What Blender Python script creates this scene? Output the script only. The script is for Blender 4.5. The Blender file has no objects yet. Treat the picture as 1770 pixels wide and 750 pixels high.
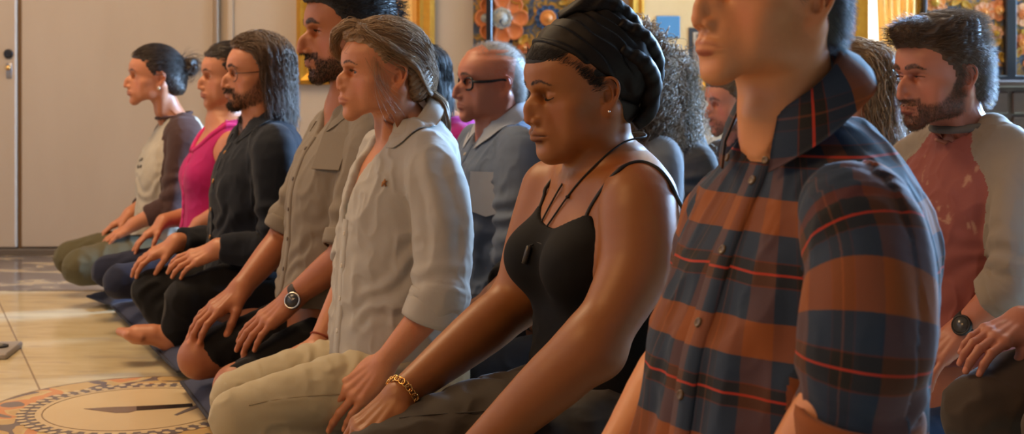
EXPO = 0.3
import bpy, math, random
import numpy as np
from mathutils import Matrix, Vector
PI = math.pi
f32 = np.float32
scene = bpy.context.scene
COL = scene.collection
rng = np.random.default_rng(7)

# ---------------------------------------------------------------- implicit surfaces
def smin(a, b, k):
    if k <= 1e-6: return np.minimum(a, b)
    h = np.maximum(k - np.abs(a - b), 0) / k
    return np.minimum(a, b) - h * h * k * 0.25
def smax(a, b, k): return -smin(-a, -b, k)
def V3(*a): return np.array(a, dtype=float)
def nrm(v):
    v = np.asarray(v, float); return v / (np.linalg.norm(v) + 1e-12)

class Fr:
    """a frame: axes (columns of R), origin t, scale s"""
    def __init__(s, t=(0,0,0), R=None, sc=1.0):
        s.t = np.array(t, float); s.R = np.eye(3) if R is None else np.array(R, float); s.s = sc
    def w(s, p): return (np.asarray(p, float) * s.s) @ s.R.T + s.t
    def l(s, p): return ((np.asarray(p, float) - s.t) @ np.linalg.inv(s.R).T) / s.s
def rot(yaw=0, pitch=0, roll=0):
    # yaw about z, pitch lowers the x axis (nod), roll about x
    cy, sy = math.cos(yaw), math.sin(yaw); cp, sp = math.cos(pitch), math.sin(pitch); cr, sr = math.cos(roll), math.sin(roll)
    Rz = np.array([[cy,-sy,0],[sy,cy,0],[0,0,1]]); Ry = np.array([[cp,0,sp],[0,1,0],[-sp,0,cp]]); Rx = np.array([[1,0,0],[0,cr,-sr],[0,sr,cr]])
    return Rz @ Ry @ Rx
def axes(x, z):
    x = nrm(x); y = nrm(np.cross(z, x)); z = np.cross(x, y)
    return np.stack([x, y, z], 1)

class SDF:
    def __init__(s): s.ops = []; s.fr = None
    def op(s, kind, f, lo, hi, k):
        lo = np.array(lo, float) - abs(k) - .012; hi = np.array(hi, float) + abs(k) + .012
        fr = s.fr
        if fr is not None:
            cs = np.array([[(lo, hi)[i][0], (lo, hi)[j][1], (lo, hi)[m][2]] for i in (0,1) for j in (0,1) for m in (0,1)])
            cw = fr.w(cs); lo2, hi2 = cw.min(0), cw.max(0)
            R, t, sc = fr.R, fr.t, fr.s
            def g(x, y, z, f=f):
                x = x - f32(t[0]); y = y - f32(t[1]); z = z - f32(t[2]); r = np.linalg.inv(R).T / sc
                a = x*f32(r[0,0]) + y*f32(r[1,0]) + z*f32(r[2,0])
                b = x*f32(r[0,1]) + y*f32(r[1,1]) + z*f32(r[2,1])
                c = x*f32(r[0,2]) + y*f32(r[1,2]) + z*f32(r[2,2])
                return f(a, b, c) * f32(sc)
            s.ops.append((kind, g, lo2, hi2, k * sc))
        else:
            s.ops.append((kind, f, lo, hi, k))
    def ball(s, c, r, k=0, kind='+'):
        c = np.array(c, float)
        s.op(kind, lambda x,y,z: np.sqrt((x-f32(c[0]))**2 + (y-f32(c[1]))**2 + (z-f32(c[2]))**2) - f32(r), c-r, c+r, k)
    def ell(s, c, r, k=0, kind='+', R=None):
        c = np.array(c, float); r = np.array(r, float)
        def f(x, y, z):
            x = x-f32(c[0]); y = y-f32(c[1]); z = z-f32(c[2])
            if R is not None:
                x, y, z = [x*f32(R[0,i]) + y*f32(R[1,i]) + z*f32(R[2,i]) for i in range(3)]
            k0 = np.sqrt((x/f32(r[0]))**2 + (y/f32(r[1]))**2 + (z/f32(r[2]))**2)
            k1 = np.sqrt((x/f32(r[0]**2))**2 + (y/f32(r[1]**2))**2 + (z/f32(r[2]**2))**2) + f32(1e-6)
            return k0 * (k0 - 1) / k1
        m = r if R is None else np.full(3, r.max())
        s.op(kind, f, c-m, c+m, k)
    def cap(s, a, b, ra, rb=None, k=0, kind='+', flat=None):
        """tapered capsule; flat=(direction, factor) squashes the section along a direction"""
        a = np.array(a, float); b = np.array(b, float); rb = ra if rb is None else rb
        ba = b - a; l2 = float(ba @ ba) + 1e-12
        if flat is not None:
            fd = nrm(np.asarray(flat[0], float) - nrm(ba) * (np.dot(flat[0], ba) / math.sqrt(l2))); ff = 1/flat[1] - 1
        def f(x, y, z):
            x = x-f32(a[0]); y = y-f32(a[1]); z = z-f32(a[2])
            t = np.clip((x*f32(ba[0]) + y*f32(ba[1]) + z*f32(ba[2])) / f32(l2), 0, 1)
            dx = x - t*f32(ba[0]); dy = y - t*f32(ba[1]); dz = z - t*f32(ba[2])
            if flat is not None:
                q = (dx*f32(fd[0]) + dy*f32(fd[1]) + dz*f32(fd[2])) * f32(ff)
                dx = dx + q*f32(fd[0]); dy = dy + q*f32(fd[1]); dz = dz + q*f32(fd[2])
                return (np.sqrt(dx*dx + dy*dy + dz*dz) - (f32(ra) + f32(rb-ra)*t)) * f32(min(1, flat[1]*1.15))
            return np.sqrt(dx*dx + dy*dy + dz*dz) - (f32(ra) + f32(rb-ra)*t)
        r = max(ra, rb)
        s.op(kind, f, np.minimum(a, b)-r, np.maximum(a, b)+r, k)
    def chain(s, pts, rs, k=0, kind='+', sub=0, flat=None):
        pts = np.array(pts, float); rs = np.array(rs if np.ndim(rs) else [rs]*len(pts), float)
        if sub: pts, rs = crom(pts, sub), crom(rs[:,None], sub)[:,0]
        # the chain is one primitive: hard min inside, smooth to the rest
        if s.fr is None or True:
            sdfs = SDF()
            for i in range(len(pts)-1): sdfs.cap(pts[i], pts[i+1], rs[i], rs[i+1], 0, flat=flat)
            fs = [o[1] for o in sdfs.ops]
            def f(x, y, z):
                d = fs[0](x, y, z)
                for g in fs[1:]: d = np.minimum(d, g(x, y, z))
                return d
            m = rs.max()
            s.op(kind, f, pts.min(0)-m, pts.max(0)+m, k)
    def sect(s, secs, k=0, kind='+', n=2.3, round_=.02):
        """vertical loft: secs rows (z, a_centre, half_depth_front, half_depth_back, half_width[, b_centre])"""
        A = np.array([list(r) + [0]*(6-len(r)) for r in secs], float); A = A[np.argsort(A[:,0])]
        zz = np.linspace(A[0,0], A[-1,0], 96); T = np.stack([pchip(A[:,0], A[:,i], zz) for i in range(1,6)], 0)
        def f(x, y, z):
            c, hf, hb, hw, bc = [np.interp(z, zz, T[i]).astype(f32) for i in range(5)]
            dx = x - c; h = np.where(dx > 0, hf, hb)
            u = np.abs(dx)/h; v = np.abs(y-bc)/hw
            r = (u**n + v**n + f32(1e-9))**f32(1/n)
            g = np.sqrt((u**(n-1)/h)**2 + (v**(n-1)/hw)**2) * r**f32(1-n) + f32(1e-3)
            d = np.maximum(r - 1, f32(-.6)) / np.maximum(g, f32(.5)/np.maximum(h, hw))
            if round_ is None: return d
            dz = np.maximum(f32(A[0,0]) - z, z - f32(A[-1,0]))
            return smax(d, dz, round_)
        m = max(A[:,2].max(), A[:,3].max())+.01
        s.op(kind, f, (A[:,1].min()-m, (A[:,5]-A[:,4]).min(), A[0,0]), (A[:,1].max()+m, (A[:,5]+A[:,4]).max(), A[-1,0]), k)
    def comp(s, sub, kind='+', k=0):
        """another SDF as one primitive"""
        lo, hi = sub.bounds(); ops = sub.ops
        def f(x, y, z):
            d = None
            for kd, g, l, h, kk in ops:
                v = g(x, y, z)
                d = v if d is None else smin(d, v, kk) if kd == '+' else smax(d, -v, kk) if kd == '-' else smax(d, v, kk)
            return d
        s.ops.append((kind, f, lo-abs(k), hi+abs(k), k)); return sub
    def half(s, p, n, k=0.0):
        """keep only the side the normal n points AWAY from (cut everything beyond)"""
        p = np.array(p, float); n = nrm(n)
        if s.fr is not None: p = s.fr.w(p); n = s.fr.R @ n
        s.ops.append(('&', lambda x,y,z: (x-f32(p[0]))*f32(n[0]) + (y-f32(p[1]))*f32(n[1]) + (z-f32(p[2]))*f32(n[2]), None, None, k))
    def grid(s, X, Y, Z):
        D = np.full((len(X), len(Y), len(Z)), .5, f32)
        for kind, f, lo, hi, k in s.ops:
            if lo is None: sl = (slice(None),)*3
            else:
                sl = tuple(slice(int(np.searchsorted(ax, l)), int(np.searchsorted(ax, h))) for ax, l, h in zip((X,Y,Z), lo, hi))
                if any(q.stop <= q.start for q in sl): continue
            d = f(X[sl[0]][:,None,None], Y[sl[1]][None,:,None], Z[sl[2]][None,None,:]).astype(f32)
            if kind == '+': D[sl] = smin(D[sl], d, k)
            elif kind == '-': D[sl] = smax(D[sl], -d, k)
            else: D[sl] = smax(D[sl], d, k)
        return D
    def at(s, P):
        P = np.asarray(P, f32); D = np.full(len(P), .5, f32)
        for kind, f, lo, hi, k in s.ops:
            m = np.ones(len(P), bool) if lo is None else np.all((P >= lo) & (P <= hi), 1)
            if not m.any(): continue
            d = f(P[m,0], P[m,1], P[m,2]).astype(f32)
            if kind == '+': D[m] = smin(D[m], d, k)
            elif kind == '-': D[m] = smax(D[m], -d, k)
            else: D[m] = smax(D[m], d, k)
        return D
    def bounds(s):
        L = [o for o in s.ops if o[0] == '+']
        return np.min([o[2] for o in L], 0), np.max([o[3] for o in L], 0)
    def mesh(s, h, lo=None, hi=None, fine=()):
        """fine: list of (lo, hi, h) boxes meshed at their own finer step"""
        b = s.bounds(); lo = b[0] if lo is None else np.maximum(b[0], lo); hi = b[1] if hi is None else np.minimum(b[1], hi)
        v, q = s._m(lo, hi, h); out = [(v, q)]
        if fine:
            c = v[q].mean(1); keep = np.ones(len(q), bool)
            for l, u, hh in fine: keep &= ~np.all((c > np.array(l)+h*1.6) & (c < np.array(u)-h*1.6), 1)
            out = [(v, q[keep])]
            for i, (l, u, hh) in enumerate(fine):
                v2, q2 = s._m(np.array(l), np.array(u), hh)
                if len(q2) == 0: continue
                c = v2[q2].mean(1); kp = np.ones(len(q2), bool)
                for l3, u3, _ in fine[:i]: kp &= ~np.all((c > np.array(l3)+hh*2.5) & (c < np.array(u3)-hh*2.5), 1)
                out.append((v2, q2[kp]))
        return join(out)
    def _m(s, lo, hi, h):
        ax = [np.arange(l, u + h, h).astype(f32) for l, u in zip(lo, hi)]
        return nets(s.grid(*ax), np.array([a[0] for a in ax]), h)

def join(parts):
    vs, qs, o = [], [], 0
    for v, q in parts:
        vs.append(v); qs.append(np.asarray(q) + o); o += len(v)
    v = np.concatenate(vs); q = np.concatenate(qs)
    used = np.zeros(len(v), bool); used[q.ravel()] = True
    m = np.cumsum(used) - 1
    return v[used], m[q]

def nets(D, lo, h):
    S = D < 0
    c = np.zeros(tuple(np.array(D.shape)-1), np.uint8)
    cor = [(i,j,k) for i in (0,1) for j in (0,1) for k in (0,1)]
    nx, ny, nz = c.shape
    for i,j,k in cor: c += S[i:i+nx, j:j+ny, k:k+nz]
    idx = np.argwhere((c > 0) & (c < 8))
    if len(idx) == 0: return np.zeros((0,3)), np.zeros((0,4), int)
    ID = np.full(c.shape, -1, np.int32); ID[idx[:,0], idx[:,1], idx[:,2]] = np.arange(len(idx))
    val = {o: D[idx[:,0]+o[0], idx[:,1]+o[1], idx[:,2]+o[2]] for o in cor}
    pos = np.zeros((len(idx),3), f32); cnt = np.zeros(len(idx), f32)
    for a in cor:
        for ax in range(3):
            if a[ax]: continue
            b = list(a); b[ax] = 1; b = tuple(b)
            da, db = val[a], val[b]; cr = (da < 0) != (db < 0)
            t = np.where(cr, da / np.where(cr, da - db, 1), 0)
            for q in range(3): pos[:,q] += np.where(cr, a[q] + (t if q == ax else 0), 0)
            cnt += cr
    V = np.asarray(lo) + h * (idx + pos / cnt[:,None])
    Q = []
    for ax in range(3):
        sl0 = [slice(1,-1)]*3; sl1 = [slice(1,-1)]*3
        sl0[ax] = slice(0,-1); sl1[ax] = slice(1,None)
        A, B = S[tuple(sl0)], S[tuple(sl1)]
        e = np.argwhere(A != B)
        if len(e) == 0: continue
        fl = A[e[:,0], e[:,1], e[:,2]]
        off = np.ones(3, int); off[ax] = 0; e = e + off
        u, w = (ax+1) % 3, (ax+2) % 3
        q = []
        for du, dw in ((-1,-1),(0,-1),(0,0),(-1,0)):
            g = e.copy(); g[:,u] += du; g[:,w] += dw
            q.append(ID[g[:,0], g[:,1], g[:,2]])
        q = np.stack(q, 1); q[~fl] = q[~fl][:, ::-1]
        Q.append(q)
    Q = np.concatenate(Q); Q = Q[(Q >= 0).all(1)]
    return V, Q

def pchip(x, y, t):
    x = np.asarray(x, float); y = np.asarray(y, float)
    if len(x) == 2: return np.interp(t, x, y)
    h = np.diff(x); d = np.diff(y)/h; m = np.zeros(len(x))
    for i in range(1, len(x)-1):
        if d[i-1]*d[i] > 0:
            w1 = 2*h[i]+h[i-1]; w2 = h[i]+2*h[i-1]; m[i] = (w1+w2)/(w1/d[i-1]+w2/d[i])
    m[0] = d[0]; m[-1] = d[-1]
    t = np.clip(t, x[0], x[-1]); i = np.clip(np.searchsorted(x, t)-1, 0, len(x)-2)
    s = (t-x[i])/h[i]
    return y[i]*(1+2*s)*(1-s)**2 + m[i]*h[i]*s*(1-s)**2 + y[i+1]*s*s*(3-2*s) + m[i+1]*h[i]*s*s*(s-1)
def crom(P, n):
    P = np.asarray(P, float); out = []
    for i in range(len(P)-1):
        p0 = P[i-1] if i else 2*P[0]-P[1]; p1, p2 = P[i], P[i+1]; p3 = P[i+2] if i+2 < len(P) else 2*P[-1]-P[-2]
        for j in range(n):
            t = j/n
            out.append(.5*(2*p1 + (p2-p0)*t + (2*p0-5*p1+4*p2-p3)*t*t + (3*p1-p0-3*p2+p3)*t**3))
    out.append(P[-1]); return np.array(out)

# ---------------------------------------------------------------- meshes
def vnormals(V, Q):
    n = np.cross(V[Q[:,2]] - V[Q[:,0]], V[Q[:,-1]] - V[Q[:,1]]); N = np.zeros_like(V)
    for i in range(Q.shape[1]): np.add.at(N, Q[:,i], n)
    return N / (np.linalg.norm(N, axis=1, keepdims=True) + 1e-12)
def relax(V, Q, it=1, a=.5, w=None):
    for _ in range(it):
        S = np.zeros_like(V); c = np.zeros(len(V))
        for i in range(Q.shape[1]):
            j = (i+1) % Q.shape[1]
            np.add.at(S, Q[:,i], V[Q[:,j]]); np.add.at(S, Q[:,j], V[Q[:,i]])
            np.add.at(c, Q[:,i], 1); np.add.at(c, Q[:,j], 1)
        m = S / np.maximum(c, 1)[:,None]
        V = V + a * (m - V) * (1 if w is None else w[:,None])
    return V
def raw_mesh(name, V, F, mat=None, smooth=True, attrs=None):
    me = bpy.data.meshes.new(name)
    V = np.asarray(V, f32)
    if isinstance(F, np.ndarray):
        n, m = F.shape
        me.vertices.add(len(V)); me.vertices.foreach_set('co', V.ravel())
        me.loops.add(n*m); me.loops.foreach_set('vertex_index', F.astype(np.int32).ravel())
        me.polygons.add(n); me.polygons.foreach_set('loop_start', np.arange(0, n*m, m, dtype=np.int32))
        me.update(calc_edges=True)
    else:
        me.from_pydata([tuple(map(float, v)) for v in V], [], [list(map(int, f)) for f in F]); me.update()
    if smooth: me.polygons.foreach_set('use_smooth', np.ones(len(me.polygons), bool))
    for k, a in (attrs or {}).items():
        a = np.asarray(a, f32)
        at = me.attributes.new(k, 'FLOAT' if a.ndim == 1 else 'FLOAT_VECTOR', 'POINT')
        at.data.foreach_set('value' if a.ndim == 1 else 'vector', a.ravel())
    if mat is not None: me.materials.append(mat)
    me.validate()
    return me
def obj(name, me, parent=None, loc=None):
    o = bpy.data.objects.new(name, me); COL.objects.link(o)
    if parent is not None: o.parent = parent
    if loc is not None: o.location = loc
    return o
def mk(name, V, F, mat, parent=None, smooth=True, attrs=None, label=None, kind=None):
    o = obj(name, raw_mesh(name, V, F, mat, smooth, attrs), parent)
    if label: o['label'] = label
    if kind: o['kind'] = kind
    return o
def tag(o, label=None, cat=None, group=None, kind=None):
    if label: o['label'] = label
    if cat: o['category'] = cat
    if group: o['group'] = group
    if kind: o['kind'] = kind
    return o

def tubes(P, R, sides=4):
    """P: (n, m, 3) polylines, R: (n, m) or (m,) radii -> one mesh of n tubes"""
    P = np.asarray(P, float); n, m, _ = P.shape; R = np.broadcast_to(np.asarray(R, float), (n, m))
    T = np.gradient(P, axis=1); T /= np.linalg.norm(T, axis=2, keepdims=True) + 1e-12
    ref = np.where(np.abs(T[...,2:3]) < .8, np.array([0,0,1.]), np.array([1.,0,0]))
    # one reference per strand keeps the tube from twisting
    r0 = ref[:, :1]; A = np.cross(T, np.broadcast_to(r0, T.shape)); bad = np.linalg.norm(A, axis=2, keepdims=True) < .15
    A = np.where(bad, np.cross(T, np.array([.3,.9,.3])), A); A /= np.linalg.norm(A, axis=2, keepdims=True) + 1e-12
    B = np.cross(T, A)
    ang = np.arange(sides) * 2*PI/sides
    V = P[:,:,None] + R[:,:,None,None] * (A[:,:,None]*np.cos(ang)[:,None] + B[:,:,None]*np.sin(ang)[:,None])
    V = V.reshape(-1, 3)
    i, j, k = np.meshgrid(np.arange(n), np.arange(m-1), np.arange(sides), indexing='ij')
    k2 = (k+1) % sides; b = i*m*sides
    F = np.stack([b+j*sides+k, b+j*sides+k2, b+(j+1)*sides+k2, b+(j+1)*sides+k], -1).reshape(-1, 4)
    return V, F
def tube(pts, r, sides=10, sub=4, closed=False, caps=True):
    P = np.array(pts, float)
    if closed:
        m = len(P); P = crom(np.vstack([P[-1:], P, P[:2]]), sub)[sub:-sub]
    elif sub > 1: P = crom(P, sub)
    R = np.interp(np.linspace(0,1,len(P)), np.linspace(0,1,len(np.atleast_1d(r))), np.atleast_1d(r)) if np.ndim(r) else np.full(len(P), r)
    n = len(P); T = np.gradient(P, axis=0); T /= np.linalg.norm(T, axis=1, keepdims=True)+1e-12
    u = nrm(np.cross(T[0], (0,0,1) if abs(T[0][2]) < .9 else (1,0,0))); V = []
    for i in range(n):
        u = nrm(u - T[i]*np.dot(u, T[i])); w = np.cross(T[i], u)
        a = np.arange(sides)*2*PI/sides
        V.append(P[i] + R[i]*(np.cos(a)[:,None]*u + np.sin(a)[:,None]*w))
    V = np.concatenate(V); F = []
    for i in range(n-1):
        for k in range(sides):
            F.append((i*sides+k, i*sides+(k+1)%sides, (i+1)*sides+(k+1)%sides, (i+1)*sides+k))
    if caps and not closed:
        F.append(tuple(range(sides-1,-1,-1))); F.append(tuple((n-1)*sides+k for k in range(sides)))
    return V, F
def jn(*parts):
    vs, fs, o = [], [], 0
    for v, f in parts:
        v = np.asarray(v, float); vs.append(v); fs += [tuple(int(i)+o for i in q) for q in f]; o += len(v)
    return np.concatenate(vs), fs
def box(lo, hi, bev=0.0, M=None):
    x0,y0,z0 = lo; x1,y1,z1 = hi
    if bev <= 0:
        V = np.array([(x,y,z) for z in (z0,z1) for x,y in ((x0,y0),(x1,y0),(x1,y1),(x0,y1))], float)
        F = [(3,2,1,0),(4,5,6,7),(0,1,5,4),(1,2,6,5),(2,3,7,6),(3,0,4,7)]
    else:
        V = []; F = []
        pr = [(x0+bev,y0),(x1-bev,y0),(x1,y0+bev),(x1,y1-bev),(x1-bev,y1),(x0+bev,y1),(x0,y1-bev),(x0,y0+bev)]
        cx, cy = (x0+x1)/2, (y0+y1)/2
        def ins(p): return (p[0] + (bev if p[0] < cx else -bev) * (.7), p[1] + (bev if p[1] < cy else -bev)*.7)
        for z, q in ((z0,1),(z0+bev,0),(z1-bev,0),(z1,1)):
            for p in pr: V.append((*(ins(p) if q else p), z))
        for l in range(3):
            for k in range(8): F.append((l*8+k, l*8+(k+1)%8, (l+1)*8+(k+1)%8, (l+1)*8+k))
        F.append(tuple(range(7,-1,-1))); F.append(tuple(24+k for k in range(8))); V = np.array(V, float)
    if M is not None: V = V @ np.asarray(M)[:3,:3].T + np.asarray(M)[:3,3]
    return V, F
def lathe(prof, n=24, M=None):
    V = []; F = []
    for r, z in prof:
        for k in range(n): V.append((r*math.cos(2*PI*k/n), r*math.sin(2*PI*k/n), z))
    for i in range(len(prof)-1):
        for k in range(n): F.append((i*n+k, i*n+(k+1)%n, (i+1)*n+(k+1)%n, (i+1)*n+k))
    F.append(tuple(range(n-1,-1,-1))); F.append(tuple((len(prof)-1)*n+k for k in range(n)))
    V = np.array(V, float)
    if M is not None: V = V @ np.asarray(M)[:3,:3].T + np.asarray(M)[:3,3]
    return V, F
def prism(pts, thick, M=None):
    """flat polygon (x,y) thickened along z"""
    n = len(pts); V = [(x,y,0) for x,y in pts] + [(x,y,thick) for x,y in pts]
    F = [tuple(range(n-1,-1,-1)), tuple(range(n,2*n))] + [(k,(k+1)%n,n+(k+1)%n,n+k) for k in range(n)]
    V = np.array(V, float)
    if M is not None: V = V @ np.asarray(M)[:3,:3].T + np.asarray(M)[:3,3]
    return V, F
def mat4(R, t):
    M = np.eye(4); M[:3,:3] = R; M[:3,3] = t; return M

def hsh(i):
    i = (i.astype(np.int64) * 374761393) & 0xffffffff
    i = ((i ^ (i >> 13)) * 1274126177) & 0xffffffff
    return ((i ^ (i >> 16)) & 0xffff) / 65535.
def vnoise(P, seed=0):
    P = np.asarray(P, float); i = np.floor(P).astype(np.int64); f = P - i; f = f*f*(3-2*f); out = 0
    for a in (0,1):
        for b in (0,1):
            for c in (0,1):
                h = hsh((i[:,0]+a) + (i[:,1]+b)*1619 + (i[:,2]+c)*31337 + seed*6971)
                out = out + h * (f[:,0] if a else 1-f[:,0]) * (f[:,1] if b else 1-f[:,1]) * (f[:,2] if c else 1-f[:,2])
    return out*2-1
def fbm(P, seed=0, o=3): return sum(vnoise(P*2**k, seed+k)*.5**k for k in range(o))
def sstep(a, b, x):
    t = np.clip((x-a)/(b-a), 0, 1); return t*t*(3-2*t)
# ---------------------------------------------------------------- materials
def srgb(r, g, b):
    c = lambda v: (v/255/12.92) if v/255 <= .04045 else ((v/255+.055)/1.055)**2.4
    return (c(r), c(g), c(b), 1)
class NT:
    def __init__(s, name):
        s.m = bpy.data.materials.new(name); s.m.use_nodes = True; s.t = s.m.node_tree; s.n = s.t.nodes
        s.b = s.n['Principled BSDF']
    def add(s, typ, **kw):
        n = s.n.new(typ)
        for k, v in kw.items():
            if k.startswith('i_'):
                key = k[2:]; key = int(key) if key.isdigit() else key
                n.inputs[key].default_value = v
            else: setattr(n, k, v)
        return n
    def l(s, a, b): s.t.links.new(a, b)
    def base(s, x):
        if isinstance(x, tuple): s.b.inputs['Base Color'].default_value = x
        else: s.l(x, s.b.inputs['Base Color'])
    def set(s, **kw):
        for k, v in kw.items(): s.b.inputs[k.replace('_', ' ')].default_value = v
    def mix(s, fac, a, b, mode='MIX'):
        n = s.add('ShaderNodeMix', data_type='RGBA', blend_type=mode)
        for sock, x in ((n.inputs[0], fac), (n.inputs[6], a), (n.inputs[7], b)):
            if isinstance(x, (tuple, float, int)): sock.default_value = x
            else: s.l(x, sock)
        return n.outputs[2]
    def math(s, op, a, b=None, c=None, clamp=False):
        n = s.add('ShaderNodeMath', operation=op, use_clamp=clamp)
        for i, x in enumerate((a, b, c)):
            if x is None: continue
            if isinstance(x, (float, int)): n.inputs[i].default_value = x
            else: s.l(x, n.inputs[i])
        return n.outputs[0]
    def coord(s, which='Object', scale=(1,1,1), loc=(0,0,0), rotz=(0,0,0)):
        t = s.add('ShaderNodeTexCoord'); m = s.add('ShaderNodeMapping'); s.l(t.outputs[which], m.inputs[0])
        m.inputs['Scale'].default_value = scale; m.inputs['Location'].default_value = loc; m.inputs['Rotation'].default_value = rotz
        return m.outputs[0]
    def attr(s, name): return s.add('ShaderNodeAttribute', attribute_name=name)
    def noise(s, vec, scale=5., detail=3., rough=.55, dist=0.):
        n = s.add('ShaderNodeTexNoise'); n.inputs['Scale'].default_value = scale; n.inputs['Detail'].default_value = detail
        n.inputs['Roughness'].default_value = rough; n.inputs['Distortion'].default_value = dist
        if vec is not None: s.l(vec, n.inputs['Vector'])
        return n.outputs['Fac']
    def ramp(s, fac, stops, interp='LINEAR'):
        r = s.add('ShaderNodeValToRGB'); r.color_ramp.interpolation = interp; e = r.color_ramp.elements
        while len(e) < len(stops): e.new(.5)
        for i, (p, c) in enumerate(stops): e[i].position = p; e[i].color = c
        s.l(fac, r.inputs[0]); return r.outputs[0]
    def bump(s, h, strength=.2, dist=.002, normal=None):
        b = s.add('ShaderNodeBump'); b.inputs['Strength'].default_value = strength; b.inputs['Distance'].default_value = dist
        s.l(h, b.inputs['Height'])
        if normal is not None: s.l(normal, b.inputs['Normal'])
        s.l(b.outputs[0], s.b.inputs['Normal']); return b.outputs[0]
MATS = {}
def plain(name, col, rough=.6, metal=0., noise=0., nscale=20., **kw):
    if name in MATS: return MATS[name]
    m = NT(name); m.set(Roughness=rough, Metallic=metal, **kw)
    if noise:
        f = m.noise(m.coord(), nscale, 3)
        d = tuple(max(0, c*(1-noise)) for c in col[:3]) + (1,); l = tuple(min(1, c*(1+noise)) for c in col[:3]) + (1,)
        m.base(m.mix(f, d, l))
    else: m.base(col)
    MATS[name] = m.m; return m.m
def skin(name, col, lip, beard=(.02,.012,.008,1), stub=1.0, rough=.45, freckle=0.):
    """vertex masks: lip, hairy (brow / beard shadow), nail"""
    m = NT(name); c = m.coord()
    n1 = m.noise(c, 14, 4); n2 = m.noise(c, 220, 2)
    dk = tuple(x*y for x, y in zip(col[:3], (.86,.80,.78))) + (1,); lt = tuple(min(1, x*y) for x, y in zip(col[:3], (1.1,1.1,1.1))) + (1,)
    b = m.mix(n1, dk, lt)
    if freckle:
        b = m.mix(m.math('MULTIPLY', m.ramp(m.noise(c, 330, 1), [(.6,(0,0,0,1)),(.7,(1,1,1,1))]), freckle), b, tuple(x*.6 for x in col[:3])+(1,))
    a = m.attr('ruddy').outputs['Fac']
    b = m.mix(m.math('MULTIPLY', a, .5), b, tuple(x*y for x, y in zip(col[:3], (1.05,.62,.55)))+(1,))
    b = m.mix(m.attr('lip').outputs['Fac'], b, lip)
    h = m.attr('hairy').outputs['Fac']
    h = m.math('MULTIPLY', h, m.math('MULTIPLY_ADD', n2, 1.2, .2), clamp=True)
    b = m.mix(m.math('MULTIPLY', h, stub, clamp=True), b, beard)
    b = m.mix(m.attr('nail').outputs['Fac'], b, (min(1,col[0]*1.35), col[1]*1.35, col[2]*1.4, 1))
    m.base(b); m.set(Roughness=rough, Subsurface_Weight=.07, Subsurface_Scale=.01)
    m.b.inputs['Subsurface Radius'].default_value = (1,.35,.15)
    m.b.inputs['Specular IOR Level'].default_value = .45
    p = m.noise(c, 480, 2); m.bump(p, .12, .0006)
    MATS[name] = m.m; return m.m
def hairmat(name, dark, light, rough=.5):
    m = NT(name); t = m.attr('tone').outputs['Fac']
    n = m.noise(m.coord(), 60, 2)
    m.base(m.mix(m.math('MULTIPLY_ADD', n, .5, m.math('MULTIPLY', t, .75), clamp=True), dark, light))
    m.set(Roughness=rough); m.b.inputs['Specular IOR Level'].default_value = .42
    MATS[name] = m.m; return m.m
def cloth(name, col, weave=900., rough=.85, var=.12, sheen=.08, bump=.09, fleck=None, col2=None):
    m = NT(name); c = m.coord()
    w1 = m.add('ShaderNodeTexWave', wave_type='BANDS', bands_direction='Z'); m.l(c, w1.inputs[0]); w1.inputs['Scale'].default_value = weave/6
    w2 = m.add('ShaderNodeTexWave', wave_type='BANDS', bands_direction='DIAGONAL'); m.l(c, w2.inputs[0]); w2.inputs['Scale'].default_value = weave/6
    wv = m.math('ADD', w1.outputs['Fac'], w2.outputs['Fac'])
    n = m.noise(c, 9, 4); n2 = m.noise(c, weave, 2)
    d = tuple(x*(1-var) for x in col[:3])+(1,); l = tuple(min(1, x*(1+var)) for x in col[:3])+(1,)
    b = m.mix(n, d, l)
    if fleck is not None: b = m.mix(m.math('MULTIPLY', n2, .5), b, fleck)
    if col2 is not None: b = m.mix(m.attr('zone').outputs['Fac'], b, col2)
    m.base(b); m.set(Roughness=rough, Sheen_Weight=sheen); m.b.inputs['Specular IOR Level'].default_value = .22
    m.bump(m.math('ADD', m.math('MULTIPLY', wv, .5), n2), bump, .0006)
    MATS[name] = m.m; return m.m
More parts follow.
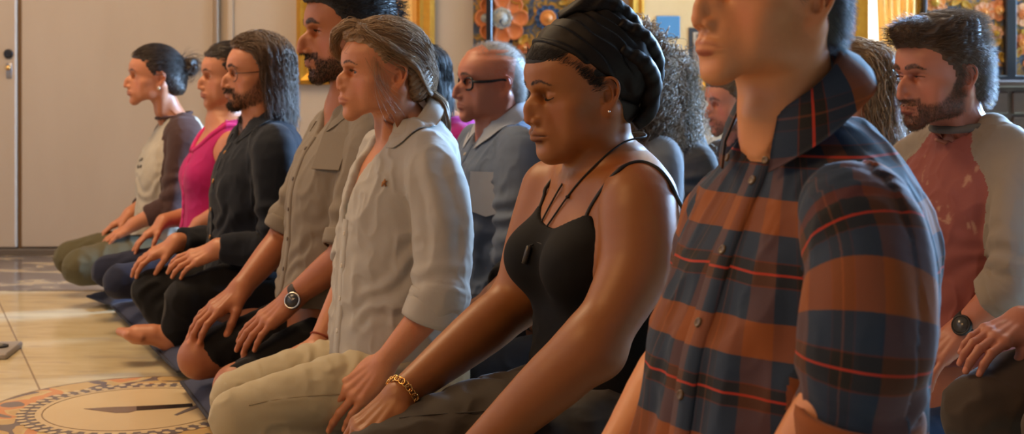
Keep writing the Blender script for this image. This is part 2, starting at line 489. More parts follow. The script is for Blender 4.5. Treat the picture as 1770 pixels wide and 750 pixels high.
# ---------------------------------------------------------------- anatomy (head frame: x forward, y left, z up, origin between the ears)
HP = dict(male=True, nose=1.0, nose_up=0.0, bump=0.0, jaw=1.0, chin=0.0, lips=1.0, brow=1.0, eye=.0042, gaze=(1,0,0), w=1.0,
          browz=0.0, browth=1.0, lidz=0.0, cheek=1.0, nosew=1.0, mouth=0.0, chinz=0.0, ears=True, fore=0.0, fat=0.0)
LIPS = {}
def head(S, fr, **kw):
    p = dict(HP); p.update(kw); m = p['male']; S.fr = fr; w = p['w']; dz = p['chinz'] + (.008 if m else .008)
    p['mouth'] += .0 if m else .002
    S.ell((-.004, 0, .048), (.0985, .0765*w, .083), 0)
    fo = p['fore']
    j = p['jaw'] * (1.0 if m else .95); ch = p['chin'] + (0 if m else -.002)
    secs = [(-.113+dz, 0, .083+ch, .030, .030*j), (-.104+dz, 0, .0925+ch, .030, .037*j), (-.094+dz, 0, .0960+ch, .032, .043*j), (-.080+dz*.7, 0, .0965+ch*.7, .034, .050*j),
            (-.060+dz*.4, 0, .0985, .037, .0565*j), (-.040, 0, .0985, .040, .0605*(1+(j-1)*.6)*w), (-.020, 0, .0935, .046, .0655*w), (0, 0, .0885, .052, .0695*w),
            (.018, 0, .0885, .058, .0715*w), (.036, 0, .0955+(.002 if m else -.001), .06, .0725*w), (.056, 0, .0945+fo, .06, .0735*w), (.075, 0, .0830+fo, .06, .0735*w), (.095, 0, .066+fo, .05, .050*w)]
    # jaw cut: the under-jaw plane is folded into the loft
    L = SDF(); L.sect(secs, 0, n=2.12, round_=.012); g0 = L.ops[0]
    pn = nrm((-.50, 0, -1)); pc = (.088+ch, 0, -.1125+dz)
    def face(x, y, z):
        d = g0[1](x, y, z)
        q = (x-f32(pc[0]))*f32(pn[0]) + (z-f32(pc[2]))*f32(pn[2])
        return smax(d, q, f32(.022))
    S.op('+', face, g0[2], g0[3], .03)
    if p['fat']:
        S.ell((.045, 0, -.09+dz), (.045, .04*j, .025+p['fat']), .03)
    # cheekbones, brow ridge, chin
    ck = p['cheek']
    for s in (1, -1):
        S.ell((.0475, s*.048*w, -.012), (.0215*ck, .019*ck, .016), .018)
        S.cap((.048, s*.038, -.030), (.054, s*.032, -.066+dz*.3), .0165, .016, .02)
        S.ell((.032, s*.046*j, -.046+dz*.4), (.032, .0155+p['fat']*.5, .030), .02)
        b = p['brow']
        S.cap((.0905, s*.011, .0315), (.0785, s*.040, .034), (.0065 if m else .0045)*b, (.006 if m else .004)*b, .016)
        S.ell((.020, s*.050*j, -.060+dz*.5), (.020, .012, .020), .022)
    S.ell((.083+ch, 0, -.096+dz), (.0150, .020*j, .0150), .022)
    # eye sockets
    for s in (1, -1):
        S.ell((.0985, s*.032, .0125), (.0200, .0175, .0120), .014, '-')
        S.ell((.089, s*.012, .010), (.010, .007, .012), .012, '-')
    # nose
    nl = p['nose']; nu = p['nose_up']; nw = p['nosew']
    tip = V3(.0915 + .033*nl, 0, -.0265 + nu)
    mid = V3(.0960 + .0165*nl + p['bump'], 0, -.004 + nu*.4)
    S.chain([(.0895, 0, .026), (.0915+p['bump']*.3, 0, .0135), mid, tip - V3(.0085, 0, -.0035)], [.0070, .0062*nw, .0068*nw, .0076*nw], .009, sub=4)
    S.ell((.0945+.008*(nl-1), 0, -.014+nu*.5), (.0205, .0100*nw, .025), .010)
    S.ball(tip - V3(.0088, 0, 0), .0086*nw, .005)
    S.chain([tip - V3(.013, 0, .005), V3(.1025, 0, -.0380 + nu*.6)], [.0054, .0052], .006)
    for s in (1, -1):
        S.ell((.1025+.005*(nl-1), s*.0115*nw, -.0300+nu*.8), (.0115, .0060, .0076), .005)
        S.cap((.086, s*.017*nw, -.026+nu*.5), (.095, s*.011, -.004), .0065, .0065, .014)
    for s in (1, -1):
        S.ell((.1085+.010*(nl-1), s*.0062*nw, -.0378+nu*.85), (.0078, .0036, .0046), .003, '-', R=rot(0, -.35, 0))
    # lips
    lp = p['lips']; mz = -.0590 + p['mouth'] + dz*.25
    up = [(.1050, 0, mz+.0046), (.1035, .0085, mz+.0052), (.0980, .0185, mz+.0030), (.0890, .0275, mz+.0002)]
    lo = [(.1028, 0, mz-.0060), (.1014, .0085, mz-.0057), (.0962, .0185, mz-.0030), (.0890, .0270, mz-.0004)]
    full = lambda c: [(a, -b, d) for a, b, d in c[:0:-1]] + c
    ur = [.0020, .0054*lp, .0064*lp, .0062*lp, .0064*lp, .0054*lp, .0020]
    lr = [.0020, .0058*lp, .0076*lp, .0082*lp, .0076*lp, .0058*lp, .0020]
    S.ell((.0710, 0, mz+.001), (.0330, .0315, .029), .016)
    S.chain(full(up), ur, .005, sub=4); S.chain(full(lo), lr, .005, sub=4)
    S.chain(full([(.1140, 0, mz-.0002), (.1108, .009, mz+.0006), (.1040, .019, mz-.0002), (.0935, .0290, mz-.0014)]), [.0008,.0013,.0014,.0013,.0014,.0013,.0008], .0030, '-', sub=3)
    S.ell((.1105, 0, mz+.0155), (.004, .0035, .008), .006, '-')
    S.ell((.1075+ch*.5, 0, mz-.0195+dz*.2), (.0065, .020, .0045), .014, '-')
    # eyelids around the eyeball
    lz = p['lidz']; eo = p['eye']
    for s in (1, -1):
        c = V3(.0700, s*.0310, .0125)
        S.ell(c, (.0142, .0152, .0138), .005)
        # crease over the upper lid
        S.chain([c + V3(.0115, -s*.0105, .0055), c + V3(.0150, 0, .0096+lz*.3), c + V3(.0090, s*.0125, .0052)], .0009, .0035, '-', sub=4)
        if eo > 0:
            S.chain([c + V3(.0150, -s*.0115, -.0016), c + V3(.0158, -s*.004, .0002+lz), c + V3(.0145, s*.004, .0004+lz), c + V3(.0085, s*.0125, -.0004)], [.0009, eo, eo, .0009], .0012, '-', sub=4)
        else:
            S.chain([c + V3(.0135, -s*.0115, -.0022), c + V3(.0155, -s*.004, -.0046+lz), c + V3(.0140, s*.004, -.0046+lz), c + V3(.0085, s*.0125, -.0014)], .0006, .0022, '-', sub=4)
    if p['ears']:
        for s in (1, -1): ear(S, fr, s, w)
    S.fr = None
    T = SDF(); T.chain(full(up), [r*.93 for r in ur], .002, sub=4); T.chain(full(lo), [r*.93 for r in lr], .002, sub=4)
    p['lipsdf'] = T; p['fr'] = fr; p['mz'] = mz
    return p
def ear(S, fr, s, w=1.0, sc=1.0):
    R = axes(V3(-.93, s*.36, -.05), V3(-.22, s*.16, .96))           # x = rearwards/outwards along the ear, z = up the ear
    o = fr.w((-.001, s*.0675*w, -.003))
    S.fr = Fr(o, fr.R @ R, fr.s*sc)
    y = s                                                         # outward normal side
    # axes() gives y = z cross x ; for the left ear that points inward/outward depending on s
    n = -1 if s > 0 else 1
    rim = [(.007,.004*n,.003), (.001,.006*n,.014), (.004,.0085*n,.029), (.016,.0105*n,.0355), (.0275,.0105*n,.029), (.031,.0105*n,.016), (.0275,.009*n,.001), (.020,.0065*n,-.012), (.012,.004*n,-.0215)]
    S.chain(rim, [.0018,.0022,.0026,.0027,.0028,.0028,.0027,.0028,.0034], .0018, sub=4)
    S.chain([(.017,.002*n,.030), (.024,.0025*n,.014), (.020,.002*n,-.006), (.011,.0015*n,-.020)], [.004,.005,.0048,.004], .006, sub=4)      # the plate
    S.chain([(.011,.003*n,.027), (.0175,.0068*n,.018), (.0200,.0072*n,.006), (.0160,.0066*n,-.007), (.009,.006*n,-.0105)], [.0018,.0022,.0024,.0024,.0026], .0025, sub=4)
    S.chain([(.006,.0065*n,.024), (.016,.0075*n,.0290), (.0240,.0078*n,.022), (.0258,.0075*n,.010), (.0225,.006*n,-.002)], [.0014,.0022,.0024,.0022,.0012], .0015, '-', sub=4)   # antihelix
    S.ell((.0075,.004*n,-.0215), (.0075,.004,.0082), .004)       # lobe
    S.cap((.0005,.003*n,.002), (.0015,.0055*n,-.0065), .0035, .003, .004)       # tragus
    S.ell((.0085,.001*n,.006), (.008,.004,.016), .006)           # joins the head
    S.ell((.0108,.0072*n,.002), (.0072,.0062,.0115), .0025, '-')    # concha
    S.fr = None

def head_masks(V, p, beard=None, brow_col=1.0, hairline=None):
    """per-vertex masks in the head frame"""
    L = p['fr'].l(V); x, y, z = L[:,0], L[:,1], L[:,2]; ay = np.abs(y)
    lip = sstep(.0012, -.0008, p['lipsdf'].at(L)) * (x > .07)
    bz = .0355 + p['browz'] - .25*np.clip(ay-.034, 0, 1) + .004*np.sin(np.clip((ay-.01)/.04, 0, 1)*PI)
    th = (.0042 if p['male'] else .0030)*p['browth']*np.interp(ay, [.008,.014,.03,.046,.052], [.55,1,1,.55,.1])
    hairy = sstep(1.25, .7, np.abs(z-bz)/th) * (ay > .0085) * (ay < .052) * (x > .05) * brow_col
    lash = np.zeros(len(V))
    if beard is not None: hairy = np.maximum(hairy, beard(x, y, z, p))
    ruddy = .6*np.exp(-((x-.075)**2+(ay-.042)**2+(z+.02)**2)/.018**2) + .7*np.exp(-((x-.114)**2+y**2+(z+.028)**2)/.012**2) + .55*sstep(.064, .078, ay)*(np.abs(x+.012) < .035)*(z < .05)
    return lip, hairy, np.clip(ruddy, 0, 1)

def beard_full(dens=1.0, mous=1.0, edge=-.022):
    def f(x, y, z, p):
        ay = np.abs(y); mz = p['mz']
        # upper edge of the beard climbs from the mouth corner to the sideburn
        top = np.interp(x, [-.01, .012, .03, .055, .075, .09], [.02, .02, -.022, -.046, -.050, mz+.012])
        b = sstep(.008, -.008, z - top) * sstep(-.012, .004, x) * sstep(-.010, .002, z + .110 - .42*np.clip(.085-x, 0, 1))
        m = sstep(.010, .004, np.abs(z - (mz+.0135)) - .003) * (ay < .032) * (x > .07)
        b = np.maximum(b*dens, m*mous)
        under = sstep(.0, .012, ay - .007) + (z < mz-.018)       # clear patch beside the lower lip
        b = b * np.where((np.abs(z-mz) < .0135) & (ay < .027) & (z < mz+.008) & (x > .075), .15, 1)
        return np.clip(b, 0, 1)
    return f

def eyes(fr, gaze, iris, parent, both=True):
    for s in (1, -1):
        c = V3(.0700, s*.0310, .0125); g = nrm(gaze)
        R = axes(g, (0,0,1)); V = []; F = []; n = 20; rings = 16; cols = []
        for i in range(rings+1):
            th = (i/rings)**1.6 * PI
            rr = .01225 + (.0007 if th < .5 else 0)
            for k in range(n): V.append(c + R @ V3(rr*math.cos(th), rr*math.sin(th)*math.cos(2*PI*k/n), rr*math.sin(th)*math.sin(2*PI*k/n)))
        for i in range(rings):
            for k in range(n): F.append((i*n+k, i*n+(k+1)%n, (i+1)*n+(k+1)%n, (i+1)*n+k)); cols.append((i+.5)/rings)
        me = raw_mesh('eye', fr.w(np.array(V)), F, None)
        for mm in (plain('eye_white', srgb(214,200,188), .12), plain('iris_'+iris, IRIS[iris], .1), plain('pupil', (.004,.004,.004,1), .08)): me.materials.append(mm)
        for q, t in zip(me.polygons, cols):
            th = t**1.6*PI; q.material_index = 2 if th < .2 else 1 if th < .5 else 0
        obj('eye', me, parent)
IRIS = dict(blue=srgb(96,120,140), brown=srgb(66,40,22), hazel=srgb(104,84,52))

# ---------------------------------------------------------------- hand (frame: x wrist -> fingers, y towards the thumb, z out of the back of the hand)
def hand_pts(curl=(.25,.35,.25), spread=.08, thumb=(0,0), side=1, sc=1.0, lift=(0,0,0,0)):
    """returns finger chains in the hand frame; side=+1: thumb on +y"""
    L = [(.044,.026,.021), (.048,.029,.022), (.044,.027,.022), (.034,.020,.019)]
    by = [.029, .0095, -.0105, -.0285]; bx = [.090, .094, .089, .081]; out = []
    for i in range(4):
        a = (1.4-i)*spread; p = V3(bx[i], by[i], [.0,.0025,.001,-.003][i]); ch = [p]; b = -lift[i]
        for j in range(3):
            b += curl[j] if np.ndim(curl[0]) == 0 else curl[i][j]
            d = V3(math.cos(b)*math.cos(a), math.cos(b)*math.sin(a), -math.sin(b)); ch.append(ch[-1] + d*L[i][j])
        out.append(np.array(ch))
    t0 = V3(.022, .026, -.006); a = .62 + thumb[0]; e = .18 + thumb[1]
    d1 = V3(math.cos(a)*math.cos(e), math.sin(a)*math.cos(e), -math.sin(e)); t1 = t0 + d1*.042
    a -= .30; d2 = V3(math.cos(a)*math.cos(e+.1), math.sin(a)*math.cos(e+.1), -math.sin(e+.1)); t2 = t1 + d2*.033
    a -= .12; d3 = V3(math.cos(a)*math.cos(e+.22), math.sin(a)*math.cos(e+.22), -math.sin(e+.22)); t3 = t2 + d3*.026
    out.append(np.array([t0,t1,t2,t3]))
    for c in out:
        c[:,1] *= side; c *= sc
    return out
def hand(S, fr, curl=(.25,.35,.25), spread=.08, thumb=(0,0), side=1, th=1.0, lift=(0,0,0,0)):
    S.fr = fr; fs = hand_pts(curl, spread, thumb, side, 1.0, lift); sd = side
    # palm: metacarpal fan, flattened
    up = (0,0,1)
    for i, y in enumerate((.026, .009, -.009, -.025)):
        S.cap((.004, y*.62*sd, -.002), (fs[i][0][0]-.002, fs[i][0][1]*.96, fs[i][0][2]-.004), .0145*th, .0125*th, .016 if i else .01)
    S.ell((.040, .026*sd, -.010), (.030, .016, .013), .014)        # thenar
    S.ell((.040, -.024*sd, -.010), (.034, .011, .012), .012)
    r0 = [.0095, .0098, .0094, .0084]
    for i in range(4):
        c = fs[i]; r = r0[i]*th
        S.ball(c[0] + V3(0,0,.001), r*1.12, .010)
        S.chain(c, [r*1.06, r*.98, r*.88, r*.72], .0035)
        S.ball(c[1] + V3(0,0,.0006), r*1.03, .003); S.ball(c[2], r*.93, .003)
    c = fs[4]
    S.chain(c, [.0150*th, .0112*th, .0105*th, .0082*th], .010)
    S.ball(c[1], .0118*th, .006); S.ball(c[2], .0108*th, .004)
    for i in range(4):                                             # tendons
        S.cap((.02, .5*fs[i][0][1], .010*th), fs[i][0] + V3(-.004,0,.0062), .003, .0036, .008)
    S.fr = None
    return dict(fr=fr, fs=fs, r=r0, th=th)
def nail_mask(V, hd):
    L = hd['fr'].l(V); m = np.zeros(len(V))
    for i, c in enumerate(hd['fs']):
        d = nrm(c[3]-c[2]); side = nrm(np.cross((0,0,1), d)); up = np.cross(d, side)
        q = L - (c[3] - d*.001); a = q @ d; b = q @ side; e = q @ up
        w = .0058 if i < 4 else .0072
        m = np.maximum(m, sstep(1.15, .85, np.sqrt((a/.0075)**2 + (b/w)**2)) * sstep(.0012, .0030, e))
    return m
# ---------------------------------------------------------------- people: placing, hair, clothes
FPX, CX, VH, CAMH = 2458.0, 885.0, 120.0, 0.86      # focal length in pixels of the 1770 frame, principal column, horizon row, camera height
def at(u, v, D): return V3((u-CX)/FPX*D, D, CAMH - (v-VH)/FPX*D)

SEATS = {}; PEOPLE = []
class Person:
    def __init__(s, u, v, D, yaw, label, group=None):
        s.O = at(u, v, D); s.zn = s.O[2]; s.O[2] = 0; s.th = math.radians(yaw); s.label = label
        s.F = V3(-math.cos(s.th), -math.sin(s.th), 0); s.L = V3(math.sin(s.th), -math.cos(s.th), 0)
        PEOPLE.append(s); s.o = None; s.limbs = []; s.T = None; s.S = SDF(); s.fine = []; s.hands = []; s.heads = None; s.group = group; s.beard = None; s.extra = []
    def q(s, u, v, b=0.0):
        """the local point (forward, left, up) on the vertical plane b metres left of the mid-line that is seen at pixel u, v"""
        k = (u-CX)/FPX; O = s.O
        a = (k*(O[1] + b*s.L[1]) - O[0] - b*s.L[0]) / (s.F[0] - k*s.F[1])
        p = O + a*s.F + b*s.L
        return V3(a, b, CAMH - (v-VH)/FPX*p[1])
    def px(s, p):
        w = s.O + p[0]*s.F + p[1]*s.L; return (CX + FPX*w[0]/w[1], VH - FPX*(p[2]-CAMH)/w[1])
    def on(s, u, v, S=None):
        """the point of the surface S first met on the line of sight through pixel u, v, and its normal"""
        S = S or s.S; w = V3((u-CX)/FPX, 1, -(v-VH)/FPX); c = V3(0,0,CAMH) - s.O
        o_ = V3(c@s.F, c@s.L, c[2]); d = nrm(V3(w@s.F, w@s.L, w[2])); t = s.O[1] - .75; best = (9, t)
        for _ in range(400):
            f = float(S.at((o_+d*t)[None])[0])
            if f < best[0]: best = (f, t)
            if f < .0004 or t > s.O[1] + .6: break
            t += min(max(f*.7, .0004), .006)
        x = o_ + d*best[1]; e = .002
        g = V3(*[float(S.at((x+np.eye(3)[i]*e)[None])[0] - S.at((x-np.eye(3)[i]*e)[None])[0]) for i in range(3)])
        return x, (nrm(g) if np.linalg.norm(g) > 0 else -d)
    def head(s, ear, yaw=0, pitch=0, roll=0, sc=(1,1,1), h=.003, eb=.072, **kw):
        """ear: pixel of the left ear canal"""
        R = rot(math.radians(yaw), math.radians(pitch), math.radians(roll)) @ np.diag(sc)
        e = s.q(*ear, eb); fr = Fr((0,0,0), R); fr.t = e - fr.w((0, .072, 0)); s.fr = fr
        s.hp = head(s.S, fr, **kw); s.hh = h
        if h < .0026: e_ = fr.w((-.012,.078,.004)); s.fine.append((e_-V3(.030,.022,.044), e_+V3(.030,.022,.044), h*.6))
        c = fr.w((0,0,.0)); s.fine.append((c - V3(.15,.12,.14), c + V3(.15,.12,.15), h))
    def neck(s, base, r=(.052,.060), top=(-.028, 0, -.045), apple=False, k=.03, scm=True, clav=False):
        fr = s.fr; t = fr.w(top); b = np.array(base, float)
        s.S.chain([t + (t-b)*.15, t, t*.5+b*.5, b], [r[0], r[0], r[0]*.98, r[1]], k)
        n = s.notch if hasattr(s, 'notch') else b + V3(.028, 0, -.052)
        if scm:
            for g in (1, -1):
                s.S.chain([fr.w((-.022, g*.058, -.030)), fr.w((.002, g*.047, -.095))*.6 + n*.4, n + V3(-.004, g*.016, .004)], [.0125,.0115,.006], .022, sub=3)
                if clav: s.S.cap(n + V3(.0, g*.018, -.004), n + V3(-.045, g*.12, .016), .0085, .009, .014)
        if apple: s.S.ball(fr.w((.016, 0, -.140)), .012, .03)
    def arm(s, sh, el, wr, r=(.050,.043,.038,.041,.027), k=.03, flat=.8):
        S = s.S; d = nrm(wr-el); s.limbs.append((np.array(el), np.array(wr)))
        S.chain([sh, sh*.5+el*.5, el], [r[0], r[1], r[2]], k, sub=4)
        S.chain([el, el*.7+wr*.3, wr*.85+el*.15, wr], [r[2], r[3], r[4]*1.08, r[4]], .02, sub=3)
        S.ball(el + nrm(el - (sh+wr)/2)*.012, r[2]*.72, .02)
    def hand(s, wr, tip, up=(0,0,1), h=.002, side=1, sc=1.0, **kw):
        """side +1: the left hand of the person has its thumb on the -y side of this frame when the back faces up"""
        if s.T is not None:                                       # rest the hand on the lap, not in it
            for _ in range(8):
                R = axes(tip - wr, up); fr = Fr(wr, R, sc); fs = hand_pts(kw.get('curl',(.25,.35,.25)), kw.get('spread',.08), kw.get('thumb',(0,0)), side)
                P = np.concatenate([fr.w(c) for c in fs[:4]]); d = s.T.at(P) - .0075
                if d.min() > -.001: break
                wr = wr + V3(0,0,min(.02,-d.min()*.75)); tip = tip + V3(0,0,min(.02,-d.min()))
        R = axes(tip - wr, up); fr = Fr(wr, R, sc)
        hd = hand(s.S, fr, side=side, **kw); s.hands.append(hd)
        pts = np.concatenate([fr.w(c) for c in hd['fs']] + [np.array([wr])]); s.fine.append((pts.min(0)-.03, pts.max(0)+.03, h)); return fr
    def build(s, mat, h=.006, iris='brown', relaxn=1, lo=None):
        V, Q = s.S.mesh(h, lo=lo, fine=s.fine); V = relax(V, Q, relaxn, .3)
        lip, hy, ru = head_masks(V, s.hp, s.beard); nail = np.zeros(len(V))
        for hd in s.hands: nail = np.maximum(nail, nail_mask(V, hd))
        s.V, s.Q, s.hy = V, Q, hy
        s.o = mk('person', V, Q, mat, attrs=dict(lip=lip, hairy=hy, ruddy=ru, nail=nail))
        s.o.location = s.O; s.o.rotation_euler = (0, 0, PI + s.th); tag(s.o, s.label, 'person', s.group)
        if s.hp['eye'] > 0: eyes(s.fr, s.hp['gaze'], iris, s.o)
        return s.o

# ---------------------------------------------------------------- hair
CR = (V3(-.004, 0, .048), V3(.0985, .0765, .083))
HL = dict(short=[(-.13,-.070), (-.055,-.062), (-.034,-.030), (-.026,.022), (.004,.036), (.010,.004), (.021,.002), (.028,.026), (.050,.050), (.066,.070), (.088,.080), (.13,.080)],
          back=[(-.13,-.075), (-.060,-.065), (-.034,-.035), (-.024,.020), (.006,.030), (.012,.006), (.022,.010), (.036,.036), (.054,.060), (.070,.076), (.090,.085), (.13,.085)],
          long=[(-.13,-.20), (-.03,-.20), (-.012,-.12), (.010,-.06), (.022,-.01), (.034,.030), (.052,.056), (.068,.074), (.090,.083), (.13,.083)],
          bald=[(-.13,-.060), (-.055,-.052), (-.034,-.028), (-.026,.022), (.004,.034), (.010,.006), (.020,.004), (.026,.030), (.034,.060), (.030,.105), (.06,.2), (.13,.2)])
def hl_z(line, x):
    a = np.array(line); return np.interp(x, a[:,0], a[:,1])
def cap_sdf(line, off=.008, extra=(), w=1.0, soft=.010):
    """hair mass in the head frame: the cranium swollen by off, kept above the hairline"""
    S = SDF(); S.ell(CR[0], CR[1]*V3(1,w,1) + off, 0)
    S.ell((-.052, 0, -.015), (.052+off*.6, .058*w+off*.6, .060), .03)
    for e in extra: S.ell(*e)
    xs = np.linspace(-.14, .16, 61); zs = hl_z(line, xs)
    S.ops.append(('&', lambda x, y, z: ((np.interp(x, xs, zs).astype(f32) - z)*f32(.8)), None, None, soft))
    return S
def ell_push(P, off, w=1.0, c=CR[0], r=CR[1]):
    q = (P - c) / (r*V3(1,w,1) + off); k = np.linalg.norm(q, axis=-1, keepdims=True)
    return np.where(k < 1, c + q/np.maximum(k, 1e-6)*(r*V3(1,w,1) + off), P)
def grow(roots, field, n=10, step=.01, off=None, w=1.0, jit=.15, seed=1, wave=0, wl=.05, curl=0, cl=.03, spread=0):
    g = np.random.default_rng(seed); P = [np.array(roots, float)]; m = len(roots)
    bias = g.normal(0, 1, (m,3))*jit; ph = g.uniform(0, 2*PI, m); off = np.zeros(m) if off is None else off
    for i in range(n-1):
        d = field(P[-1], i/(n-1)) + bias; d /= np.linalg.norm(d, axis=1, keepdims=True) + 1e-9
        st = step if np.ndim(step) == 0 else step[:,None]
        p = P[-1] + d*st
        p = ell_push(p, off[:,None], w)
        P.append(p)
    P = np.stack(P, 1)
    if curl or wave:
        T = np.gradient(P, axis=1); T /= np.linalg.norm(T, axis=2, keepdims=True)+1e-9
        A = np.cross(T, np.array([.31,.52,.79])); A /= np.linalg.norm(A, axis=2, keepdims=True)+1e-9; B = np.cross(T, A)
        L = np.arange(n)*(np.mean(step)); amp = np.minimum(L/.03, 1)
        if wave: P = P + A*(wave*amp*np.sin(2*PI*L/wl + ph[:,None]))[...,None]
        if curl:
            fl = cl*g.uniform(.75, 1.3, m)[:,None]
            P = P + (A*np.cos(2*PI*L/fl + ph[:,None])[...,None] + B*np.sin(2*PI*L/fl + ph[:,None])[...,None])*curl*amp[None,:,None]*g.uniform(.6,1.3,(m,1,1))
    return P
def strands(name, P, r, mat, parent, fr=None, taper=(1,.25), sides=3, seed=3, label=None):
    n, m, _ = P.shape; g = np.random.default_rng(seed)
    if fr is not None: P = fr.w(P.reshape(-1,3)).reshape(n, m, 3)
    R = np.interp(np.linspace(0,1,m), [0,.35,1], [taper[0],1,taper[1]])[None]*(r*g.uniform(.6,1.3,(n,1)))
    V, F = tubes(P, R, sides); tone = np.repeat(np.clip(g.normal(.5,.28,n),0,1), m*sides)
    return mk(name, V, F, mat, parent, attrs=dict(tone=tone), label=label)
def pick(V, n, seed=1, mask=None):
    g = np.random.default_rng(seed); i = np.arange(len(V)) if mask is None else np.nonzero(mask)[0]
    if len(i) == 0: return np.zeros(0, int)
    return g.choice(i, n, replace=len(i) < n)
def outer(V, N, t=.35, line=None):
    if line is not None and (hl := hl_z(line, V[:,0])) is not None: return outer(V, N, t) & (V[:,2] - hl > .007)
    r = (V-CR[0])/CR[1]**2; r /= np.linalg.norm(r, axis=1, keepdims=True)+1e-9; return (r*N).sum(1) > t
def sample(V, Q, n, seed=1, mask=None):
    i = pick(V[Q].mean(1), n, seed, mask); g = np.random.default_rng(seed+9); a, b = g.random((2, n, 1))
    f = V[Q[i]]; return (f[:,0]*(1-a)+f[:,1]*a)*(1-b) + (f[:,3]*(1-a)+f[:,2]*a)*b, i
def fuzz(s, name, mask_fn, n, length, dirv, mat, r=.00022, seed=2, out=.5, segs=4, parent=None, curlr=0):
    """short hairs growing on the skin where mask_fn(head-frame points) is high (brows, beards, stubble)"""
    L = s.fr.l(s.V); N = vnormals(s.V, s.Q); Ln = N @ np.linalg.inv(s.fr.R).T
    wgt = mask_fn(L); g = np.random.default_rng(seed); idx = np.nonzero(wgt > .05)[0]
    if len(idx) == 0: return None
    i = g.choice(idx, n, p=wgt[idx]/wgt[idx].sum()); P = [L[i] + g.normal(0, .0007, (n,3))]
    d0 = dirv(L[i]); nn = Ln[i]; d0 = d0 - nn*(d0*nn).sum(1, keepdims=True); ln = length*g.uniform(.5, 1.2, (n,1))
    b = g.normal(0, .22, (n,3))
    for t in range(segs):
        d = d0 + nn*out*(1-.5*t/segs) + b; d /= np.linalg.norm(d, axis=1, keepdims=True)+1e-9
        P.append(P[-1] + d*ln/segs)
    return strands(name, np.stack(P, 1), r, mat, parent or s.o, s.fr, seed=seed)
def brows(s, mat, n=260, length=.008, r=.00022):
    n = int(n*.7); length *= .75; r *= .75
    if n <= 0: return
    f = lambda L: (head_masks(s.fr.w(L), s.hp)[1]) * (np.abs(L[:,1]) > .006)
    o = fuzz(s, 'eyebrows', f, n, length, lambda L: np.stack([-.5*np.ones(len(L)), np.sign(L[:,1])*.9, .25-.7*(np.abs(L[:,1])>.034)], 1), mat, r, out=.18, segs=3)
    return o
def lashes(s, mat, n=60, r=.00028):
    p = s.hp; P = []
    for sd in (1, -1):
        c = V3(.0700, sd*.0310, .0125); lz = p['lidz']; eo = p['eye']
        if eo > 0: path = [c+V3(.0135,-sd*.0105,-.001+eo*.5), c+V3(.0150,-sd*.004,lz+eo*.95), c+V3(.0140,sd*.004,lz+eo*.98), c+V3(.0095,sd*.0125,.0008)]; dn = .15
        else: path = [c+V3(.0118,-sd*.0110,-.0028), c+V3(.0138,-sd*.004,-.0052+lz), c+V3(.0126,sd*.004,-.0052+lz), c+V3(.0080,sd*.0125,-.0018)]; dn = -1.1
        q = crom(np.array(path), n//6)
        for i, a in enumerate(q):
            t = i/len(q); d = nrm(V3(1, sd*(t-.35)*1.2, dn)); k_ = 1 if dn > 0 else .62; P.append([a, a+d*.003*k_, a+d*.0055*k_+V3(0,0,.0012*k_), a+d*.0078*k_+V3(0,0,.0032 if dn > 0 else .0006)])
        P.append([q[0]-V3(.0,0,0), q[len(q)//3], q[2*len(q)//3], q[-1]])
    return strands('eyelashes', np.array(P), r, mat, s.o, s.fr)

# ---------------------------------------------------------------- clothes
def garment(s, name, mats, torso, sleeves, cut=None, k=.035, h=.005, folds=None, seam=0.0, kcut=.002, attrs=None, label=None, smooth_it=1, sleeve_name='sleeve', fine=(), planes=None, flat=False, pgap=.006):
    """torso: SDF, sleeves: list of SDF.  One smooth surface split into the body panel and its sleeves."""
    S = SDF(); S.comp(torso, '+', 0)
    for sl in sleeves: S.comp(sl, '+', k)
    for c in (cut or []): S.comp(c, '-', kcut)
    s.gs = S
    V, Q = S.mesh(h, fine=fine); V = relax(V, Q, smooth_it, .35); N = vnormals(V, Q)
    dt = torso.at(V)*1.0; ds = [sl.at(V) for sl in sleeves]
    if folds is not None:
        f = folds(V, dt, ds)
        if flat: f = f*(1 - .9*np.exp(-(V[:,1]/.032)**2)*(V[:,0] > .02))
        V = V + N*f[:,None]
    c = V[Q].mean(1); lab = np.zeros(len(Q), int); dtc = torso.at(c)
    for i, sl in enumerate(sleeves):
        if planes: p_, n_ = planes[i]; lab[(sl.at(c) < dtc + pgap) & ((c-p_)@nrm(n_) > 0)] = i+1
        else: lab[(sl.at(c) < dtc - seam)] = i+1
    if planes:                                                    # stray islands go back to the body panel
        for i in range(1, len(sleeves)+1):
            k = np.nonzero(lab == i)[0]
            if len(k) == 0: continue
            q = Q[k]; r = np.arange(len(V)); 
            for _ in range(400):
                m = r[q].min(1); r2 = r.copy(); np.minimum.at(r2, q.ravel(), np.repeat(m, q.shape[1])); r2 = r2[r2]
                if (r2 == r).all(): break
                r = r2
            ids, cnt = np.unique(r[q[:,0]], return_counts=True); lab[k[r[q[:,0]] != ids[cnt.argmax()]]] = 0
    out = None
    for i in range(len(sleeves)+1):
        qq = Q[lab == i]
        if len(qq) == 0: out = out if i else obj(name, bpy.data.meshes.new(name), s.o); continue
        used = np.unique(qq); mp = np.full(len(V), -1); mp[used] = np.arange(len(used))
        at_ = {a: f(V[used], i) for a, f in (attrs or {}).items()}
        m = mats[min(i, len(mats)-1)]
        o = mk(name if i == 0 else sleeve_name, V[used], mp[qq], m, s.o if i == 0 else out, attrs=at_)
        if i == 0: out = o
    if label: out['label'] = label
    return out
def grad(S, P, e=.002):
    g = np.stack([S.at(P+np.eye(3)[i]*e) - S.at(P-np.eye(3)[i]*e) for i in range(3)], 1); l = np.linalg.norm(g, axis=1, keepdims=True)
    return g/np.maximum(l, 1e-9)
